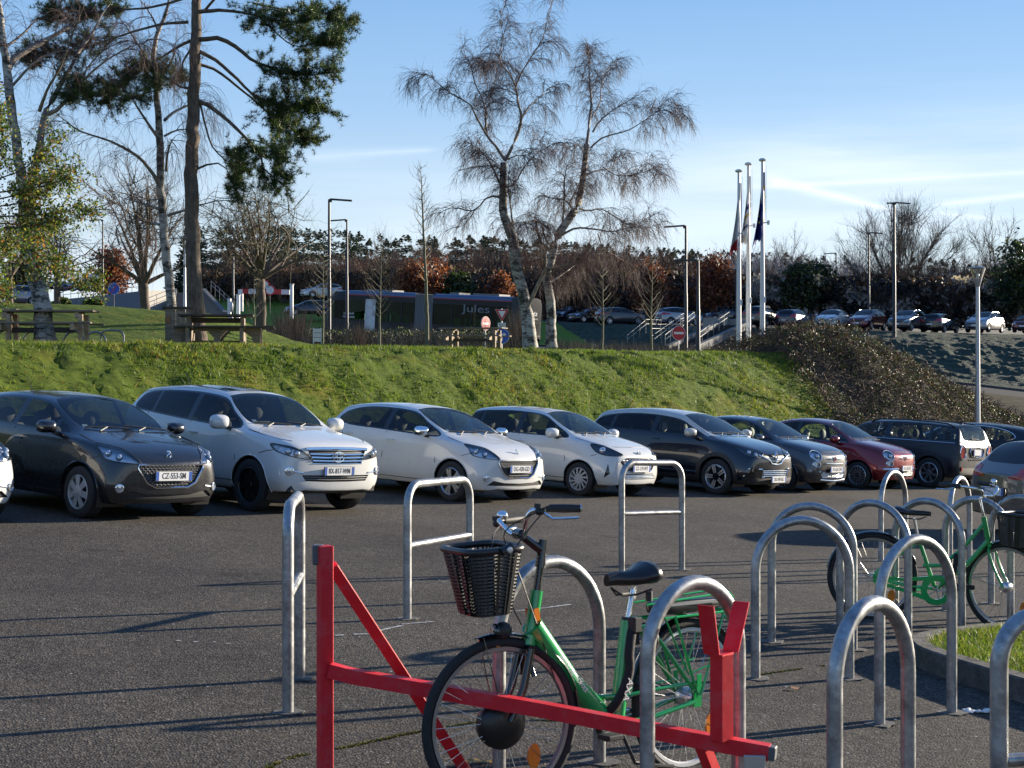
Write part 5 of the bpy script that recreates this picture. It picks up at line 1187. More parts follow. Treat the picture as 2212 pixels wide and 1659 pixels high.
def near_bike():
    o = thing('bicycle', 'green step-through electric bicycle with deep black front basket, nearest the camera', 'bicycle', group='green bicycles at the hoops')
    r = .345; FH = (-.56, 0, r); RH = (.57, 0, r); st = R(-14); BB = Vector((.10, 0, .275))
    ht = Vector((-.39, 0, .90)); hb = Vector((-.435, 0, .655)); ax = (ht - hb).normalized()
    m = MB(); m.tube([hb, ht], .028, 14); m.tube([hb + ax * .10, (-.20, 0, .50), (-.02, 0, .345), (.02, 0, .31), BB], [.048, .050, .047, .040, .034], 16)
    sp = Vector((-.0, 0, 0)); stp = Vector((.17, 0, .73)); m.tube([BB, stp], [.036, .034], 14); m.tube([BB - Vector((0, .035, 0)), BB + Vector((0, .035, 0))], .028, 14)
    m.tube([(-.085, 0, .42), (.0, 0, .40), (.12, 0, .395)], .014, 10)
    for s in (1, -1):
        m.tube([(.12, s * .02, .395), (.25, s * .045, .41), RH[0:1] + (s * .06, r + .075)], .009, 8); m.tube([BB + Vector((.02, s * .02, 0)), (.30, s * .05, .29), (.55, s * .06, r - .015)], .012, 8)
        m.tube([stp + Vector((0, s * .01, -.04)), (.26, s * .035, .70), (.34, s * .05, .62), (.545, s * .06, r + .045)], .011, 8); m.box((.575, s * .06, r), (.05, .006, .08))
    fr = m.build('frame', GREENP, o, 50)
    tx = bolt_text(fr, (-.325, 0, .65), (-.11, 0, .42), 'AMIENS MÉTROPOLE', .031, mat('white_lettering', (.8, .8, .8), .4), -.037)
    m = MB(); m.box((.0, -.0, 0), (.03, .058, .07)); q = m.build('frame_sticker', AMBER, fr, 0); q.location = hb + ax * .14; q.rotation_euler = (0, -R(11), 0)
    # fork and front wheel turned
    fk = bpy.data.objects.new('fork', None); link(fk, o); m = MB(); top = hb - ax * .02
    R2 = Matrix.Rotation(st, 3, 'Z'); rel = lambda v: R2 @ Vector(v)
    pv = Vector((-.41, 0, 0))
    def T(x, y, z): v = R2 @ Vector((x - pv.x, y, 0)); return Vector((pv.x + v.x, v.y, z))
    fh = T(*FH)
    m = MB()
    for s in (1, -1): m.tube([T(-.445, s * .052, .66), T(-.48, s * .055, .50), T(-.54, s * .055, .36)], [.017, .019, .017], 10)
    m.tube([T(-.445, -.06, .655), T(-.445, .06, .655)], .022, 8); m.tube([T(-.43, -.05, .70 - .16), T(-.46, 0, .72 - .03), T(-.43, .05, .70 - .16)], .012, 8); m.build('fork_blades', GLOSSBLK, fk, 50)
    for s in (1, -1): m = MB(); m.tube([T(-.452, s * .052, .645), T(-.468, s * .053, .545)], .0135, 12); m.build('suspension_tube', CHROME, fk, 50)
    wheel(o, fh, r, st, hub='motor', spokes=36, name='front_wheel'); fender(o, fh, r + .035, -5, 108, GLOSSBLK, st)
    m = MB(); c0 = T(-.555, 0, .735); m.ball(c0, (.045, .035, .04), 12, 8); m.build('lamp', BLK, o, 50); m = MB(); m.ball(c0 + rel((-.035, 0, 0)), (.018, .03, .034), 12, 8); m.build('lamp_glass', LAMPGLASS, o, 50)
    m = MB(); m.box(c0 + rel((-.03, 0, -.05)), (.02, .03, .03)); m.build('front_reflector', AMBER, o, 0)
    # stem and bars
    m = MB(); s1 = ht + ax * .10; s2 = ht + ax * .20; m.tube([ht, s1], .017, 10); m.tube([s1, s1 + ax * .12 + Vector((-.005, 0, 0))], [.024, .02], 10); s3 = s1 + Vector((.0, 0, .09)) + rel((-.10, 0, .055)); m.tube([s1 + ax * .07, s3], [.021, .018], 10); m.tube([s3 + rel((0, -.03, 0)), s3 + rel((0, .03, 0))], .024, 10); m.build('stem', GLOSSBLK, o, 50)
    hbm = MB(); L = [rel((0, 0, 0)), rel((0, .06, 0)), rel((-.03, .10, .04)), rel((.0, .16, .075)), rel((.10, .22, .07))]; LL = [s3 + v for v in L]; Rr = [s3 + rel((0, 0, 0)), s3 + rel((0, -.06, 0)), s3 + rel((-.03, -.10, .03)), s3 + rel((.0, -.16, .06)), s3 + rel((.10, -.24, .055))]
    far = spline([tuple(v) for v in [s3, s3 + rel((-.01, .07, .0)), s3 + rel((-.035, .12, .045)), s3 + rel((-.01, .17, .05)), s3 + rel((.03, .215, .045))]], 5); nearb = spline([tuple(v) for v in [s3, s3 + rel((-.01, -.07, 0)), s3 + rel((-.035, -.12, .045)), s3 + rel((-.03, -.16, .105)), s3 + rel((.02, -.20, .12))]], 5)
    hbm.tube(far, .011, 10); hbm.tube(nearb, .011, 10); hb_ = hbm.build('handlebar', CHROME, o, 50)
    for side, e, dr in ((1, Vector(far[-1]), rel((.13, .055, .004))), (-1, Vector(nearb[-1]), rel((.13, -.06, .0)))):
        m = MB(); grip(m, e, e + dr, .017); m.build('grip', BLK, hb_, 50); m = MB(); m.tube([e + dr, e + dr * 1.04], .0175, 12); m.build('grip_end', ALLOY, hb_, 50)
        m = MB(); p0 = e + rel((-.02, side * -.0, -.012)); m.tube([p0, p0 + rel((.03, side * .04, -.03)), p0 + rel((.13, side * .085, -.025))], [.007, .007, .006], 6); m.build('brake_lever', CHROME, hb_, 50); m = MB(); m.ball(p0 + rel((-.01, 0, .0)), (.022, .022, .018), 10, 6); m.box(p0 + rel((-.0, 0, .022)), (.05, .04, .02)); m.build('shifter', BLK, hb_, 50)
    bl = Vector(far[-3]) + Vector((0, 0, .022)); m = MB(); m.ball(bl, (.026, .026, .022), 14, 8); m.build('bell', CHROME, hb_, 60)
    cb = MB()
    for q in (spline([tuple(Vector(far[-1]) + Vector((-.02, 0, -.02))), tuple(s3 + rel((-.09, .08, -.02))), tuple(s3 + rel((-.10, .02, -.16))), tuple(hb + ax * .1 + Vector((-.04, .02, 0)))], 6), spline([tuple(Vector(nearb[-1])), tuple(s3 + rel((-.12, -.10, .02))), tuple(s3 + rel((-.05, -.06, -.12))), tuple(hb + ax * .05 + Vector((.03, -.04, 0)))], 6),
              spline([tuple(Vector(nearb[-1])), tuple(s3 + rel((-.10, -.12, -.08))), tuple(s3 + rel((-.0, -.03, -.20))), tuple(hb + Vector((.05, -.04, .02))), tuple(hb + Vector((.12, -.04, -.14)))], 6)): cb.tube(q, .0028, 5)
    cb.build('cable', BLK, o, 60)
    # basket
    bo = basket(o, T(-.64, 0, .82), .26, .34, .27, PLBLK, .66, st, R(-4)); m = MB(); m.tube([(.0, -.185, .265), (.05, -.185, .285)], .02, 8)
    m.build('basket_handle', PLBLK, bo, 50); m = MB(); m.lathe([(.014, 0), (.012, .004), (0, .005)], 16, Matrix.Translation((.03, -.207, .273)) @ Matrix.Rotation(R(90), 4, 'X')); m.build('basket_rivet', ALLOY, bo, 50)
    # rear
    wheel(o, RH, r, None, mat('white_rim', (.62, .62, .6), .4, .1), 'gear', spokes=36, name='rear_wheel'); fender(o, RH, r + .035, 5, 165, GLOSSBLK)
    m = MB(); m.tube([stp, stp + Vector((.035, 0, .14))], .0135, 12); m.build('seat_post', CHROME, o, 50); m = MB(); m.tube([stp - Vector((.006, 0, .03)), stp + Vector((.004, 0, .012))], .03, 12); m.build('seat_clamp', BLK, o, 50); sd = saddle(o, stp + Vector((.0, 0, .185))); sd.scale = (.92, 1.05, 1.5)
    m = MB()
    for s in (1, -1):
        m.tube([(.24, s * .055, .73), (.80, s * .06, .735), (.86, s * .05, .725)], .006, 6); m.tube([(.24, s * .05, .80), (.80, s * .055, .825), (.85, s * .04, .80)], .005, 6)
        m.tube([(.42, s * .06, .735), (.56, s * .075, r + .02)], .007, 6); m.tube([(.76, s * .06, .735), (.585, s * .075, r + .02)], .007, 6); m.tube([(.35, s * .06, .735), (.50, s * .072, r + .12), (.70, s * .07, r + .16)], .005, 6); m.box((.57, s * .075, r + .06), (.03, .005, .11))
    for x in (.26, .5, .84): m.tube([(x, -.06, .735), (x, .06, .735)], .006, 6)
    m.tube([(.86, -.05, .725), (.88, 0, .66), (.86, .05, .725)], .006, 6); m.build('luggage_rack', GREENP, o, 50)
    m = MB(); m.sball((.56, 0, .775), (.24, .06, .034), 18, 8, e=.4); b_ = m.build('battery', mat('battery_black', (.015, .015, .016), .3), o, 50); m = MB(); m.box((.56, -.058, .79), (.36, .006, .012)); m.build('battery_strip', ALLOY, b_, 0)
    # cranks, chain guard, pedals
    m = MB(); ca = Vector((math.cos(R(10)), 0, math.sin(R(10)))) * .17; m.tube([BB + Vector((0, -.07, 0)), BB + Vector((0, .07, 0))], .012, 8); m.bar(BB + Vector((0, -.075, 0)), BB + Vector((-.165, -.085, -.02)), .016, .026); m.bar(BB + Vector((0, .075, 0)), BB + Vector((.165, .085, .02)), .016, .026); m.build('crank', ALLOY, o, 30)
    for s, x in ((-1, -.165), (1, .165)): m = MB(); m.box(BB + Vector((x, s * .13, -.02 * -s)), (.09, .08, .022)); m.build('pedal', BLK, o, 30, bevel=.004)
    m = MB(); M = Matrix.Translation(BB + Vector((0, .045, 0))) @ Matrix.Rotation(R(90), 4, 'X'); m.lathe([(.085, -.002), (.09, 0), (.085, .002), (.06, .002), (.06, -.002)], 30, M, close=True); m.build('chainring', BLK, o, 30)
    m = MB(); m.tube([(.10, -.02, .26), (.16, -.06, .10), (.30, -.07, .07), (.40, -.07, .055)], .009, 6); m.build('kickstand', BLK, o, 50)
    # lock chain round the seat tube
    m = MB(); q = spline([(.17, -.03, .71), (.12, -.06, .60), (.10, -.075, .50), (.04, -.06, .38), (-.0, .02, .30), (.05, .1, .36)], 6); m.tube(q, .022, 8); ch = m.build('lock_chain', mat('lock_sleeve', (.015, .015, .016), .85, bump=.5, bscale=50), o, 60)
    text_mesh('AXA', .05, frame(Vector((.075, -.098, .44)), Vector((-.35, 0, -1)) * -1, (1, 0, 0)), 'lock_lettering', MATS['white_lettering'], ch, 1, .0005)
    m = MB(); m.box((.17, -.045, .715), (.05, .05, .07)); m.build('lock_body', BLK, ch, 30, bevel=.006)
    # ring lock on seat stays
    m = MB(); m.tube([(.29 + .0 * k, .065 * math.cos(a), .64 + .06 * math.sin(a)) for k, a in enumerate(np.linspace(-.6, math.pi + .6, 12))], .013, 8); m.build('wheel_lock', BLK, o, 50)
    g = G(1080, 1752); yaw = R(41); o.rotation_euler = (0, 0, yaw); c = Matrix.Rotation(yaw, 3, 'Z') @ Vector((fh.x, fh.y, 0)); Y0 = F / 510; X0 = (1080 - 1106) / F * Y0
    o.location = (X0 - c.x, Y0 - c.y, gz(X0 - c.x, Y0 - c.y) - .0); o.rotation_euler = (R(-1.5), R(2.0), yaw); return o
NB_ = near_bike()
def far_bike():
    o = thing('bicycle', 'older green bicycle with green chain guard and black basket, locked at the right-hand hoops', 'bicycle', group='green bicycles at the hoops')
    r = .345; FH = Vector((.55, 0, r)); RH = Vector((-.53, 0, r)); BB = Vector((-.02, 0, .28)); ht = Vector((.33, 0, .90)); hb = Vector((.39, 0, .66)); ax = (ht - hb).normalized(); stp = Vector((-.19, 0, .72)); st = R(-38)
    m = MB(); m.tube([hb, ht], .021, 12); m.tube([hb + ax * .05, (.22, 0, .50), BB], [.019, .019, .019], 12); m.tube([ht - ax * .05, (.17, 0, .62), (.02, 0, .48), (-.13, 0, .47)], .016, 12); m.tube([BB, stp], .017, 12)
    for s in (1, -1): m.tube([BB + Vector((0, s * .02, 0)), (-.28, s * .05, .30), RH + Vector((0, s * .055, 0))], .009, 8); m.tube([stp + Vector((0, s * .01, -.08)), (-.36, s * .045, .52), RH + Vector((0, s * .055, 0))], .008, 8)
    m.build('frame', GREENP, o, 50)
    R2 = Matrix.Rotation(st, 3, 'Z'); pv = Vector((.44, 0, 0))
    def T(x, y, z): v = R2 @ Vector((x - pv.x, y, 0)); return Vector((pv.x + v.x, v.y, z))
    rel = lambda v: R2 @ Vector(v)
    fh = T(*FH); m = MB()
    for s in (1, -1): m.tube(spline([tuple(T(.395, s * .02, .66)), tuple(T(.41, s * .055, .62)), tuple(T(.46, s * .055, .50)), tuple(T(.55, s * .05, r))], 4), .011, 8)
    m.build('fork', GREENP, o, 50); wheel(o, fh, r, st, mat('rim_alloy', (.35, .36, .38), .3, .9), 'gear', .045, 36, name='front_wheel'); fender(o, fh, r + .03, 62, 178, GLOSSBLK, st); wheel(o, RH, r, None, None, 'plain', .045, 36, name='rear_wheel'); fender(o, RH, r + .03, 20, 172, GLOSSBLK)
    m = MB(); s3 = ht + ax * .16 + rel((.05, 0, .02)); m.tube([ht, ht + ax * .15, s3], .012, 10); m.build('stem', CHROME, o, 50)
    hbm = MB(); A = spline([tuple(s3), tuple(s3 + rel((.02, .08, .0))), tuple(s3 + rel((.03, .14, .05))), tuple(s3 + rel((-.04, .24, .07))), tuple(s3 + rel((-.12, .30, .075)))], 5); B = spline([tuple(s3), tuple(s3 + rel((.02, -.08, 0))), tuple(s3 + rel((.03, -.14, .05))), tuple(s3 + rel((-.04, -.24, .07))), tuple(s3 + rel((-.12, -.30, .075)))], 5)
    hbm.tube(A, .011, 10); hbm.tube(B, .011, 10); h = hbm.build('handlebar', CHROME, o, 50)
    for s, e in ((1, Vector(A[-1])), (-1, Vector(B[-1]))):
        dr = rel((-.12, s * .03, 0)); m = MB(); grip(m, e, e + dr, .017); m.build('grip', BLK, h, 50); m = MB(); m.tube([e + rel((.02, 0, -.01)), e + rel((-.02, s * .05, -.03)), e + rel((-.12, s * .07, -.035))], .006, 6); m.build('brake_lever', CHROME, h, 50); m = MB(); m.box(e + rel((.03, 0, .0)), (.05, .045, .04)); m.build('shifter', BLK, h, 30, bevel=.006)
    m = MB(); m.ball(Vector(A[-4]) + Vector((0, 0, .03)), (.026, .026, .022), 14, 8); m.build('bell', CHROME, h, 60)
    cb = MB(); cb.tube(spline([tuple(Vector(B[-1])), tuple(s3 + rel((.10, -.1, .04))), tuple(s3 + rel((.08, -.02, -.14))), tuple(hb)], 6), .0028, 5); cb.tube(spline([tuple(Vector(A[-1])), tuple(s3 + rel((.12, .1, .06))), tuple(s3 + rel((.10, .02, -.12))), tuple(hb)], 6), .0028, 5); cb.build('cable', BLK, o, 60)
    bo = basket(o, T(.64, 0, .70), .26, .36, .25, PLBLK, .80, st); m = MB(); m.tube([T(.58, 0, .70), T(.50, 0, .66)], .012, 6); m.build('basket_bracket', BLK, o, 50)
    m = MB(); m.ball(T(.71, .0, .66), (.03, .03, .03), 12, 8); m.build('lamp', LAMPGLASS, o, 50); m = MB(); m.box(T(.775, -.1, .76), (.01, .06, .02), rz=st); m.build('front_reflector', AMBER, o, 0)
    m = MB(); m.tube([stp, stp + Vector((-.03, 0, .13))], .0125, 12); m.build('seat_post', CHROME, o, 50); sd = saddle(o, stp + Vector((-.05, 0, .17))); sd.rotation_euler = (0, 0, math.pi)
    # full chain guard
    m = MB(); M = Matrix.Translation(BB + Vector((0, -.055, 0))) @ Matrix.Rotation(R(90), 4, 'X'); m.lathe([(.118, -.012), (.125, 0), (.118, .012), (.075, .012), (.075, -.012)], 34, M, close=True)
    m.prism([(-.53, r + .035), (-.30, .36), (-.02, .40), (-.02, .36), (-.30, .335), (-.53, r)], .022, Matrix.Translation((0, -.055, 0)) @ Matrix.Rotation(R(90), 4, 'X')); m.prism([(-.53, r - .035), (-.30, .25), (-.06, .18), (-.06, .22), (-.30, .28), (-.53, r - .01)], .022, Matrix.Translation((0, -.055, 0)) @ Matrix.Rotation(R(90), 4, 'X')); m.build('chain_guard', GREENP, o, 40)
    m = MB()
    for k in range(5): a = 2 * math.pi * k / 5; m.bar(BB + Vector((0, -.06, 0)), BB + Vector((.08 * math.cos(a), -.06, .08 * math.sin(a))), .006, .012)
    m.bar(BB + Vector((0, -.08, 0)), BB + Vector((.165, -.09, .03)), .014, .022); m.bar(BB + Vector((0, .08, 0)), BB + Vector((-.165, .09, -.03)), .014, .022); m.build('crank', ALLOY, o, 30)
    for s, x in ((-1, .165), (1, -.165)): m = MB(); m.box(BB + Vector((x, s * .13, .03 * -s)), (.09, .08, .024)); m.build('pedal', BLK, o, 30, bevel=.004)
    m = MB(); m.tube(spline([(.13, -.02, .58), (.12, -.05, .50), (.10, -.07, .40), (.06, -.09, .34), (.16, -.06, .33), (.28, -.03, .32)], 6), .021, 8); m.build('lock_chain', MATS['lock_sleeve'], o, 60)
    yaw = R(-7); Y0 = F / 262; X0 = (1879 - 1106) / F * Y0; c = Matrix.Rotation(yaw, 3, 'Z') @ RH
    o.location = (X0 - c.x, Y0 - c.y, gz(X0 - c.x, Y0 - c.y)); o.rotation_euler = (0, R(-SX * -57.3 * 0 + 3.2), yaw); return o
far_bike()
# --- kerbed lawn island at the lower right
def island():
    # outline of the kerb's outer edge on the ground
    pts = [G(2250, 1338), G(2120, 1346), G(2052, 1368), G(2012, 1392), G(1998, 1430)]
    pts = [(3.58, 11.62), (3.1, 11.2), (2.85, 10.85), (2.76, 10.5), (2.79, 10.2), (2.92, 9.85), (3.14, 9.3), (3.5, 8.5), (3.9, 7.6)]
    far = [(9.0, 6.5), (10.5, 14.5), (6.2, 13.2), (4.04, 11.98)]
    out = [(p[0], p[1]) for p in spline(pts, 5)] + far; o = thing('lawn_island', 'raised stone kerb with small mown lawn at the lower right', 'kerbed lawn', (3.2, 10, gz(3.2, 10)))
    loc = Vector(o.location); H = .15
    inn = shrink(out, .115); ar = sum(out[i][0] * out[(i + 1) % len(out)][1] - out[(i + 1) % len(out)][0] * out[i][1] for i in range(len(out)))
    n = len(out); vs = []
    for (x, y), (u, v) in zip(out, inn):
        z = gz(x, y); vs += [Vector((x, y, z - .05)) - loc, Vector((x, y, z + H - .012)) - loc, Vector((x * .9 + u * .1, y * .9 + v * .1, z + H)) - loc, Vector((u, v, z + H)) - loc, Vector((u, v, z + H - .06)) - loc]
    m = MB(); m.add(vs, [(5 * i + j, 5 * ((i + 1) % n) + j, 5 * ((i + 1) % n) + j + 1, 5 * i + j + 1) for i in range(n) for j in range(4)])
    def _st(N, Lk, b, noise, vor, mix, bump, g):
        c = ramp(N, Lk, noise(6, 6, .75), [(.25, (.035, .032, .028)), (.5, (.10, .09, .078)), (.75, (.20, .175, .15))]); c = mix(ramp(N, Lk, noise(2.2, 5, .7, (1, 1, 1), 3), [(.55, (0, 0, 0)), (.65, (.7, .7, .7))]), c, (.05, .06, .012)); Lk.new(c, b.inputs['Base Color'])
        b.inputs['Roughness'].default_value = .9; Lk.new(bump(noise(24, 5, .75), .9, .02), b.inputs['Normal'])
    m.build('kerb', world_mat('weathered_stone', _st), o, 40)
    m = MB(); m.add([Vector((u, v, gz(u, v) + H - .02)) - loc for u, v in inn], [tuple(range(n)) if ar > 0 else tuple(range(n - 1, -1, -1))]); m.build('lawn', LAWN, o, 0)
    r = np.random.default_rng(11); N_ = 75000; X = r.uniform(2.7, 6.5, N_); Y = r.uniform(7, 13.5, N_); k = np.array([inside((a, b), inn) for a, b in zip(X, Y)]); X, Y = X[k], Y[k]
    u = r.uniform(0, 1, len(X)); mi = np.where(u < .3, 0, np.where(u < .75, 1, np.where(u < .93, 2, 3))); g = blades('grass_blades', X, Y, SX * X + SY * Y + H - .02, .05, .0045, BL, mi, .8, 5); g.location = -loc; g.parent = o
island()
# --- marks and small things on the asphalt
def decal(name, pts, m, label, cat, h=.004):
    b = MB(); c = sum((Vector(p) for p in pts), Vector()) / len(pts); b.add([Vector(p) - c + Vector((0, 0, 0)) for p in pts], [tuple(range(len(pts)))]); o = b.build(name, m, None, 0); o.location = c + Vector((0, 0, h)); o['kind'] = 'structure'; return o
WPAINT = mat('worn_white_paint', (.42, .42, .41), .8, var=.25, vscale=40)
def flecks():
    b = MB(); r = random.Random(5); lines = [((724, 1374), (805, 1370), .05, .75), ((800, 1368), (880, 1350), .04, .7), ((868, 1350), (936, 1344), .035, .98), ((975, 1314), (1110, 1320), .03, .5), ((1110, 1322), (1205, 1311), .03, .95), ((1190, 1312), (1232, 1307), .055, .98), ((380, 1385), (500, 1392), .03, .35), ((940, 1262), (1000, 1250), .02, .2)]
    for a, e, w, dn in lines:
        A, E = G(*a), G(*e); n = max(4, int((E - A).length / .035))
        for i in range(n):
            if r.random() > dn: continue
            c = A.lerp(E, (i + .5) / n); c.z = gz(c.x, c.y) + .006; k = 7; d = (E - A).normalized()
            b.add([c + Vector((math.cos(t) * r.uniform(.012, .028), math.sin(t) * w * r.uniform(.25, .55), 0)) for t in [2 * math.pi * j / k for j in range(k)]], [tuple(range(k))])
    for _ in range(150):
        c = G(r.uniform(0, 2212), r.uniform(1110, 1650)); c.z += .006; s = r.uniform(.004, .011); b.add([c + Vector((s * math.cos(t), s * math.sin(t), 0)) for t in (0, 1.3, 2.6, 3.9, 5.2)], [(0, 1, 2, 3, 4)])
    o = b.build('painted_marking', WPAINT, None, 0); o['kind'] = 'structure'
flecks()
def moss():
    r = np.random.default_rng(9); m = BL[2]; P_ = []
    for l in ([(545, 1680), (620, 1640), (760, 1612), (900, 1582), (1060, 1558), (1180, 1556), (1260, 1562)], [(1575, 1472), (1600, 1466), (1680, 1452), (1790, 1437), (1850, 1430)]):
        s = [G(*p) for p in spline(l, 12)]
        for a, b in zip(s, s[1:]):
            for k in range(40): q = a.lerp(b, r.random()); P_.append((q.x + r.normal(0, .006), q.y + r.normal(0, .006)))
    P_ = np.array(P_); c = fbm(P_[:, 0] * 6, P_[:, 1] * 6, 2); P_ = P_[c > .42]; X, Y = P_[:, 0], P_[:, 1]
    o = blades('moss', X, Y, SX * X + SY * Y + .004, .004, .008, [mat('moss', (.14, .13, .02), .9)], None, 2.5, 2); tag(o, 'yellow-green moss growing along the cracks in the asphalt', 'moss')
moss()
b = MB(); r_ = random.Random(3); c0 = G(2112, 1540)
for k in range(12):
    a = r_.uniform(0, 6.28); b.ball((r_.uniform(-.09, .09), r_.uniform(-.03, .03), r_.uniform(.012, .03)), (r_.uniform(.02, .04), r_.uniform(.01, .025), .012), 8, 5, Matrix.Rotation(a, 3, 'Z'))
o = b.build('crumpled_tissue', mat('tissue', (.7, .7, .7), .8), None, 0); o.location = c0; o.scale = (.8, .8, .6); tag(o, 'crumpled white tissue lying on the asphalt beside the kerbed lawn', 'litter')
for i, (x, y, c, l) in enumerate(((1718, 1491, (.25, .10, .04), 'curled brown leaf on the asphalt between two hoops'), (1012, 1652, (.30, .18, .03), 'fallen yellowing leaf at the foot of the red brace'), (1045, 1650, (.22, .16, .02), 'wilted leaf right of the foot of the red brace'), (1985, 1440, (.28, .2, .03), 'small yellow leaf near the kerb'))):
    b = MB(); b.add([(-.05, 0, 0), (-.02, .022, .012), (.03, .018, .004), (.055, 0, .012), (.02, -.02, .0), (-.03, -.018, .01)], [(0, 1, 5), (1, 2, 4, 5), (2, 3, 4)]); o = b.build('fallen_leaf', mat('leaf_brown%d' % 0 if i == 0 else 'leaf_yellow', c, .7), None, 0); o.location = G(x, y) + Vector((0, 0, .008)); o.rotation_euler = (0, 0, i * 1.3); tag(o, l, 'leaf', 'fallen leaves on the asphalt')
# ---------------------------------------------------------------- things on the lawn and beyond
def on(px, py, Y): return P(px, py, Y)
WOOD = mat('weathered_wood', (.22, .17, .12), .8, var=.35, vscale=3, stretch=(1, 6, 6), bump=.3, bscale=12)
WOODL = mat('pale_wood', (.42, .30, .19), .8, var=.25, vscale=3, stretch=(1, 6, 6), bump=.3, bscale=12)
WOODD = mat('dark_wood', (.075, .060, .045), .85, var=.3, vscale=3, stretch=(1, 6, 6))
PG = 'wooden picnic tables on the lawn'
def lz(x, y): return float(lawnz(np.array([float(x)]), np.array([float(y)]), False)[0])
def table_square(px, py, Y, rz, label):        # chunky table: solid shaped panels, heavy top, four benches
    c = P(px, py, Y); o = thing('picnic_table', label, 'picnic table', (c.x, Y, lz(c.x, Y)), rz, PG)
    m = MB()
    for k in range(6): m.box((0, -.42 + .168 * k, .735), (1.75, .16, .045))
    m.build('table_top', WOODD, o, 30, bevel=.006)
    for s in (1, -1):
        m = MB(); 
        for k in range(2): m.box((.22, s * (.82 + .155 * k), .45), (2.3, .145, .045))
        m.build('seat', WOODD, o, 30, bevel=.006)
    for x in (-.62, .62):
        m = MB(); prof = [(-.95, 0), (.95, 0), (.98, .42), (.72, .42), (.55, .25), (.36, .38), (.40, .70), (-.40, .70), (-.36, .38), (-.55, .25), (-.72, .42), (-.98, .42)]
        prof = [(-.95, .0), (-.55, .0), (-.30, .12), (.30, .12), (.55, 0), (.95, 0), (1.0, .425), (.70, .425), (.44, .22), (.30, .40), (.42, .71), (-.42, .71), (-.30, .40), (-.44, .22), (-.70, .425), (-1.0, .425)]
        m.prism(prof, .09, Matrix.Translation((x, 0, 0)) @ Matrix.Rotation(R(90), 4, 'Z') @ Matrix.Rotation(R(90), 4, 'X')); m.build('side_panel', WOOD, o, 30, bevel=.006)
    for s in (1, -1):
        m = MB(); m.prism([(-1.0, 0), (-.86, 0), (-.80, .2), (-.55, .38), (-.25, .38), (-.08, .2), (-.06, 0), (.06, 0), (.08, .2), (.25, .38), (.55, .38), (.80, .2), (.86, 0), (1.0, 0), (1.02, .425), (-1.0, .425)], .08, Matrix.Translation((.05, s * .72, 0)) @ Matrix.Rotation(R(90), 4, 'X')); m.build('arched_panel', WOOD, o, 30)
    m = MB(); m.box((0, 0, .07), (1.2, .08, .14)); m.box((0, 0, .62), (1.2, .07, .12)); m.build('stretcher', WOODD, o, 30); return o
def table_post(px, Y, rz, label, L=2.0, wood=WOODL, z=None):     # table on square posts and cross beams
    X = (px - 1106) / F * Y; o = thing('picnic_table', label, 'picnic table', (X, Y, lz(X, Y) if z is None else z), rz, PG)
    m = MB(); 
    for k in range(5): m.box((0, -.34 + .17 * k, .76), (L, .155, .045))
    m.build('table_top', WOOD, o, 30, bevel=.005)
    for s in (1, -1):
        m = MB()
        for k in range(2): m.box((.0, s * (.66 + .15 * k), .46), (L * 1.02, .14, .045))
        m.build('seat', WOOD, o, 30, bevel=.005)
    for x in (-L * .34, L * .34):
        m = MB(); m.box((x, 0, .36), (.10, 1.75, .15)); m.box((x, 0, .66), (.10, .75, .14)); m.build('cross_beam', wood, o, 30, bevel=.005)
        for y in (-.36, .36): m = MB(); m.box((x + .1, y, .34), (.10, .14, .68)); m.build('leg', wood, o, 30, bevel=.005)
    m = MB(); m.bar((-L * .3, 0, .30), (L * .3, 0, .30), .08, .12); m.build('stretcher', WOODD, o, 30); return o
table_square(468, 746, 36.5, R(8), 'dark picnic table with curved side panels beside the pine trunk')
table_post(95, 37.0, R(4), 'pale picnic table partly hidden by the leaning birch trunk', 2.5)
table_post(1022, 60.0, R(-16), 'picnic table with sunlit planks in front of the round road signs', 2.6, WOOD, P(1022, 751, 60).z)
table_post(-40, 37.8, R(4), 'picnic table cut by the left edge of the lawn', 1.9)
# slatted litter cabinet left of the dark table
X, Y = P(385, 745, 38.0)[:2]; o = thing('litter_cabinet', 'upright plank litter-bin cabinet with overhanging lid beside the dark picnic table', 'litter bin', (X, Y, lz(X, Y)), R(12)); m = MB()
for k in range(5): m.box((-.24 + .12 * k, -.20, .47), (.112, .03, .86)); m.box((-.24 + .12 * k, .20, .47), (.112, .03, .86))
for s in (1, -1): m.box((.30 * s, 0, .47), (.03, .43, .86))
m.build('cabinet', WOOD, o, 30); m = MB(); m.box((0, 0, .925), (.76, .54, .05)); m.build('lid', WOODD, o, 30, bevel=.005); m = MB(); m.box((-.24, -.222, .62), (.11, .012, .16)); m.build('opening_plate', mat('orange_brown', (.28, .12, .04), .7), o, 0)
# low hoops on the lawn behind the left table
for k, (px, kind) in enumerate(((14, 'arch'), (74, 'arch'), (160, 'arch'), (206, 'arch'), (242, 'sq'))):
    Yh = 38.6; X = (px - 1106) / F * Yh; w = .31 if kind == 'arch' else .34; z = lz(X, Yh) - .14; H = {'arch': .42, 'sq': .47}[kind]
    q = hoop((X - w / 1.0 / 2 * 1.7, Yh, z), (X + w / 2 * 1.7, Yh + .02, z), H, kind, ['half-sunken hoop on the lawn at the far left edge', 'half-sunken hoop behind the foot of the leaning birch', 'half-sunken round hoop right of the leaning birch', 'half-sunken round hoop between its two neighbours on the lawn', 'half-sunken square hoop, rightmost in the row on the lawn'][k], r=.025, base=False); q['group'] = 'low hoops on the lawn'
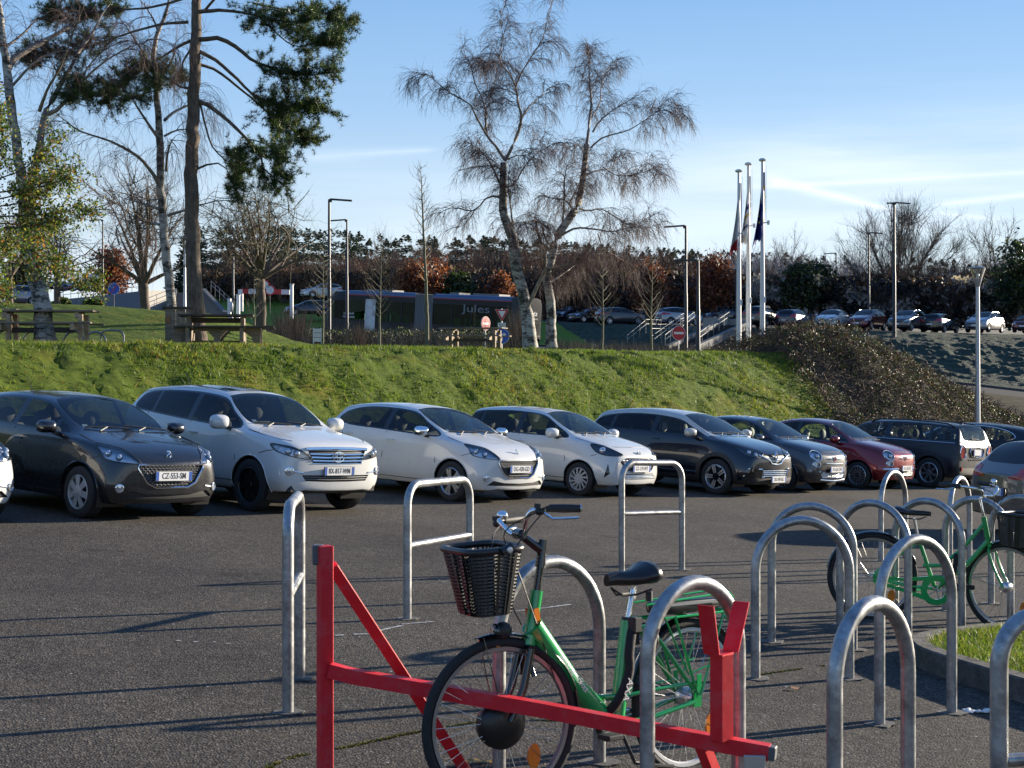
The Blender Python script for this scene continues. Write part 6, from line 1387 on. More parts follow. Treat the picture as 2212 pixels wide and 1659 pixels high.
# ---- poles
ANTH = mat('anthracite_metal', (.035, .037, .045), .45, .3)
WPOLE = mat('white_pole', (.68, .68, .66), .35)
GALVL = mat('light_steel', (.42, .43, .45), .4, .6)
LG = 'tall street lamps'
def street_lamp(px, ytop, ybase, Y, arm, label, double=False, w=.15, z=None):
    t = P(px, ytop, Y); zb = P(px, ybase, Y).z if z is None else z; o = thing('street_lamp', label, 'street lamp', (t.x, Y, zb), 0, LG); h = t.z - zb
    m = MB(); m.tube([(0, 0, -.3), (0, 0, h * .45), (0, 0, h * .46), (0, 0, h)], [w * .62, w * .56, w * .48, w * .36], 12); m.build('pole', ANTH, o, 40)
    for s in ((1, -1) if double else (1,)):
        m = MB(); a = arm * s; L = 1.0 if s == 1 else .45; m.box((a * L * .55, 0, h - .02 - .03 * 0), (L, .24, .07), ry=R(4) * (1 if a > 0 else -1)); m.box((a * .05, 0, h - .05), (.16, .12, .14)); m.build('lamp_head', ANTH, o, 30, bevel=.01)
    m = MB(); m.lathe([(w * 1.1, 0), (w * 1.1, .02), (.01, .02)], 12); m.build('base_plate', ANTH, o, 30); return o
street_lamp(711, 431, 742, 70, 1, 'dark street lamp right in front of the bus nose, arm to the right')
street_lamp(749.5, 475, 700, 92, -1, 'dark street lamp rising behind the bus roof, arm to the left')
street_lamp(1481.5, 488, 756, 74, -1, 'dark street lamp between the steps and the flagpoles, arm to the left')
street_lamp(1508, 562, 757, 66, -1, 'shorter dark street lamp just right of its taller neighbour by the steps')
street_lamp(1931.5, 438, 718, 100, 1, 'tallest dark lamp with double head at the edge of the upper car park', True, .2)
street_lamp(1877, 503, 712, 118, 1, 'dark street lamp rising behind the dark red car in the upper car park')
street_lamp(1806, 547, 706, 133, -1, 'slim dark lamp in front of the grey thicket, behind the white small car')
street_lamp(1991, 578, 712, 150, -1, 'distant lamp behind the parked estate car at the right')
street_lamp(504, 523, 690, 118, 1, 'dark street lamp left of the forked bare tree')
street_lamp(222, 475, 665, 120, -1, 'thin dark lamp over the blue-grey ramp wall')
street_lamp(100, 560, 650, 160, -1, 'distant lamp behind the leaning birch crown'); street_lamp(10, 590, 640, 180, -1, 'distant lamp at the far left edge'); street_lamp(300, 565, 640, 170, 1, 'distant lamp behind the forked tree on the left')
street_lamp(1590, 582, 700, 125, -1, 'short distant lamp just left of the flagpoles')
# white globe post behind the pine, and the cone-headed lamp at the right
def cone_lamp(px, ytop, ybase, Y, label, sc=1.0):
    t = P(px, ytop, Y); zb = P(px, ybase, Y).z; h = t.z - zb; o = thing('street_lamp', label, 'street lamp', (t.x, Y, zb), 0, 'cone-headed lamps'); m = MB(); s = sc
    m.tube([(0, 0, -.3), (0, 0, h - .62 * s)], [.085 * s, .055 * s], 14); m.build('pole', GALVL, o, 40); m = MB(); m.lathe([(.06 * s, h - .62 * s), (.07 * s, h - .6 * s), (.13 * s, h - .38 * s), (.0, h - .36 * s)], 20); m.build('socket', GALVL, o, 40)
    m = MB(); m.lathe([(.13 * s, h - .38 * s), (.235 * s, h - .06 * s)], 24); g = m.build('lamp_shade', glass('frosted_glass', (.85, .86, .84), .08, .25), o, 60); m = MB(); m.ball((0, 0, h - .28 * s), (.05 * s, .05 * s, .09 * s), 10, 6); m.build('bulb', mat('bulb_white', (.8, .8, .78), .3), g, 50)
    m = MB(); m.lathe([(.0, h), (.2 * s, h - .01), (.25 * s, h - .045 * s), (.235 * s, h - .065 * s), (.0, h - .06 * s)], 24); m.build('cap', mat('cap_grey', (.4, .41, .42), .4, .5), o, 40); return o
cone_lamp(2112, 576, 960, 47, 'slim grey lamp with a clear cone head standing by the bramble bank at the right')
cone_lamp(399, 512, 672, 90, 'pale lamp post partly hidden just left of the pine trunk', 1.1)
# ---- flagpoles with limp flags
def flagpole(px, ytop, ybase, Y, label, cols, fpts):
    t = P(px, ytop, Y); zb = P(px, ybase, Y).z; o = thing('flagpole', label, 'flagpole', (t.x, Y, zb), 0, 'white flagpoles'); h = t.z - zb
    m = MB(); m.tube([(0, 0, -.4), (0, 0, h * .3), (0, 0, h - .1)], [.10, .09, .05], 14); m.build('pole', WPOLE, o, 50); m = MB(); m.ball((0, 0, h - .04), (.15, .15, .07), 14, 6); m.build('finial', WPOLE, o, 50)
    zr = h - 2.4; m = MB(); m.tube([(0, 0, zr), (.22, 0, zr)], .025, 6); m.tube([(-.14, 0, zr), (.0, 0, zr)], .02, 6); m.box((.22, 0, zr), (.09, .07, .16)); m.build('flag_bracket', WPOLE, o, 30); m = MB(); m.tube([(.14, 0, h - .25), (.16, .01, h - 1.2), (.14, 0, zr)], .006, 4); m.build('halyard', WPOLE, o, 30)
    m = MB(); m.box((.10, 0, h * .28), (.06, .06, .22)); m.build('cleat_box', WPOLE, o, 30)
    # the flag: a hanging folded cloth
    n = 26; k = 12; V = []; Fc = []; mi = []
    for i in range(n + 1):
        v = i / n; zc = h - .5 - 2.35 * v
        for j in range(k + 1):
            u = j / k; wd = .10 + .42 * v ** 1.3; x = .10 - wd * u + .02 * math.sin(6 * u + 3 * v); y = .12 * math.sin(u * 9.4 + v * 2) * (.3 + v) ; zz = zc - .5 * u * v - (.1 * math.sin(20 * u) if i == n else 0)
            V.append((x, y, zz))
    for i in range(n):
        for j in range(k): Fc.append((i * (k + 1) + j, i * (k + 1) + j + 1, (i + 1) * (k + 1) + j + 1, (i + 1) * (k + 1) + j)); mi.append(cols(i / n, j / k))
    b = MB(); b.v = V; b.f = Fc; b.m = mi; fl = thing('flag', fpts[0], 'flag', (t.x, Y, zb), 0, 'limp flags on the white poles'); fl.name = 'flag'
    q = b.build('cloth', fpts[1], fl, 60)
    if len(fpts) > 2:
        for kk in range(7):
            st = MB()
            a = kk / 7 * 1.6 * math.pi + .6; i = int(13 + 7 * math.sin(a)); j = int(5 + 4 * math.cos(a)); p = Vector(V[i * (k + 1) + j]) + Vector((0, -.03, 0)); s = .06
            st.add([p + Vector((s * (1 if w % 2 == 0 else .4) * math.sin(w * math.pi / 5), 0, s * (1 if w % 2 == 0 else .4) * math.cos(w * math.pi / 5))) for w in range(10)], [tuple(range(10))])
            st.build('gold_star', mat('gold', (.7, .5, .03), .6), fl, 0)
FLB = mat('flag_blue', (.015, .025, .16), .8); FLW = mat('flag_white', (.62, .62, .60), .8); FLR = mat('flag_red', (.40, .02, .03), .8); FLG = mat('flag_gold', (.5, .36, .05), .8)
flagpole(1596, 367, 764, 58, 'shortest white flagpole, left of three, with a white and red flag', lambda v, u: 2 if v > .84 and u > .3 else (0 if u < .18 else 1), ('limp blue, white and red flag hanging on the left pole', [FLB, FLW, FLR]))
flagpole(1616.5, 352, 764, 58.5, 'middle white flagpole of three', lambda v, u: 0 if (.42 < v < .5) or (.70 < v < .76 and u > .3) else (3 if .55 < v < .6 else 1), ('limp white flag with dark lettering bands on the middle pole', [FLB, FLW, FLR, FLG]))
flagpole(1647, 343, 765, 57.5, 'tallest white flagpole, right of three, with the blue flag', lambda v, u: 0, ('limp dark blue flag with gold stars on the right pole', [FLB], 1))
# ---- road signs
SR = mat('sign_red', (.45, .012, .02), .4); SW = mat('sign_white', (.70, .70, .70), .4); SB = mat('sign_blue', (.015, .08, .42), .4); SGY = mat('sign_back', (.25, .26, .27), .5, .5); SK = mat('sign_black', (.02, .02, .02), .5)
def disc(r, n=36): return [(r * math.cos(2 * math.pi * k / n), r * math.sin(2 * math.pi * k / n)) for k in range(n)]
def post(px, ytop, ybase, Y, name, label, cat, sq=.5, rz=0, group='road signs', r=.03, m_=None):
    t = P(px, ytop, Y); zb = P(px, ybase, Y).z; o = thing(name, label, cat, (t.x, Y, zb), rz, group); h = t.z - zb; b = MB(); b.tube([(0, .03, -.3), (0, .03, h)], r, 10); b.build('post', m_ or GALVL, o, 40); return o, h
SM = lambda x, z, y=0: Matrix.Translation((x, y, z)) @ Matrix.Rotation(R(90), 4, 'X')
def plates(o, lst):
    for nm, poly, d, M, m_ in lst: b = MB(); b.prism(poly, d, M); b.build(nm, m_, o, 0)
def noentry(o, z, r=.36):
    b = MB(); b.prism(disc(r), .02, SM(0, z, 0), 1); b.prism(disc(r * .95), .006, SM(0, z, -.013), 0); b.prism([(-r * .72, -r * .14), (r * .72, -r * .14), (r * .72, r * .14), (-r * .72, r * .14)], .006, SM(0, z, -.018), 1); b.build('sign_plate', [SR, SW], o, 0)
o, h = post(1466, 704, 757, 68, 'no_entry_sign', 'red no-entry disc on a short post in front of the outdoor steps', 'road sign', rz=R(20)); noentry(o, h - .32, .33)
o, h = post(1049, 684, 748, 66, 'no_entry_sign', 'red no-entry sign turned half away behind the sunlit picnic table', 'road sign', rz=R(52)); noentry(o, h - .30, .31)
o, h = post(1084, 667, 752, 64, 'priority_sign', 'red and white give-way triangle above a blue right-turn disc behind the picnic table', 'road sign', rz=R(18))
tri = lambda s: [(-s, s * .58), (s, s * .58), (0, -s * 1.15)]
b = MB(); b.prism(tri(.30), .02, SM(0, h - .20, 0), 1); b.prism(tri(.285), .006, SM(0, h - .20, -.013), 0); b.prism(tri(.17), .006, SM(0, h - .19, -.018), 1); b.build('give_way_triangle', [SR, SW], o, 0)
b = MB(); b.prism([(-.17, -.10), (.17, -.10), (.17, .10), (-.17, .10)], .015, SM(0, h - .69, 0)); q = b.build('text_panel', SW, o, 0); text_mesh('CÉDEZ LE\nPASSAGE', .08, SM(0, h - .69, -.009), 'panel_text', SK, q, .8, .001)
b = MB(); b.prism(disc(.33), .02, SM(0, h - 1.14, 0), 1); b.prism(disc(.31), .006, SM(0, h - 1.14, -.013), 0); b.prism([(-.13, -.2), (-.07, -.2), (-.07, .02), (.07, .02), (.07, -.04), (.19, .055), (.07, .15), (.07, .09), (-.10, .09), (-.13, .05)], .006, SM(0, h - 1.14, -.018), 1); b.build('right_turn_disc', [SB, SW], o, 0)
o, h = post(246, 613, 668, 110, 'cycle_route_sign', 'round blue sign with a red slash in front of the ramp wall', 'road sign', rz=R(5), m_=ANTH); b = MB(); b.prism(disc(.42), .02, SM(0, h - .35, 0), 1); b.prism(disc(.40), .006, SM(0, h - .35, -.013), 0); b.prism([(-.27, -.33), (-.20, -.36), (.30, .28), (.25, .33)], .006, SM(0, h - .35, -.018), 2); b.build('sign_plate', [SB, SW, SR], o, 0)
o, h = post(195, 592, 664, 112, 'direction_sign', 'low white direction sign with blue end on a thin post left of the blue disc', 'road sign'); b = MB(); b.box((.12, -.02, h - .2), (1.4, .03, .36), mi=0); b.box((-.38, -.038, h - .2), (.38, .01, .30), mi=1); b.build('sign_plate', [SW, SB], o, 0); 
for px, yt, lb in ((571, 606, 'round red-rimmed sign behind the forked tree'), (583, 617, 'second round red-rimmed sign, lower right of the first')):
    o, h = post(px, yt - 2, 672, 128, 'round_sign', lb, 'road sign', m_=ANTH); b = MB(); b.prism(disc(.45), .02, SM(0, h - .45, 0), 0); b.prism(disc(.33), .006, SM(0, h - .45, -.013), 1); b.build('sign_plate', [SR, SW], o, 0)
# ---- white name panel, posts, barrier gate
X, Y = P(686, 740, 64)[:2]; o = thing('information_panel', 'small white three-row name panel on the lawn edge left of the lamp post', 'sign', (X, Y, P(686, 741, 64).z), R(12)); m = MB(); m.box((-.17, 0, .30), (.05, .05, .66)); m.box((.17, 0, .30), (.05, .05, .66)); m.build('frame', WPOLE, o, 30)
for k in range(3): m = MB(); m.box((0, -.01, .14 + .19 * k), (.30, .03, .165)); q = m.build('name_plate', SW, o, 0); text_mesh(('—  ——', '——— —', '—— ——')[k], .10, SM(0, .14 + .19 * k, -.028), 'plate_lettering', SGY, q, .6, .001)
for k, (px, y0, y1, Y, lb) in enumerate(((495.5, 645, 708, 95, 'white post with steel discs left of its taller twin by the steps'), (514.5, 637, 703, 96, 'white post with a square top at the foot of the steps'), (630, 614, 682, 100, 'plain white post in front of the dark hatchback'))):
    a = P(px, y0, Y); zb = P(px, y1, Y).z; o = thing('marker_post', lb, 'post', (a.x, Y, zb), 0, 'white marker posts'); m = MB(); h = a.z - zb; m.tube([(0, 0, -.2), (0, 0, h)], .12, 12); m.build('shaft', WPOLE, o, 40)
    if k == 0:
        for zz in (h * .28, h * .72): m = MB(); m.ball((.14, -.05, zz), (.10, .06, .34), 10, 8); m.build('reflector_shell', GALVL, o, 50)
    else: m = MB(); m.box((0, 0, h), (.3, .3, .04)); m.build('cap', WPOLE, o, 0)
a, b_ = P(520, 629, 132), P(626, 631, 130); o = thing('barrier_gate', 'red and white striped lifting barrier in front of the upper car park', 'barrier', (a.x, a.y, a.z - 1.0), 0); m = MB(); d = b_ - a
for k in range(6): m.bar(d * (k / 6) + Vector((0, 0, 1)), d * ((k + 1) / 6) + Vector((0, 0, 1)), .10, .42, mi=k % 2)
m.build('boom', [SR, SW], o, 0); m = MB(); m.box((0, 0, .2), (.4, .4, 1.9)); m.build('housing', SW, o, 30)
# ---- steps, ramp wall and rails
CONCG = mat('pale_concrete', (.13, .13, .13), .85, var=.12, vscale=.8); STEPM = mat('step_concrete', (.20, .17, .15), .9, var=.15)
def stairs(name, label, cols, n, zlo, zhi, Y0, Y1, m_=STEPM):
    (x0, x1), (u0, u1) = cols; a0, a1, c0, c1 = P(x0, 700, Y0).x, P(x1, 700, Y0).x, P(u0, 700, Y1).x, P(u1, 700, Y1).x
    o = thing(name, label, 'steps', ((a0 + a1) / 2, Y0, zlo)); L = Vector(o.location); m = MB()
    for k in range(n):
        f, g = k / n, (k + 1) / n; z = zlo + (zhi - zlo) * g; xa, xb = a0 + (c0 - a0) * f, a1 + (c1 - a1) * f; xc, xd = a0 + (c0 - a0) * g, a1 + (c1 - a1) * g; ya, yb = Y0 + (Y1 - Y0) * f, Y0 + (Y1 - Y0) * g + .02
        vs = [(xa, ya, zlo - .6), (xb, ya, zlo - .6), (xd, yb, zlo - .6), (xc, yb, zlo - .6), (xa, ya, z), (xb, ya, z), (xd, yb, z), (xc, yb, z)]; m.add([Vector(v) - L for v in vs], [(0, 3, 2, 1), (4, 5, 6, 7), (0, 1, 5, 4), (1, 2, 6, 5), (2, 3, 7, 6), (3, 0, 4, 7)])
    m.build('flight', m_, o, 0)
    for xa, xc in ((a0, c0), (a1, c1)):
        m = MB(); m.bar(Vector((xa, Y0, zlo + .05)) - L, Vector((xc, Y1, zhi + .12)) - L, .30, .50); m.build('stringer', CONCG, o, 30)
    return o, L, a0, a1, c0, c1
o, L, a0, a1, c0, c1 = stairs('outdoor_steps', 'wide brown outdoor steps climbing behind the pine trunk', ((372, 487), (378, 440)), 12, P(0, 682, 116).z, P(0, 633, 126).z, 116, 126)
def rail(o, L, A, B, n, h=1.0, m_=GALVL, k2=2):
    m = MB(); A, B = Vector(A) - L, Vector(B) - L
    m_ = mat('rail_steel', (.16, .165, .17), .6, .3) if m_ is GALVL else m_
    for j in range(k2): m.tube([A + Vector((0, 0, h * (1 - .32 * j))), B + Vector((0, 0, h * (1 - .32 * j)))], .02, 6)
    for i in range(n + 1): p = A.lerp(B, i / n); m.tube([p, p + Vector((0, 0, h))], .022, 6)
    m.build('handrail', m_, o, 40)
z0, z1 = L.z, P(0, 633, 126).z
rail(o, L, (a1 + .6, 116, z0 + .1), (c1 + .6, 126, z1), 5, 1.0); rail(o, L, (a0 - .2, 116, z0), (c0 - .2, 126, z1), 5, 1.1)
def wall(name, label, pts, t, m_, Ybot=None):     # pts: (px, ytop, ybottom, Y)
    q = [(P(a, b, d), P(a, c, d)) for a, b, c, d in pts]; o0 = q[0][1]; m = MB(); vs = []
    for tp, bt in q: vs += [bt - o0, tp - o0, tp - o0 + Vector((0, t, 0)), bt - o0 + Vector((0, t, 0))]
    n = len(q); fs = [(4 * i + j, 4 * (i + 1) + j, 4 * (i + 1) + (j + 1) % 4, 4 * i + (j + 1) % 4) for i in range(n - 1) for j in range(4)] + [(0, 1, 2, 3), (4 * n - 1, 4 * n - 2, 4 * n - 3, 4 * n - 4)]; m.add(vs, fs); o = m.build(name, m_, None, 0); o.location = o0; tag(o, label, 'wall'); return o
w = wall('ramp_wall', 'long plain concrete ramp wall rising to the right at the far left', [(120, 648, 690, 118), (200, 640, 692, 118), (319, 627, 694, 118)], .4, mat('ramp_concrete', (.15, .165, .20), .8, var=.08, vscale=.5))  # bluish shade on this face is put into the concrete colour
w2 = wall('ramp_end_wall', 'sunlit end wall of the ramp beside the outdoor steps', [(319.5, 627, 694, 118.1), (362, 627, 694, 121)], .4, mat('sunlit_concrete', (.28, .27, .25), .8, var=.08, vscale=.5))  # lit copy of the ramp concrete: sunlight put into its paler, warmer colour
o = thing('ramp_railing', 'dark metal railing along the top of the ramp wall', 'railing', P(120, 648, 118)); L = Vector(o.location); rail(o, L, P(120, 648, 118), P(318, 627, 118), 12, .95, ANTH, 3)
# steps with rails at centre right, concrete blocks above them
o, L, a0, a1, c0, c1 = stairs('outdoor_steps', 'grey outdoor steps with many handrails up the frosted bank', ((1440, 1500), (1560, 1620)), 14, P(0, 757, 98).z, P(0, 703, 110).z, 98, 110, mat('grey_steps', (.05, .05, .052), .95, var=.2, spec=.1))
z1 = P(0, 704, 110).z
rail(o, L, (a0 - .1, 98, L.z), (P(1590, 0, 110).x - 3, 110, z1), 6); rail(o, L, (a1 + .1, 98, L.z), (P(1650, 0, 110).x - 2.5, 110, z1), 6)
for k, (x0, y0, x1, y1) in enumerate(((1355, 740, 1395, 706), (1395, 706, 1428, 706), (1408, 742, 1470, 696), (1470, 696, 1483, 690), (1408, 716, 1462, 716))): rail(o, L, P(x0, y0 + 14, 99), P(x1, y1 + 14, 103), 3, .9)
for px, x1, y0, y1, lb in ((1523, 1566, 687, 708, 'larger pale concrete block above the grey steps'), (1571, 1608, 690, 708, 'smaller pale concrete block beside the black car in the upper car park')):
    a, b_ = P(px, y1, 111), P(x1, y1, 109.5); t = P(px, y0, 111).z - a.z; o = thing('concrete_block', lb, 'concrete block', (a + b_) / 2, math.atan2(b_.y - a.y, b_.x - a.x), 'concrete blocks'); m = MB(); m.box((0, 0, t / 2 - .2), ((b_ - a).length, .5, t + .4)); m.build('block', mat('beige_concrete', (.36, .32, .27), .85, var=.12), o, 0, bevel=.02); m = MB(); m.box((0, 0, t - .01), ((b_ - a).length + .06, .56, .06)); m.build('coping', mat('beige_coping', (.42, .38, .33), .85, var=.1), o, 0, bevel=.01)
# ---- the articulated bus
def bus():
    A = Vector((1.3, 102.9, P(1150, 749, 102.9).z)); B = Vector((-13.2, 113, P(720, 722, 113).z)); u = (B - A); L = u.length; o = thing('articulated_bus', 'long dark articulated bus with blue roof edge and red line, seen side-on', 'bus', A)
    X = u.normalized(); Z = Vector((0, 0, 1)); Yv = Z.cross(X).normalized(); Z = X.cross(Yv); o.rotation_euler = Matrix((X, Yv, Z)).transposed().to_euler()
    DK = mat('bus_dark', (.016, .017, .020), .45, spec=.25); RB = mat('bus_blue_silver', (.07, .11, .20), .4, .4); RD = mat('bus_red_line', (.28, .02, .035), .6); RG = mat('bus_rear_grey', (.07, .07, .068), .95, 0, spec=.04); GL = glass('bus_glass', (.20, .32, .28), .0, 0, .14); IN = mat('bus_interior', (.03, .20, .13), .6); RF = mat('bus_roof', (.16, .165, .17), .6)
    W = 1.27; H = 3.3
    def body(x0, x1, cap0, cap1):
        prof = [(W, .32), (W, 1.15)]; m = MB()
        # lower skirt, upper band, roof edge, roof
        for y in (W, -W):
            s = 1 if y > 0 else -1; m.box(((x0 + x1) / 2, y - s * .03, .74), (x1 - x0, .06, .84), mi=0); m.box(((x0 + x1) / 2, y - s * .03, 2.76), (x1 - x0, .06, .34), mi=0); m.box(((x0 + x1) / 2, y - s * .028, 2.965), (x1 - x0, .062, .07), mi=2)
        sec = [(W, 3.0), (W - .02, 3.12), (W - .12, 3.24), (W - .35, 3.29), (0, 3.31), (-W + .35, 3.29), (-W + .12, 3.24), (-W + .02, 3.12), (-W, 3.0)]
        vs = [(x, y, z) for x in (x0, x1) for y, z in sec]; n = len(sec)
        for j in range(n - 1): m.add([vs[j], vs[j + 1], vs[n + j + 1], vs[n + j]], [(0, 1, 2, 3)], 1 if j in (0, 1, 2, 5, 6, 7) else 3)
        m.box(((x0 + x1) / 2, 0, .45), (x1 - x0 - .02, 2 * W - .14, .1), mi=0); return m
    r0, r1 = .9, 7.55; f0, f1 = 9.15, L - 2.2
    body(r0, r1, 0, 0).build('rear_body', [DK, RB, RD, RF], o, 0); body(f0, f1, 0, 0).build('front_body', [DK, RB, RD, RF], o, 0)
    def win(x0, x1, z0=1.16, z1=2.6):
        for s in (1, -1):
            m = MB(); m.box(((x0 + x1) / 2, s * (W - .035), (z0 + z1) / 2), (x1 - x0 - .06, .012, z1 - z0)); m.build('side_window', GL, o, 0)
            m = MB(); m.box((x1, s * (W - .03), (1.16 + 2.6) / 2), (.09, .05, 1.44)); m.build('window_post', DK, o, 0)
    for k in range(4): win(r0 + k * 1.66, r0 + (k + 1) * 1.66)
    for k in range(3): win(f0 + k * 1.2, f0 + (k + 1) * 1.2)
    win(f0 + 4.55, f1)
    m = MB(); m.box((f0 + 4.05, W - .02, 1.55), (.95, .05, 2.3)); d = m.build('door', mat('door_picture', (.42, .45, .47), .4, stops=[(.35, (.10, .12, .13)), (.5, (.5, .52, .53)), (.7, (.62, .63, .63))], vscale=1.4), o, 0)
    m = MB(); n = 26
    for k in range(n):      # bellows
        x = r1 + (f0 - r1) * (k + .5) / n; t = (f0 - r1) / n * .55; m.box((x, 0, 1.85), (t, 2 * W - .04, 2.75), mi=k % 2)
    m.build('bellows', [mat('bellows_grey', (.10, .10, .105), .6), mat('bellows_light', (.26, .27, .28), .5)], o, 0)
    # rear cap: rounded
    m = MB(); st = []
    for x, w_, zt in ((.9, W, 3.31), (.45, W, 3.30), (.15, W - .08, 3.18), (.02, W - .22, 2.95), (0, W - .3, 2.3), (-.02, W - .26, 1.3), (0, W - .24, .9)): st.append((x, w_, zt))
    prof = lambda x, w_, zt, zb: [(x, w_, zb), (x, w_, zt - .3), (x, w_ - .1, zt - .08), (x, w_ - .35, zt), (x, -w_ + .35, zt), (x, -w_ + .1, zt - .08), (x, -w_, zt - .3), (x, -w_, zb)]
    rings = [prof(.9, W, 3.3, .32), prof(.4, W - .01, 3.29, .32), prof(.15, W - .07, 3.24, .36), prof(.03, W - .2, 3.12, .42), prof(.0, W - .36, 2.95, .55)]; vs = [p for r in rings for p in r]; n = 8
    m.add(vs, [(i * n + j, i * n + j + 1, (i + 1) * n + j + 1, (i + 1) * n + j) for i in range(4) for j in range(7)] + [tuple(4 * n + j for j in range(8))]); rc = m.build('rear_panel', RG, o, 50)
    m = MB(); m.box((-.005, 0, 1.62), (.02, 1.9, .03)); m.box((-.01, 0, .72), (.03, 2.0, .06)); m.build('panel_gap', DK, rc, 0)
    TM = Matrix.Translation((-.015, 0, 2.22)) @ Matrix(((0, 0, -1, 0), (-1, 0, 0, 0), (0, 1, 0, 0), (0, 0, 0, 1))); WH = mat('lettering_white', (.75, .75, .75), .5)
    text_mesh('ametis', .46, TM, 'lettering', WH, rc, .85, .004); TM2 = TM.copy(); TM2.translation = (-.015, -.35, 1.86); text_mesh('transe', .20, TM2, 'lettering', WH, rc, 1, .004); m = MB(); m.box((-.012, .35, 1.86), (.02, .9, .10)); m.build('red_bar', RD, rc, 0)
    m = MB(); m.box((-.03, 0, .50), (.03, .52, .13)); m.build('number_plate', PLATEM, o, 0)
    # nose
    rings = [prof(f1, W, 3.3, .32), prof(f1 + 1.0, W, 3.22, .32), prof(f1 + 1.6, W - .04, 2.9, .32), prof(L - .25, W - .14, 2.2, .32), prof(L - .05, W - .22, 1.3, .34), prof(L, W - .3, .9, .40)]; m = MB(); vs = [p for r in rings for p in r]
    for i in range(5):
        for j in range(7):
            mi = 0
            if j in (2, 3, 4) and i in (0,): mi = 1
            m.add([vs[i * n + j], vs[i * n + j + 1], vs[(i + 1) * n + j + 1], vs[(i + 1) * n + j]], [(0, 1, 2, 3)], 2 if (j in (2, 3, 4) and i >= 1 and i < 4) else mi)
    m.add([vs[5 * n + j] for j in range(8)], [tuple(range(8))], 0); m.build('nose', [DK, RB, GL], o, 40)
    m = MB(); m.prism([(f1 + .1, 1.2), (f1 + .1, 2.55), (f1 + 1.3, 2.5), (f1 + 1.75, 1.75), (f1 + 1.85, 1.2)], .02, Matrix.Translation((0, W + .0, 0)) @ Matrix.Rotation(R(90), 4, 'X')); m.build('front_side_window', GL, o, 0)
    # interior, wheels, texts
    m = MB(); 
    for x in np.arange(r0 + .5, f1, .9):
        if r1 - .2 < x < f0 + .2: continue
        for y in (.75, -.75): m.box((x, y, 1.15), (.12, .8, 1.0)); m.tube([(x + .3, y * .4, .5), (x + .3, y * .4, 3)], .02, 5)
    m.build('seats', IN, o, 0); m = MB(); m.box((L / 2, -W + .25, 1.8), (.001, .1, .1)); 
    for x in (2.2, 6.4, f0 + 2.6, L - 2.9):
        for s in (1, -1):
            m = MB(); M = Matrix.Translation((x, s * (W - .16), .48)) @ Matrix.Rotation(R(-90 * s), 4, 'X'); m.lathe([(.48, -.14), (.5, -.05), (.5, .08), (.46, .13), (.28, .14)], 28, M); w_ = m.build('wheel', TYRE, o, 40); m = MB(); m.lathe([(.28, .12), (.22, .05), (.08, .10), (.0, .12)], 20, M); m.build('rim', DARKRIM, w_, 40)
            m = MB(); m.prism([(x + .62 * math.cos(t), .35 + .60 * math.sin(t)) for t in np.linspace(0, math.pi, 15)], .012, Matrix.Translation((0, s * (W + .004), .12)) @ Matrix.Rotation(R(90), 4, 'X')); m.build('wheel_cover', BLK, o, 0)
            w_.location = (0, s * .03, 0)
    SMB = lambda x, z: Matrix.Translation((x, W + .012, z)) @ Matrix(((-1, 0, 0, 0), (0, 0, 1, 0), (0, 1, 0, 0), (0, 0, 0, 1)))
    text_mesh('Jules', .75, SMB(3.8, 2.35), 'script_lettering', mat('lettering_pale', (.16, .17, .19), .5), o, 1.7, .002); text_mesh('Le samedi\nc’est gratuit', .24, SMB(f1 - .3, 1.5), 'window_slogan', WH, o, 1, .002); text_mesh('c’est\ngratuit !', .24, SMB(3.0, .95), 'slogan', WH, o, 1, .002)
    for x, l in ((3.5, 2.2), (6.2, .8), (f0 + 3.8, 2.4)): m = MB(); m.box((x, 0, 3.36), (l, 1.3, .14)); m.build('roof_equipment', RF, o, 30)
bus()
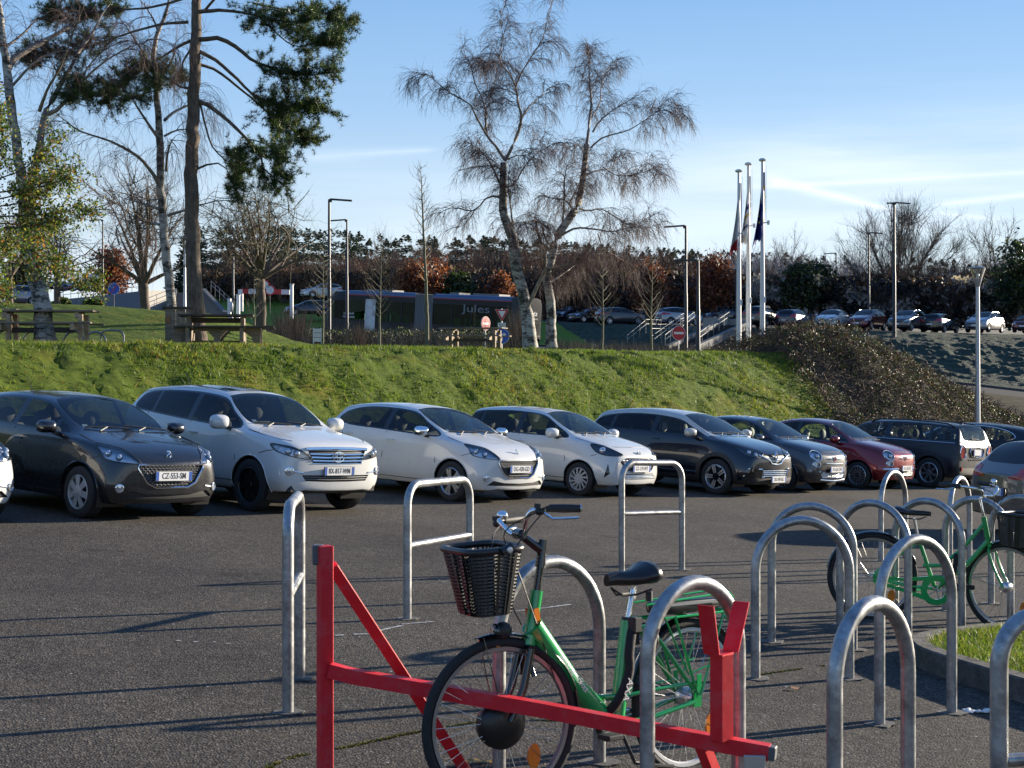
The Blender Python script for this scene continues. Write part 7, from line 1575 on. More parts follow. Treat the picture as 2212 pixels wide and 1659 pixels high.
# ---- parked cars
def lower_row():
    WHT = paint('white_paint', (.62, .62, .60), 0, .3); GREY = paint('dark_grey_paint', (.030, .032, .037), .7, .28); NAVY = paint('navy_black_paint', (.010, .013, .024), .5, .2); IVORY = paint('ivory_paint', (.50, .48, .43), 0, .3); G2 = paint('mid_grey_paint', (.075, .075, .08), .7, .28); RED = paint('dark_red_paint', (.22, .008, .018), .5, .25); SIL = paint('taupe_paint', (.13, .125, .125), .6, .3)
    gp = 'cars parked along the bank'
    C = [(lambda c: model_208(c, GREY, 'CZ-553-SM', 'cover7', CAP), (166, 1119), -41, 2.54, .84, 'dark grey hatchback with plastic wheel covers and plate CZ-553-SM'),
         (lambda c: model_suv(c, WHT, 'BX-817-WM'), (533, 1104), -44, 2.56, .885, 'tall white sport utility car with black rims and plate BX-817-WM'),
         (lambda c: model_208(c, WHT, 'DG-420-GD', 'double', ALLOY, CHROME), (971, 1083), -41, 2.54, .84, 'white hatchback with chrome mirrors and plate DG-420-GD'),
         (lambda c: model_i10(c, WHT, 'GT-119-WT'), (1248, 1071), -39, 2.425, .81, 'small white hatchback with wide honeycomb grille behind a bicycle hoop'),
         (lambda c: model_captur(c, NAVY, IVORY, 'DK-049-RG'), (1543, 1068), -41, 2.606, .865, 'navy crossover with cream roof and mirrors, plate DK-049-RG'),
         (lambda c: model_500(c, G2, 'FD-624-ZW', 'fan16'), (1688, 1061), -42, 2.30, .79, 'grey round-lamped small car with plate FD-624-ZW'),
         (lambda c: model_500(c, RED, 'AC-653-KT', 'fan16', True), (1850, 1055), -41, 2.30, .79, 'dark red round-lamped small car with chrome bumper strip')]
    for f, (px, py), rz, wb, yw, lb in C:
        car = thing('parked_car', lb, 'car', group=gp); f(car); place_car(car, px, py, R(rz), (1, -1), wb, yw, .92 if px == 533 else .94)
    car = thing('parked_car', 'black estate-like car seen from behind with red upright lamps and roof rails', 'car', group=gp); model_mini(car, paint('black_blue_paint', (.008, .010, .018), 0, .35, .12)); place_car(car, 2004, 1053, R(137), (-1, 1), 2.67, .88)
    car = thing('parked_car', 'black car with bright window trim at the right edge behind the black estate', 'car', group=gp); model_hatch(car, MATS['black_blue_paint'], H=1.54, L=4.6, wstrip=True); place_car(car, 2158, 1046, R(139), (-1, 1), 2.83, .885)
    car = thing('parked_car', 'taupe grey hatchback at the right edge, its red rear lamp towards the hoops', 'car'); model_hatch(car, SIL, H=1.42, L=4.3); x, y = 8.95, 22.3; car.location = (x, y, gz(x, y) + .02); car.rotation_euler = (0, R(3), R(14))
    car = thing('parked_car', 'white car cut off by the left edge of the picture', 'car', group=gp); model_208(car, WHT, '', 'cover7', CAP); place_car(car, -322, 1128, R(-40), (1, -1), 2.54, .84)
lower_row()
def far_cars():
    protos = {}
    KEEP = ('body', 'roof', 'windscreen', 'rear_window', 'side_window', 'front_door', 'rear_door', 'headlight', 'rear_light', 'grille', 'wheel', 'number_plate', 'wing_mirror', 'window_pillar', 'roof_rail', 'underside')
    for k, kw in (('hatch', dict(H=1.46, L=4.1)), ('tall', dict(H=1.62, L=4.3, rails=True)), ('small', dict(H=1.49, L=3.65))):
        t = thing('parked_car', 'x', 'car'); model_hatch(t, paint('base_paint', (.1, .1, .1)), lvl=2, **kw); protos[k] = t
    def cp(src, par, pm):
        c = src.copy(); scene.collection.objects.link(c); c.parent = par
        if c.type == 'MESH':
            for i, s in enumerate(src.material_slots):
                if s.material and s.material.name == 'base_paint': c.material_slots[i].link = 'OBJECT'; c.material_slots[i].material = pm
        for ch in src.children:
            if par is None or ch.name.split('.')[0] in ('rim', 'reflector'): cp2(ch, c, pm)
        return c
    def cp2(ch, par, pm):
        if ch.name.split('.')[0] in KEEP + ('rim', 'reflector'): cp(ch, par, pm)
    COL = dict(navy=(.012, .017, .04), black=(.012, .012, .014), white=(.6, .6, .6), silver=(.28, .28, .30), grey=(.06, .06, .065), red=(.22, .01, .015), maroon=(.09, .008, .016), blue=(.03, .07, .18), lilac=(.20, .19, .24), palebl=(.35, .42, .52))
    for k, v in COL.items(): paint('paint_' + k, v, .5 if k != 'white' else 0, .25)
    G1 = 'cars in the upper car park on the right'; G2 = 'cars in the upper car park on the left'
    L_ = [('hatch', 'navy', 1228, 694, 137, -128, 'navy car farthest left in the right car park, behind the right birch', G1), ('hatch', 'black', 1276, 698, 132, -150, 'black hatchback behind the bare sapling, facing left', G1), ('hatch', 'grey', 1340, 702, 124, 18, 'dark grey hatchback facing right behind the bare saplings', G1),
          ('small', 'silver', 1466, 704, 120, 22, 'silver grey hatchback facing right above the handrails', G1), ('hatch', 'navy', 1557, 697, 128, -150, 'low dark blue car behind the larger concrete block', G1), ('tall', 'palebl', 1590, 700, 132, -140, 'pale blue car half hidden behind the flagpoles', G1),
          ('tall', 'black', 1645, 708, 113, 62, 'black car seen from behind right of the concrete blocks', G1), ('hatch', 'navy', 1717, 710.5, 113, 58, 'navy hatchback seen from behind with a bright red lamp', G1), ('small', 'white', 1797, 710.5, 114, -122, 'small white car facing the camera in the upper row', G1), ('tall', 'maroon', 1873, 714, 114, -124, 'dark red high car with its front over the bank', G1),
          ('tall', 'grey', 1960, 716, 112, -126, 'dark grey people carrier with sun glinting on its door', G1), ('hatch', 'black', 2030, 719.5, 113, 54, 'dark car seen from behind, left of the silver off-roader', G1), ('tall', 'silver', 2127, 719, 114, -128, 'silver off-roader with roof rails, brightest in the upper row', G1), ('hatch', 'maroon', 2225, 719, 113, -124, 'purple-red car cut by the right edge of the upper row', G1), ('hatch', 'navy', 1395, 699, 135, -140, 'blue car half hidden behind the silver grey hatchback', G1), ('hatch', 'white', 2160, 706, 136, -125, 'white car roof showing behind the silver off-roader', G1),
          ('tall', 'lilac', 25, 659, 122, -130, 'lilac grey people carrier behind the mound at the far left', G2), ('tall', 'red', 55, 640, 150, -150, 'red high car behind the lilac people carrier', G2), ('hatch', 'red', 5, 646, 150, -140, 'red car at the left edge behind the lilac people carrier', G2), ('hatch', 'navy', 122, 634, 165, 30, 'dark blue car behind the leaning birch', G2), ('small', 'blue', 158, 635, 165, -150, 'blue car left of the red one above the ramp', G2), ('hatch', 'red', 182, 636, 163, -155, 'bright red car above the ramp wall', G2), ('tall', 'silver', 222, 636, 160, -150, 'silver high car above the ramp wall', G2),
          ('hatch', 'navy', 664, 683, 136, -160, 'dark blue hatchback parked on the green bank facing left', G2), ('hatch', 'palebl', 452, 641, 155, -150, 'pale blue car at the top of the wide steps', G2), ('hatch', 'white', 484, 641, 152, -152, 'white car behind the post with steel discs', G2), ('hatch', 'maroon', 598, 641, 152, 150, 'dark red car right of the striped barrier', G2), ('hatch', 'silver', 655, 643, 150, 30, 'silver car above the dark blue hatchback', G2), ('hatch', 'white', 694, 644, 149, -150, 'white car above the nose of the bus', G2), ('hatch', 'grey', 560, 640, 156, -150, 'grey car behind the striped barrier boom', G2)]
    for kind, col, px, py, Y, rz, lb, grp in L_:
        if grp is G2 and Y > 149: Y *= 1.13; py -= 6
        c = P(px, py, Y); t = protos[kind]; o = t.copy(); scene.collection.objects.link(o); o.location = (c.x, Y, c.z); o.rotation_euler = (0, 0, R(rz)); o['label'] = lb; o['group'] = grp
        for ch in t.children: cp2(ch, o, MATS['paint_' + col])
    for t in protos.values():
        for ch in list(t.children_recursive): bpy.data.objects.remove(ch)
        bpy.data.objects.remove(t)
far_cars()
# ---------------------------------------------------------------- trees
def tubes(Pt, Rd, n=3):      # Pt (N,K,3), Rd (N,K)
    N_, K, _ = Pt.shape; T = np.empty_like(Pt); T[:, 1:-1] = Pt[:, 2:] - Pt[:, :-2]; T[:, 0] = Pt[:, 1] - Pt[:, 0]; T[:, -1] = Pt[:, -1] - Pt[:, -2]; T /= np.linalg.norm(T, axis=-1, keepdims=True) + 1e-9
    ref = np.where(np.abs(T[..., 2:3]) < .9, np.array([0, 0, 1.]), np.array([1., 0, 0])); u = np.cross(T, ref); u /= np.linalg.norm(u, axis=-1, keepdims=True) + 1e-9; w = np.cross(T, u)
    a = 2 * np.pi * np.arange(n) / n; V = Pt[:, :, None] + (u[:, :, None] * np.cos(a)[:, None] + w[:, :, None] * np.sin(a)[:, None]) * Rd[:, :, None, None]
    V = V.reshape(-1, 3); i = np.arange(N_)[:, None, None] * K * n + np.arange(K - 1)[None, :, None] * n; j = np.arange(n)[None, None]; j2 = (j + 1) % n
    Fq = np.stack([i + j, i + j2, i + n + j2, i + n + j], -1).reshape(-1, 4); return V, Fq
def cat(L): 
    V = []; Fq = []; b = 0
    for v, f in L: V.append(v); Fq.append(f + b); b += len(v)
    return np.concatenate(V), np.concatenate(Fq)
def nrm(v): return v / (np.linalg.norm(v, axis=-1, keepdims=True) + 1e-9)
def resample(pts, rad, step):
    p = np.array(spline([tuple(q) + (r,) for q, r in zip(pts, rad)], 10)); d = np.r_[0, np.cumsum(np.linalg.norm(np.diff(p[:, :3], axis=0), axis=1))]; n = max(4, int(d[-1] / step)); s = np.linspace(0, d[-1], n)
    return np.stack([np.interp(s, d, p[:, k]) for k in range(4)], -1)
def twigs(r, seg, num, L, droop, spread, rad, K=6, up=0, tmin=.15, tip=.7):
    """seg: list of (n,4) limb arrays; returns twig polylines (num,K,3) and radii"""
    lens = np.array([max(1e-3, np.linalg.norm(np.diff(s[:, :3], axis=0), axis=1).sum()) for s in seg]); w = lens / lens.sum(); c = r.choice(len(seg), num, p=w); P0 = np.empty((num, 3)); D0 = np.empty((num, 3)); TT = np.empty(num)
    for k, s in enumerate(seg):
        q = np.where(c == k)[0]
        if len(q) == 0: continue
        t = tmin + (1 - tmin) * r.uniform(0, 1, len(q)) ** .8; f = t * (len(s) - 1); i = np.minimum(f.astype(int), len(s) - 2); g = (f - i)[:, None]; P0[q] = s[i, :3] * (1 - g) + s[i + 1, :3] * g; D0[q] = nrm(s[i + 1, :3] - s[i, :3]); TT[q] = t
    dr = nrm(D0 * .75 + r.normal(0, spread, (num, 3)) + np.array([0, 0, up])); Ls = L * r.uniform(.45, 1.25, num) * (1 - tip * TT); pts = [P0]; h = Ls / (K - 1)
    for k in range(1, K):
        dr = nrm(dr + np.array([0, 0, -droop]) * (k / K) * 1.6 + r.normal(0, .13, (num, 3))); pts.append(pts[-1] + dr * h[:, None])
    Pt = np.stack(pts, 1); Rd = rad * np.linspace(1, .35, K)[None] * r.uniform(.7, 1.2, (num, 1)); return Pt, Rd
def as_seg(Pt, Rd): return [np.concatenate([Pt[i], Rd[i][:, None]], 1) for i in range(len(Pt))]
def sub_twigs(r, Pt, Rd, per, L, droop, spread, rad, K=5):
    N_, Kp, _ = Pt.shape; idx = np.repeat(np.arange(N_), per); t = r.uniform(.15, 1, len(idx)); f = t * (Kp - 1); i = np.minimum(f.astype(int), Kp - 2); g = (f - i)[:, None]; P0 = Pt[idx, i] * (1 - g) + Pt[idx, i + 1] * g; D = nrm(Pt[idx, i + 1] - Pt[idx, i])
    dr = nrm(D * .9 + r.normal(0, spread, D.shape)); h = (L * r.uniform(.4, 1.3, len(idx)) / (K - 1))[:, None]; pts = [P0]
    for k in range(1, K): dr = nrm(dr + np.array([0, 0, -droop]) + r.normal(0, .12, D.shape)); pts.append(pts[-1] + dr * h)
    return np.stack(pts, 1), rad * np.linspace(1, .4, K)[None] * np.ones((len(idx), 1))
def _birch(N, Lk, b, noise, vor, mix, bump, g):
    w = ramp(N, Lk, noise(4, 5, .7, (1, 1, 4)), [(.35, (.22, .195, .165)), (.55, (.42, .39, .345)), (.8, (.54, .51, .46))]); d = ramp(N, Lk, noise(2.6, 6, .8, (1, 1, 2.2), 6), [(.47, (0, 0, 0)), (.56, (1, 1, 1))]); Lk.new(mix(d, w, (.035, .030, .022)), b.inputs['Base Color']); b.inputs['Roughness'].default_value = .75; Lk.new(bump(noise(14, 5, .7, (1, 1, 3)), .8, .02), b.inputs['Normal'])
BIRCH = world_mat('birch_bark', _birch)
BIRCHTOP = mat('birch_limb', (.22, .185, .155), .75, var=.5, vscale=6)
BTWIG = mat('birch_twig', (.085, .045, .038), .8); BBR = mat('brown_branch', (.10, .075, .055), .85, var=.3, vscale=5); DTW = mat('dark_twig', (.10, .078, .062), .85); GTW = mat('green_grey_branch', (.14, .13, .08), .85, var=.3)
def _pine(N, Lk, b, noise, vor, mix, bump, g):
    Lk.new(ramp(N, Lk, noise(7, 6, .75, (1.6, 1.6, .5)), [(.3, (.05, .038, .028)), (.5, (.13, .10, .075)), (.72, (.26, .20, .15))]), b.inputs['Base Color']); b.inputs['Roughness'].default_value = .9; Lk.new(bump(noise(9, 6, .8, (1.6, 1.6, .5)), 1, .05), b.inputs['Normal'])
PINE = world_mat('pine_bark', _pine)
def tree(name, label, group, base, limbs, Y, seed, bark, twm, nt, Lt, droop, spread, rt, per=4, Ls=.5, rs=.003, up=.0, n1=0, L1=0, r1=.012, bark2=None, depth=1.0, cat_='tree', tmin=.15, thin=1.0, tip=.35):
    """limbs: polylines [(px, py, radius_m)] as they stand in the plane at distance Y, pushed out of it by a random depth"""
    r = np.random.default_rng(seed); o = thing(name, label, cat_, base, 0, group); B = np.array(base); segs = []; main = []
    for k, lm in enumerate(limbs):
        dz = 0 if k == 0 else r.uniform(-1, 1) * depth; n = len(lm); pts = []
        for i, (px, py, rd) in enumerate(lm): q = np.array(P(px, py, Y)); q = q; s = i / max(1, n - 1); q[1] += (0 if k == 0 else dz * s * (1 + s) ) ; pts.append(q)
        a = resample(pts, [q[2] * (thin if k else 1) for q in lm], .22); a[1:, :3] += r.normal(0, .012, a[1:, :3].shape) * np.clip(a[1:, 3:] * 10, .3, 1.2); segs.append(a)
    def T(a, n): v, f = tubes(a[None, :, :3] - B, a[None, :, 3], n); return v, f
    V, Fq = T(segs[0], 12); rmesh('trunk', V, Fq, bark, None, o, True)
    if len(segs) > 1: V, Fq = cat([T(a, 7) for a in segs[1:]]); rmesh('limbs', V, Fq, bark2 or bark, None, o, True)
    L = []
    base_segs = [s for s in segs[1:]] or segs; pool = base_segs + [segs[0][len(segs[0]) // 2:]]
    if n1: P1, R1 = twigs(r, pool, n1, L1, droop * .6, spread, r1, 7, up, tmin, tip); L.append(tubes(P1 - B, R1, 4)); pool2 = pool + as_seg(P1, R1)
    else: pool2 = pool
    P2, R2 = twigs(r, pool2, nt, Lt, droop, spread, rt, 6, up, tmin, tip); L.append(tubes(P2 - B, R2, 3))
    if per: P3, R3 = sub_twigs(r, P2, R2, per, Ls, droop * .7, .45, rs, 5); L.append(tubes(P3 - B, R3, 3))
    V, Fq = cat(L); rmesh('crown', V, Fq, twm, None, o, False); return o, segs, (P2, P3 if per else P2)
def gp(px, py, Y): q = P(px, py, Y); return (q.x, Y, q.z)
def trees_near():
    Y = 46; GB = 'silver birches on the lawn'
    # left one of the pair, then the right one, traced limb by limb
    zx = lambda a: (1300 + a * 1500 / 2212) / 1.852; zy = lambda b: (b * 1100 / 1622) / 1.852
    def Z(l): return [(zx(a), zy(b), r) for a, b, r in l]
    A = [[(1146, 752, .24), (1140, 690, .19), (1133, 640, .175), (1118, 590, .17)] + Z([(1110, 1400, .15), (1060, 1280, .13), (1050, 1120, .115), (1055, 960, .10)]),
         Z([(1060, 950, .085), (1100, 880, .075), (1140, 780, .07), (1160, 700, .062), (1140, 620, .05), (1125, 520, .045), (1080, 440, .035), (1030, 370, .028), (1050, 250, .02), (1040, 130, .010), (1070, 60, .005)]),
         Z([(1060, 940, .075), (1000, 850, .06), (950, 790, .052), (950, 680, .04), (930, 580, .03), (880, 470, .022), (850, 350, .014), (790, 270, .007)]),
         Z([(950, 790, .05), (890, 690, .04), (860, 630, .033), (760, 580, .026), (680, 530, .018), (600, 480, .011), (510, 530, .005)]),
         Z([(1160, 700, .045), (1200, 620, .035), (1250, 560, .025), (1310, 480, .018), (1400, 400, .008)]), Z([(1130, 500, .04), (1160, 440, .03), (1220, 360, .024), (1280, 280, .018), (1310, 180, .012), (1350, 70, .005)]),
         Z([(1125, 520, .03), (1100, 430, .022), (1060, 330, .015), (960, 290, .009), (900, 220, .005)]), Z([(1130, 560, .03), (1060, 510, .02), (980, 490, .014), (880, 520, .008)]),
         Z([(1045, 1110, .055), (1000, 1010, .04), (960, 930, .03), (900, 860, .018), (820, 800, .009)]), Z([(1050, 1010, .05), (1000, 980, .03), (900, 990, .02), (800, 1010, .010)]), Z([(1035, 1165, .05), (960, 1165, .04), (880, 1250, .028), (760, 1235, .02), (670, 1280, .008)]),
         Z([(880, 1250, .02), (830, 1320, .012), (770, 1350, .006)]), Z([(1060, 1110, .05), (1120, 1080, .035), (1170, 990, .028), (1240, 910, .02), (1330, 850, .009)]), Z([(1080, 940, .035), (1130, 930, .022), (1200, 940, .014), (1280, 890, .007)]), Z([(1120, 1390, .05), (1090, 1180, .03), (1085, 1050, .02), (1130, 1110, .008)]),
         [(1128, 690, .10), (1145, 650, .085), (1165, 610, .08), (1178, 570, .07)] + Z([(1110 + 130, 1330, .05), (1320, 1390, .02)])]
    o, s, _ = tree('birch_tree', 'tall bare silver birch, left one of the pair, forking low and wide', GB, gp(1146, 752, Y), A, Y, 5, BIRCH, BTWIG, 2300, .85, .36, .45, .0052, 6, .40, .0030, up=.12, n1=340, L1=.9, r1=.009, thin=.7, tip=.55, bark2=BIRCHTOP, depth=1.6)
    Bb = [[(1192, 752, .19), (1190, 690, .145), (1188, 640, .135), (1180, 598, .12)] + Z([(1330, 1580 - 20, .12), (1345, 1460, .13), (1400, 1350, .125), (1470, 1240, .115), (1510, 1130, .10), (1530, 980, .09), (1545, 850, .08)]),
          Z([(1545, 850, .07), (1565, 700, .06), (1580, 560, .05), (1575, 420, .035), (1580, 280, .02), (1595, 140, .008)]), Z([(1580, 780, .05), (1600, 740, .04), (1680, 660, .028), (1800, 590, .018), (1900, 520, .008)]), Z([(1570, 870, .045), (1640, 820, .035), (1780, 790, .025), (1880, 740, .015), (1990, 690, .008), (2080, 780, .004)]),
          Z([(1580, 680, .035), (1630, 580, .028), (1640, 470, .02), (1700, 330, .012), (1760, 250, .006)]), Z([(1530, 1040, .05), (1600, 1000, .035), (1700, 970, .025), (1740, 900, .018), (1830, 830, .008)]), Z([(1640, 985, .03), (1720, 1050, .02), (1830, 1060, .013), (1950, 1040, .006)]),
          Z([(1500, 1230, .05), (1560, 1240, .035), (1640, 1220, .03), (1740, 1270, .022), (1880, 1320, .014), (1990, 1290, .007)]), Z([(1390, 1390, .06), (1480, 1350, .045), (1600, 1365, .035), (1690, 1385, .025), (1800, 1360, .016), (1900, 1310, .008)]), Z([(1610, 1380, .03), (1650, 1460, .02), (1740, 1500, .012), (1830, 1540, .006)]),
          Z([(1470, 1240, .05), (1420, 1170, .035), (1350, 1140, .022), (1290, 1100, .01)]), Z([(1530, 930, .035), (1500, 860, .022), (1440, 890, .012), (1400, 880, .006)]), Z([(1320, 1440, .05), (1290, 1390, .04), (1270, 1330, .03), (1200, 1340, .02), (1130, 1390, .010)]), Z([(1400, 1340, .05), (1410, 1190, .04), (1410, 1060, .03), (1430, 980, .015)]),
          Z([(1330, 1590, .05), (1430, 1560, .04), (1510, 1500, .028), (1600, 1440, .012)]), Z([(1440, 1200, .035), (1480, 1130, .025), (1505, 1050, .01)]), [(1186, 612, .05), (1215, 590, .035), (1250, 560, .012)]]
    tree('birch_tree', 'bare silver birch, right one of the pair, leaning right with level lower limbs', GB, gp(1192, 752, Y + .5), Bb, Y + .5, 8, BIRCH, BTWIG, 2300, .85, .36, .45, .0052, 6, .40, .0030, up=.12, n1=340, L1=.9, r1=.009, thin=.7, tip=.55, bark2=BIRCHTOP, depth=1.6)
    Y = 37.0; zx = lambda a: a * 1400 / 2212 / 1.852; zy = lambda b: b * 1050 / 1659 / 1.852
    def Z(l): return [(zx(a), zy(b), r) for a, b, r in l]
    C = [[(100, 750, .36), (98, 722, .255), (88, 650, .215), (70, 580, .19), (58, 520, .16), (50, 420, .13), (38, 330, .12), (24, 230, .115), (12, 140, .10), (2, 60, .085), (-6, -20, .07)],
         Z([(40, 440, .10), (80, 340, .085), (170, 250, .07), (240, 160, .055), (330, 50, .04), (420, -60, .02)]), Z([(200, 1500, .12), (190, 1200, .11), (215, 1020, .10), (240, 850, .09), (250, 700, .075), (300, 590, .065), (380, 420, .055), (440, 280, .045), (500, 170, .035), (570, 10, .02), (600, -60, .01)]), Z([(300, 720, .06), (380, 690, .05), (470, 590, .04), (580, 490, .03), (700, 400, .022), (850, 330, .012), (1000, 290, .006)]),
         Z([(250, 700, .05), (330, 600, .035), (470, 470, .026), (600, 340, .018), (760, 180, .008)]), Z([(60, 560, .04), (180, 420, .03), (300, 330, .02), (430, 300, .01)]), Z([(30, 300, .04), (100, 200, .03), (150, 60, .015)]), Z([(450, 600, .03), (550, 430, .02), (640, 330, .012), (760, 250, .006)])]
    tree('birch_tree', 'leaning silver birch at the far left with a thick rough foot', GB, gp(100, 748, Y), C, Y, 15, BIRCH, BTWIG, 520, 1.1, .35, .45, .005, 4, .5, .0025, up=.1, n1=120, L1=1.2, r1=.010, bark2=BIRCHTOP, depth=1.5)
    Y = 40.5; D = [[(374, 742, .16), (371, 670, .13), (360, 560, .12), (352, 470, .11), (347, 400, .105), (345, 300, .10)] + Z([(1000, 760, .09), (990, 560, .08), (970, 400, .07), (985, 240, .06), (1030, 140, .05), (1070, 0, .035), (1080, -80, .02)]),
         Z([(1000, 1160, .055), (950, 1060, .045), (880, 990, .04), (760, 930, .03), (600, 880, .02), (500, 790, .008)]), Z([(1000, 870, .05), (920, 760, .035), (850, 650, .025), (790, 560, .012)]), Z([(1040, 760, .045), (1080, 680, .035), (1180, 590, .02), (1220, 560, .01)]), Z([(1050, 1080, .04), (1100, 990, .028), (1190, 950, .014)]), Z([(1030, 1330, .045), (940, 1300, .035), (850, 1270, .02), (750, 1240, .008)]),
         Z([(1060, 1360, .045), (1140, 1340, .035), (1260, 1300, .02), (1400, 1270, .012), (1510, 1280, .006)]), Z([(1010, 1420, .04), (930, 1400, .03), (850, 1430, .01)]), Z([(990, 560, .05), (1060, 490, .035), (1160, 410, .022), (1220, 380, .01)]), Z([(980, 460, .04), (900, 330, .03), (800, 180, .02), (700, 60, .008)]), Z([(1000, 200, .035), (960, 90, .02), (890, 0, .01)]), Z([(1040, 860, .035), (1110, 800, .02), (1170, 780, .008)])]
    tree('birch_tree', 'slender silver birch just left of the pine trunk', GB, gp(374, 742, Y), D, Y, 19, BIRCH, BTWIG, 560, 1.3, .6, .40, .005, 5, .6, .0024, up=.05, n1=110, L1=1.2, r1=.010, bark2=BIRCHTOP, depth=1.4)
    # pine
    Y = 39; E_ = [[(428, 745, .25), (426, 690, .215), (420, 600, .195), (415, 480, .185), (413, 380, .175), (416, 300, .165), (419, 200, .155), (422, 100, .14), (426, 0, .12), (428, -70, .10)],
        Z([(1230, 80, .08), (1330, 80, .07), (1450, 90, .055), (1600, 130, .04), (1800, 190, .03), (1990, 230, .015)]), Z([(1250, 250, .09), (1380, 240, .08), (1500, 300, .07), (1600, 380, .055), (1750, 430, .04), (1900, 460, .03), (2100, 440, .015)]), Z([(1250, 320, .075), (1350, 370, .065), (1470, 470, .055), (1560, 560, .045), (1680, 620, .035), (1850, 640, .025), (2000, 640, .012)]),
        Z([(1240, 400, .06), (1350, 430, .05), (1500, 540, .04), (1620, 640, .032), (1720, 720, .022), (1850, 790, .010)]), Z([(1250, 640, .085), (1330, 670, .075), (1450, 770, .06), (1560, 880, .05), (1640, 980, .04), (1660, 1060, .03), (1740, 1130, .02), (1790, 1170, .008)]), Z([(1265, 650, .04), (1280, 760, .035), (1310, 900, .028), (1380, 980, .018), (1440, 1000, .008)]),
        Z([(1240, 1070, .045), (1310, 1035, .035), (1400, 1030, .022), (1430, 1100, .014), (1460, 1170, .007)]), Z([(1300, 60, .05), (1430, 0, .04), (1600, -60, .02)]), Z([(1600, 20, .04), (1800, 40, .03), (1980, 20, .02), (2160, 60, .008)]), Z([(1650, 120, .03), (1850, 300, .022), (1990, 330, .012), (2150, 340, .006)]), Z([(1560, 880, .03), (1640, 900, .02), (1760, 960, .01), (1820, 1000, .006)]),
        Z([(1200, 560, .05), (1120, 540, .035), (1040, 470, .02), (960, 480, .01)]), Z([(1200, 260, .06), (1080, 300, .045), (900, 380, .03), (700, 480, .02), (560, 560, .01)]), Z([(1190, 140, .06), (1000, 160, .045), (700, 250, .03), (450, 350, .02), (200, 380, .01)]), Z([(1200, -20, .05), (950, 40, .04), (600, 60, .025), (300, 90, .012)]), Z([(900, 380, .03), (780, 520, .02), (640, 620, .012), (620, 700, .006)]), Z([(1200, 320, .04), (1120, 380, .03), (1080, 440, .012)]), Z([(1030, 560, .03), (900, 600, .02), (850, 640, .01)])]
    o, segs, tw = tree('pine_tree', 'tall pine with a straight rough trunk and dark needle boughs to the right', None, gp(428, 745, Y), E_, Y, 23, PINE, BBR, 760, .66, -.05, .5, .007, 4, .34, .004, up=.1, depth=1.3, tmin=.42, thin=.75)
    r = np.random.default_rng(31); B = np.array(gp(428, 745, Y)); P2, P3 = tw; C_ = np.concatenate([P2[:, 2:].reshape(-1, 3), P3[:, 2:].reshape(-1, 3)])
    C_ = C_[r.uniform(0, 1, len(C_)) < .9]; keep = np.abs(C_[:, 0] - np.interp(C_[:, 2], [0, 12], [B[0], B[0]])) > .55; C_ = C_[keep]; n = len(C_); q = 18
    c = np.repeat(C_, q, 0); d = nrm(r.normal(0, 1, (n * q, 3)) + np.array([0, 0, .35])); L = .15 * r.uniform(.6, 1.2, (n * q, 1)); s = nrm(np.cross(d, r.normal(0, 1, d.shape))) * .006; V = np.stack([c + s, c - s, c + d * L], 1).reshape(-1, 3) - B
    NM = [leafmat('needle_dark', (.020, .042, .012), .15, .5), leafmat('needle_green', (.045, .075, .018), .25, .45), leafmat('needle_bright', (.10, .14, .035), .3, .4)]; u = np.repeat(r.uniform(0, 1, n), q); rmesh('needles', V, np.arange(len(V)).reshape(-1, 3), NM, np.where(u < .45, 0, np.where(u < .85, 1, 2)), o)
    # leafy berry tree at the left edge
    Y = 30; Hh = [[(-70, 900, .10), (-60, 700, .09), (-50, 520, .08), (-45, 380, .06), (-40, 280, .03)]] + [[(-50, y0, .02), (x1 * .5 - 10, y0 + (y1 - y0) * .35, .012), (x1, y1, .006)] for y0, x1, y1 in ((380, 60, 250), (400, 130, 300), (420, 180, 380), (440, 120, 350), (470, 175, 440), (500, 130, 470), (520, 110, 560), (560, 150, 600), (600, 60, 640), (360, 20, 240), (450, 60, 420), (540, 60, 520), (480, 60, 470))]
    o, segs, tw = tree('berry_tree', 'leafy green and orange berry tree hanging in from the left edge', None, gp(-70, 900, Y), Hh, Y, 41, BBR, DTW, 820, .50, .10, .7, .004, 4, .25, .0025, depth=1.3, tmin=.25)
    P2, P3 = tw; C_ = np.concatenate([P3[:, 1:].reshape(-1, 3), P2[:, 2:].reshape(-1, 3)]); C_ = C_[r.uniform(0, 1, len(C_)) < .95] ; C_ = C_ + r.normal(0, .05, C_.shape); n = len(C_); B = np.array(gp(-70, 900, Y)); d = nrm(r.normal(0, 1, (n, 3))); e = nrm(np.cross(d, r.normal(0, 1, (n, 3)))); L = .038 * r.uniform(.6, 1.3, (n, 1)); w = L * .5
    V = np.stack([C_ - d * L, C_ + e * w, C_ + d * L, C_ - e * w], 1).reshape(-1, 3) - B; LM = [leafmat('leaf_green', (.07, .125, .02), .4), leafmat('leaf_dark', (.025, .05, .012), .25), leafmat('leaf_olive', (.20, .19, .035), .45), leafmat('leaf_orange', (.30, .13, .03), .4), mat('berry_red', (.30, .01, .01), .3)]
    u = r.uniform(0, 1, n); mi = np.where(u < .44, 0, np.where(u < .66, 1, np.where(u < .92, 2, np.where(u < .985, 3, 4)))); rmesh('leaves', V, np.arange(n * 4).reshape(-1, 4), LM, mi, o)
trees_near()
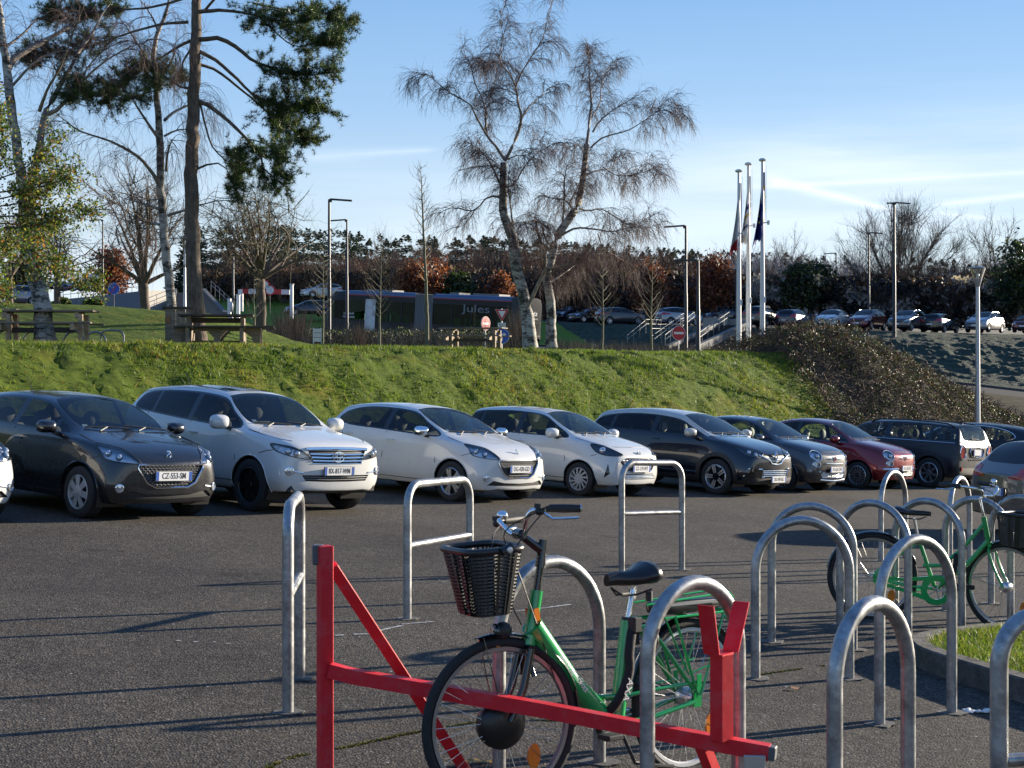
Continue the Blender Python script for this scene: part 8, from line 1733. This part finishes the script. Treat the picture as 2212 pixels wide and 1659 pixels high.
def sapling(px, y0, y1, Y, w, seed, label, nt=70, lean=0, m_=None, group='bare saplings on the lawn and verge', L=1.0, bark=None, first=.25, droop=-.25, n1=26, rad=.05, per=3):
    r = random.Random(seed); H = y0 - y1; lim = [[(px, y0, rad), (px + lean * .3 + r.uniform(-2, 2), y0 - H * .3, rad * .8), (px + lean * .6, y0 - H * .65, rad * .5), (px + lean, y1, .006)]]
    for k in range(n1):
        f = first + (1 - first) * (k + .5) / n1; s = 1 if k % 2 else -1; xx = px + lean * f; yy = y0 - H * f; ww = w * (1 - f) ** .6 * r.uniform(.7, 1.1) * (1 if f > first + .1 else .8); up = ww * r.uniform(1.0, 1.6); lim.append([(xx, yy, rad * .35 * (1 - f * .6)), (xx + s * ww * .5, yy - up * .45, rad * .2), (xx + s * ww, yy - up, .005)])
    return tree('bare_sapling', label, group, gp(px, y0, Y), lim, Y, seed, bark or GTW, m_ or DTW, nt, L, droop, .35, .006, per, L * .45, .0035, depth=.8, n1=0, tmin=.2)
sapling(820, 748, 520, 60, 40, 51, 'bare young tree in front of the bus door', 110, 4, L=.9)
sapling(923, 750, 360, 58, 26, 52, 'tall thin bare young tree in front of the bus bellows', 110, -14, rad=.08, L=.7, first=.35)
sapling(697, 742, 540, 62, 36, 53, 'bare young tree just left of the dark lamp post', 80, 2, L=.9)
sapling(1300, 756, 560, 60, 46, 54, 'bare young tree left of the outdoor steps', 130, 3, m_=BTWIG, L=1.0)
sapling(1407, 756, 555, 58, 44, 55, 'bare young tree with a few brown leaves in front of the handrails', 130, 2, m_=BTWIG, L=.9)
sapling(547, 740, 600, 60, 30, 56, 'slim bare stem between the dark picnic table and the road', 40, 2, L=.7, n1=10)
def spreading(px, y0, yf, y1, Y, w, seed, label, nt=420, tw=DTW, rad=.17, n=9, group='bare spreading trees on the left', L=1.1, droop=-.05):
    r = random.Random(seed); lim = [[(px, y0, rad * 1.15), (px + 2, (y0 + yf) / 2, rad), (px, yf, rad * .9)]]
    for k in range(n):
        a = -1 + 2 * (k + .5) / n + r.uniform(-.08, .08); X1 = px + a * w; top = y1 + (yf - y1) * (abs(a) ** 2.2) * .8
        lim.append([(px, yf + 4, rad * .55), (px + a * w * .35, yf - (yf - top) * .35, rad * .34), (px + a * w * .7 + r.uniform(-4, 4), yf - (yf - top) * .7, rad * .18), (X1, top, .012)])
        for s in (.4, .65):
            bx, by = px + a * w * s, yf - (yf - top) * s; lim.append([(bx, by, rad * .2), (bx + r.uniform(-.25, .25) * w, by - (yf - y1) * .22, rad * .1), (bx + r.uniform(-.45, .45) * w, by - (yf - y1) * .4, .01)])
    return tree('bare_tree', label, group, gp(px, y0, Y), lim, Y, seed, BBR, tw, nt, L, droop, .45, .010, 3, L * .5, .005, depth=2.2, n1=int(nt * .3), L1=L * 1.4, r1=.02)
spreading(311, 742, 610, 400, 62, 112, 61, 'bare spreading tree in front of the ramp wall, dark trunk', 620, rad=.2, n=11, L=1.3)
spreading(562, 742, 600, 435, 62, 118, 62, 'low forked bare tree right of the pine with tangled boughs', 520, tw=mat('olive_twig', (.10, .09, .05), .85), rad=.2, n=11, L=1.2)
spreading(122, 745, 590, 500, 60, 62, 63, 'small bare tree right behind the leaning birch', 260, rad=.14, n=7, L=.9)
spreading(20, 700, 600, 470, 75, 70, 64, 'bare tree at the far left edge behind the lawn', 260, rad=.16, n=7)
# ---- masses of foliage far off
def crown(name, label, px, y0, y1, Y, w, cols, seed, n=5200, leaf=.16, group=None, cat_='tree', flat=.0, trunk=True, shape=1.0, gaps=.5):
    r = np.random.default_rng(seed); t = P(px, y1, Y); b = P(px, y0, Y); H = t.z - b.z; W = w / F * Y; o = thing(name, label, cat_, b, 0, group); m = MB()
    if trunk: m.tube([(0, 0, -.4), (.05, 0, H * .4), (0, 0, H * .85)], [H * .028, H * .02, .02], 8); m.build('trunk', BBR, o, 40)
    nc = 46; cc = r.normal(0, 1, (nc, 3)); cc = nrm(cc) * r.uniform(.25, 1, (nc, 1)) ** .5; cz = .52 + .44 * cc[:, 2]; wd = (1 - np.clip(cz - .45, 0, 1) * shape * 1.3) ; c = np.stack([cc[:, 0] * W * wd, cc[:, 1] * W * wd, H * (.12 + .84 * cz)], -1); k = r.integers(0, nc, n); s = H * .085
    Q = c[k] + r.normal(0, 1, (n, 3)) * s * np.array([1.2, 1.2, .8]); d = nrm(r.normal(0, 1, (n, 3))); e = nrm(np.cross(d, r.normal(0, 1, (n, 3)))); L = leaf * r.uniform(.5, 1.3, (n, 1)); V = np.stack([Q - d * L, Q + e * L * .55, Q + d * L, Q - e * L * .55], 1).reshape(-1, 3); g = (r.uniform(0, 1, nc) * len(cols)).astype(int)[k]; u = r.uniform(0, 1, n); mi = np.where(u < .5, g, (u * 97 % 1 * len(cols)).astype(int)); rmesh('crown', V, np.arange(n * 4).reshape(-1, 4), cols, mi, o)
    nb = 60; a = r.uniform(0, 6.28, nb); h0 = r.uniform(.15, .6, nb) * H; Pt = np.stack([np.stack([np.zeros(nb), np.zeros(nb), h0], -1), np.stack([np.cos(a) * W * .5, np.sin(a) * W * .5, h0 + H * .15], -1), np.stack([np.cos(a) * W * .85, np.sin(a) * W * .85, h0 + H * .28], -1)], 1); V, Fq = tubes(Pt, np.array([[.05, .03, .01]]) * np.ones((nb, 1)), 3); rmesh('limbs', V, Fq, BBR, None, o)
    return o
RUST = [leafmat('rust_leaf', (.16, .045, .02), .35), leafmat('rust_dark', (.07, .022, .014), .25), leafmat('rust_light', (.26, .10, .045), .35)]
EVG = [leafmat('evergreen', (.025, .045, .014), .2), leafmat('evergreen_light', (.055, .075, .02), .25), leafmat('evergreen_dark', (.010, .020, .010), .1)]
GR = 'rust-leaved trees beyond the road'
for a in ((905, 690, 548, 128, 38, 'round rust-leaved tree above the middle of the bus', 71), (940, 680, 556, 131, 28, 'smaller rust-leaved tree just right of the round one above the bus', 72), (1080, 690, 588, 130, 30, 'low rust-leaved tree left of the birch pair', 73), (1398, 700, 560, 130, 36, 'rust-leaved tree behind the bare saplings by the steps', 74), (1543, 690, 542, 127, 36, 'narrow rust-leaved tree left of the flagpoles', 75), (238, 665, 525, 125, 34, 'red-brown leaved tree behind the blue disc on the left', 76)):
    crown('rust_tree', a[5], a[0], a[1], a[2], a[3], a[4], RUST, a[6], 4200, .15, GR)
GE = 'green trees in front of the thicket'
for a in ((986, 690, 588, 129, 24, 'small round green pine above the bus roof', 81), (1730, 690, 566, 128, 34, 'green tree left half of the clump right of the flagpoles', 82), (1765, 690, 562, 131, 30, 'green tree right half of the clump right of the flagpoles', 83), (2203, 700, 505, 122, 44, 'dark pine cut by the right edge of the picture', 84), (2160, 700, 590, 130, 40, 'dark evergreen between the cone lamp and the right edge', 85), (2075, 700, 600, 133, 36, 'dark evergreen left of the cone lamp', 86), (55, 655, 545, 140, 34, 'dark small-leaved tree left of the leaning birch', 87)):
    crown('green_tree', a[5], a[0], a[1], a[2], a[3], a[4], EVG, a[6], 4600, .17, GE)
for a in ((203, 668, 646, 105, 26, 'rounded green shrub in front of the ramp wall', 91), (136, 668, 642, 104, 16, 'yellow-green shrub at the foot of the leaning birch', 92)):
    crown('shrub', a[5], a[0], a[1], a[2], a[3], a[4], [BL[0], BL[1], EVG[1]], a[6], 2600, .10, 'shrubs by the ramp wall', 'shrub', trunk=False, shape=.4)
def bare_mass(name, label, cols, plants, seed, kind='stuff'):
    """plants: (px, y_base, y_top, Y, half width px, colour index)"""
    r = np.random.default_rng(seed); L = []; mi = []
    for px, y0, y1, Y, w, ci in plants:
        b = P(px, y0, Y); H = P(px, y1, Y).z - b.z; W = w / F * Y; nb = 15; a = r.uniform(0, 6.28, nb); sp = r.uniform(.1, 1, nb) ** .7; K = 5; t = np.linspace(0, 1, K); Pt = np.stack([np.array(b)[None] + np.stack([np.cos(a) * W * sp * q ** 1.3, np.sin(a) * W * sp * q ** 1.3, H * q * (1 - .22 * sp)], -1) * 1 for q in t], 1); Pt[:, 1:] += r.normal(0, H * .012, Pt[:, 1:].shape); Rd = H * .011 * np.array([1, .75, .5, .32, .16])[None] * np.ones((nb, 1)); v = tubes(Pt, Rd, 3); L.append(v); mi += [ci] * len(v[1])
        P2, R2 = sub_twigs(r, Pt[:, 1:], Rd, 7, H * .24, -.10, .42, .020, 4); v = tubes(P2, R2, 3); L.append(v); mi += [ci] * len(v[1]); P3, R3 = sub_twigs(r, P2, R2, 3, H * .11, -.05, .5, .012, 3); v = tubes(P3, R3, 3); L.append(v); mi += [ci] * len(v[1])
    V, Fq = cat(L); o = rmesh(name, V, Fq, cols, mi); tag(o, label, 'thicket', kind=kind); return o
def masses():
    r = random.Random(17); cols = [mat('thicket_brown', (.19, .105, .065), .9), mat('thicket_dark', (.045, .033, .028), .9), mat('thicket_grey', (.11, .095, .085), .9), mat('thicket_frost', (.42, .38, .36), .85)]
    pl = []; topy = lambda x: float(np.interp(x, [-100, 420, 480, 700, 850, 1000, 1200, 1500, 1650, 1720, 1800, 2000, 2100, 2400], [630, 590, 545, 560, 545, 532, 535, 552, 550, 548, 568, 580, 560, 555]))
    for k in range(250):
        px = r.uniform(430, 2420); Y = float(np.interp(px, [430, 1150, 1500, 2400], [165, 150, 136, 130])) + r.uniform(-7, 22); ty = topy(px) + r.uniform(-8, 30); w = r.uniform(22, 46)
        if px < 1560: ci = 0 if r.random() < .75 else 1
        else: ci = r.choice([1, 1, 2, 3, 3, 0])
        pl.append((px, float(np.interp(px, [430, 1200, 2400], [640, 690, 708])), ty, Y, w, ci))
    bare_mass('bare_thicket', 'dense brown leafless thicket behind the bus and the upper car park, frosted at the right', cols, pl, 5)
    # undergrowth: small clumps of dead leaf and ivy closing the foot of the thicket
    rr = np.random.default_rng(6); n = 120000; px = rr.uniform(430, 2420, n); Y = np.interp(px, [430, 1150, 1500, 2400], [165, 150, 136, 130]) + rr.uniform(-8, 24, n); y0 = np.interp(px, [430, 1200, 2400], [642, 692, 712]); yt = np.interp(px, [430, 1000, 1500, 1700, 2000, 2400], [588, 575, 588, 592, 602, 592]) + 22 * (fbm(px * .02, Y * .1, 3) - .5); f = rr.uniform(0, 1, n) ** .8; py = y0 + (yt - y0) * f
    X = (px - 1106) / F * Y; Zc = CAMZ + (HOR - py) / F * Y; C_ = np.stack([X, Y, Zc], -1); d = nrm(rr.normal(0, 1, (n, 3))); e = nrm(np.cross(d, rr.normal(0, 1, (n, 3)))); L = .26 * rr.uniform(.4, 1.2, (n, 1)); V = np.stack([C_ - d * L, C_ + e * L * .5, C_ + d * L, C_ - e * L * .5], 1).reshape(-1, 3)
    g = fbm(px * .03, py * .05 + Y * .1, 9) + rr.normal(0, .05, n); right = px > 1600; mi = np.where(g < .40, 1, np.where(g < .50, 0, np.where(right & (g > .535), 3, np.where(right, 2, 0)))); UC = [leafmat('undergrowth_brown', (.085, .050, .034), .3), leafmat('undergrowth_dark', (.016, .015, .012), .2), leafmat('undergrowth_grey', (.06, .06, .045), .35), leafmat('undergrowth_frost', (.32, .28, .27), .4)]
    o = rmesh('undergrowth', V, np.arange(n * 4).reshape(-1, 4), UC, mi); tag(o, 'dark dense undergrowth along the foot of the far thicket', 'undergrowth', kind='stuff')
    # conifer wood on the skyline
    n = 330; L = []; rr = np.random.default_rng(8)
    for k in range(n):
        px = rr.uniform(400, 1700) if k < 300 else rr.uniform(1700, 2400); Y = rr.uniform(205, 245); yt = float(np.interp(px, [400, 620, 760, 860, 1000, 1150, 1400, 1600, 2400], [480, 478, 492, 502, 502, 510, 528, 538, 565])) + rr.uniform(-6, 14); t = P(px, yt, Y); z0 = 8.0; H = t.z - z0; W = H * rr.uniform(.26, .38); q = 420; h = rr.uniform(0, 1, q) ** .8; a = rr.uniform(0, 6.28, q); rad = W * (1 - h) ** .9 * rr.uniform(.25, 1.05, q); lay = np.floor(h * 9) / 9; C_ = np.stack([t.x + np.cos(a) * rad, Y + np.sin(a) * rad, z0 + H * (h * .55 + lay * .45) + rad * -.12], -1)
        d = np.stack([np.cos(a), np.sin(a), rr.uniform(-.1, .5, q)], -1); d = nrm(d); e = nrm(np.cross(d, rr.normal(0, 1, (q, 3)))); s = (.55 * (1.1 - h * .75))[:, None]; V = np.stack([C_ - d * s, C_ + e * s * .38, C_ + d * s, C_ - e * s * .38], 1).reshape(-1, 3); L.append((V, np.arange(q * 4).reshape(-1, 4)))
    V, Fq = cat(L); mi = (rr.uniform(0, 1, len(Fq)) < .3).astype(int); o = rmesh('conifer_wood', V, Fq, [leafmat('conifer_dark', (.014, .028, .016), .1), leafmat('conifer_mid', (.030, .050, .024), .15)], mi); tag(o, 'distant dark conifer wood along the skyline behind the thicket', 'wood', kind='stuff')
masses()
# big leafless round tree and other bare crowns at the right
def bare_round(px, y0, y1, Y, w, seed, label, n=26, nt=900, L=1.6, group='bare trees behind the upper car park', m_=None, rad=.16):
    r = random.Random(seed); lim = [[(px, y0, rad * 1.2), (px, y0 - 6, rad), (px, y0 - 14, rad)]]
    for k in range(n):
        a = -1 + 2 * (k + .5) / n; a += r.uniform(-.05, .05); th = a * 1.15; Rr = (y0 - y1); X1 = px + math.sin(th) * w * 1.15; Y1 = y0 - math.cos(th) * Rr * r.uniform(.92, 1.0); lim.append([(px + a * 8, y0 - 6, rad * .5), (px + (X1 - px) * .35, y0 - (y0 - Y1) * .42, rad * .3), (px + (X1 - px) * .75, y0 - (y0 - Y1) * .78, rad * .15), (X1, Y1, .01)])
    return tree('bare_tree', label, group, gp(px, y0, Y), lim, Y, seed, BBR, m_ or DTW, nt, L, -.18, .30, .013, 4, L * .5, .007, depth=3.0, n1=int(nt * .25), L1=L * 1.2, r1=.03)
bare_round(1940, 690, 462, 136, 112, 101, 'large round leafless tree, highest behind the upper car park', 34, 2000, 1.8)
bare_round(2150, 690, 482, 134, 50, 102, 'airy leafless tree left of the dark pine at the right', 16, 420, 1.6)
bare_round(1697, 680, 515, 140, 30, 103, 'thin leafless tree just right of the flagpoles', 10, 200, 1.4)
bare_round(2060, 690, 560, 138, 40, 104, 'low leafless tree between the round tree and the cone lamp', 12, 260, 1.5)
# ---- brambles and ivy over the end of the bank
def brambles():
    r = np.random.default_rng(77); C = []; n = 60
    # heights of the mass above the ground, set out in the bank's own coordinates
    hf = lambda t, d: .35 + .95 * np.exp(-((t - 21) / 3.2) ** 2 - ((d - 5.0) / 3.2) ** 2) + .45 * np.exp(-((t - 26) / 7) ** 2 - ((d - 4.5) / 3.5) ** 2)
    def topz(x, y):
        d, t = bank_dt(x, y); g = lawnz(x, y, False); m = sst(-.9, .9, t - 13.6 - .83 * d + 1.2 * (fbm(x, y, 8) - .5)) * (1 - sst(38, 45, t)); return g, m, d, t
    N_ = 380000; t = r.uniform(11, 45, N_); d = r.uniform(-.4, 12, N_); X = B0[0] + UB[0] * t + NB[0] * d; Yv = B0[1] + UB[1] * t + NB[1] * d; g, m, _, _ = topz(X, Yv)
    hump = hf(t, d)
    hh = hump * (.60 + 1.1 * (fbm(X * .8, Yv * .8, 12) - .35)) + .5 * (fbm(X * 2.4, Yv * 2.4, 15) - .45) ; keep = (m > .05) & (r.uniform(0, 1, N_) < m * 1.3) ; X, Yv, g, hh, t, d = [q[keep] for q in (X, Yv, g, hh, t, d)]
    k = len(X); Z = g + hh * (1 - .45 * r.uniform(0, 1, k) ** 2); leafsel = r.uniform(0, 1, k) < np.clip((fbm(X * .5, Yv * .5, 40) - .38 + .02 * (t - 13)) * 5, .12, .75); Q = np.stack([X, Yv, Z], -1)[leafsel]; n = len(Q); dd = nrm(r.normal(0, 1, (n, 3)) + np.array([0, 0, .2])); e = nrm(np.cross(dd, r.normal(0, 1, (n, 3)))); L = .024 * r.uniform(.6, 1.4, (n, 1)); V = np.stack([Q - dd * L, Q + e * L * .7, Q + dd * L, Q - e * L * .7], 1).reshape(-1, 3)
    LM = [leafmat('ivy_dark', (.020, .034, .010), .2), leafmat('ivy_green', (.050, .075, .020), .25), leafmat('bramble_red', (.085, .045, .022), .3), mat('ivy_pale', (.16, .18, .09), .4, spec=.5)]; u = r.uniform(0, 1, n); mi = np.where(u < .42, 0, np.where(u < .74, 1, np.where(u < .965, 2, 3)))
    o = rmesh('ivy_leaves', V, np.arange(n * 4).reshape(-1, 4), LM, mi); tag(o, 'glossy ivy and bramble leaves covering the end of the grass bank', 'ivy', kind='stuff')
    S = np.stack([X, Yv, Z - .1], -1); S = S[r.choice(len(S), 26000)]; dr = nrm(r.normal(0, 1, (26000, 3)) * np.array([1, .7, .6]) + np.array([-.3, 0, .25])); pts = [S]
    for q in range(4): dr = nrm(dr + r.normal(0, .22, dr.shape) + np.array([0, 0, -.06])); pts.append(pts[-1] + dr * r.uniform(.07, .17, (26000, 1)))
    v, f = tubes(np.stack(pts, 1), .007 * np.ones((26000, 5)), 3); o = rmesh('bramble_stems', v, f, [mat('bramble_stem', (.17, .095, .06), .8), mat('bramble_dark', (.035, .022, .016), .85)], (r.uniform(0, 1, len(f)) < .35).astype(int)); tag(o, 'tangled brown bramble stems over the end of the grass bank', 'brambles', kind='stuff')
    # dark litter below, closing the mass
    T, D = np.meshgrid(np.arange(12, 46, .25), np.arange(-.2, 12.2, .25), indexing='ij'); X = B0[0] + UB[0] * T + NB[0] * D; Yv = B0[1] + UB[1] * T + NB[1] * D; g, m, _, _ = topz(X, Yv); hump = hf(T, D)
    edge = sst(-.2, .6, D) * (1 - sst(11.2, 12.2, D)) * (1 - sst(44, 46, T)); Z = g - .12 - .4 * (1 - m) + hump * .62 * m * edge * (.8 + .8 * (fbm(X * .9, Yv * .9, 12) - .4)); o = grid('bramble_litter', X, Yv, Z, mat('leaf_litter', (.035, .026, .016), 1, var=.5, vscale=6, bump=1, bscale=12, bdist=.1)); o['kind'] = 'stuff'; tag(o, 'dark dead-leaf litter underneath the brambles and ivy', 'leaf litter')
brambles()
# ---- tall dry grass and low plants along the road behind the lawn
def verge():
    r = np.random.default_rng(91); X = []; Yv = []; Z = []; H = []
    for px0, px1, Y0, Y1, n, h in ((560, 720, 66, 84, 1800, .8), (720, 1150, 66, 84, 5200, .8), (1195, 1700, 66, 80, 3400, .55), (600, 660, 68, 72, 700, 1.5), (895, 935, 66, 70, 300, .9), (765, 785, 66, 68, 400, .9), (1105, 1145, 66, 70, 900, 1.6)):
        px = r.uniform(px0, px1, n); Yy = r.uniform(Y0, Y1, n); x = (px - 1106) / F * Yy; X.append(x); Yv.append(Yy); Z.append(CAMZ + (HOR - np.interp(px, [560, 1100, 1700], [738, 748, 768])) / F * Yy - .2); H.append(np.full(n, h) * r.uniform(.5, 1.4, n))
    X, Yv, Z, H = map(np.concatenate, (X, Yv, Z, H)); n = len(X); a = r.uniform(0, 6.28, n); w = .012; V = np.zeros((n, 3, 3)); V[:, 0] = np.stack([X - w, Yv, Z], -1); V[:, 1] = np.stack([X + w, Yv, Z], -1); V[:, 2] = np.stack([X + r.normal(0, .22, n) * H, Yv + r.normal(0, .2, n) * H, Z + H], -1)
    u = r.uniform(0, 1, n); o = rmesh('dry_grass', V.reshape(-1, 3), np.arange(n * 3).reshape(-1, 3), [mat('dry_stalk', (.22, .15, .10), .8), mat('dark_stalk', (.05, .045, .03), .9), mat('straw_stalk', (.32, .24, .17), .8)], np.where(u < .4, 0, np.where(u < .75, 1, 2))); tag(o, 'tall dry grass and reed stalks along the road behind the lawn', 'dry grass', kind='stuff')
    n = 26000; px = r.uniform(640, 1150, n); Yy = r.uniform(68, 86, n); zb = CAMZ + (HOR - 752) / F * Yy; hh = (.9 + .9 * fbm(px * .03, Yy * .2, 5)) * (.7 + .3 * np.cos((px - 900) / 300)); Q = np.stack([(px - 1106) / F * Yy, Yy, zb + hh * r.uniform(0, 1, n) ** .7 * .8 - .2], -1); d = nrm(r.normal(0, 1, (n, 3))); e = nrm(np.cross(d, r.normal(0, 1, (n, 3)))); L = .06; V = np.stack([Q - d * L, Q + e * L * .5, Q + d * L, Q - e * L * .5], 1).reshape(-1, 3)
    u = r.uniform(0, 1, n); o = rmesh('low_shrubs', V, np.arange(n * 4).reshape(-1, 4), [EVG[2], EVG[0], MATS['dark_stalk'], BL[2]], np.where(u < .45, 0, np.where(u < .75, 1, np.where(u < .93, 2, 3)))); tag(o, 'dark low shrubs between the lawn and the bus', 'low shrubs', kind='stuff')
verge()
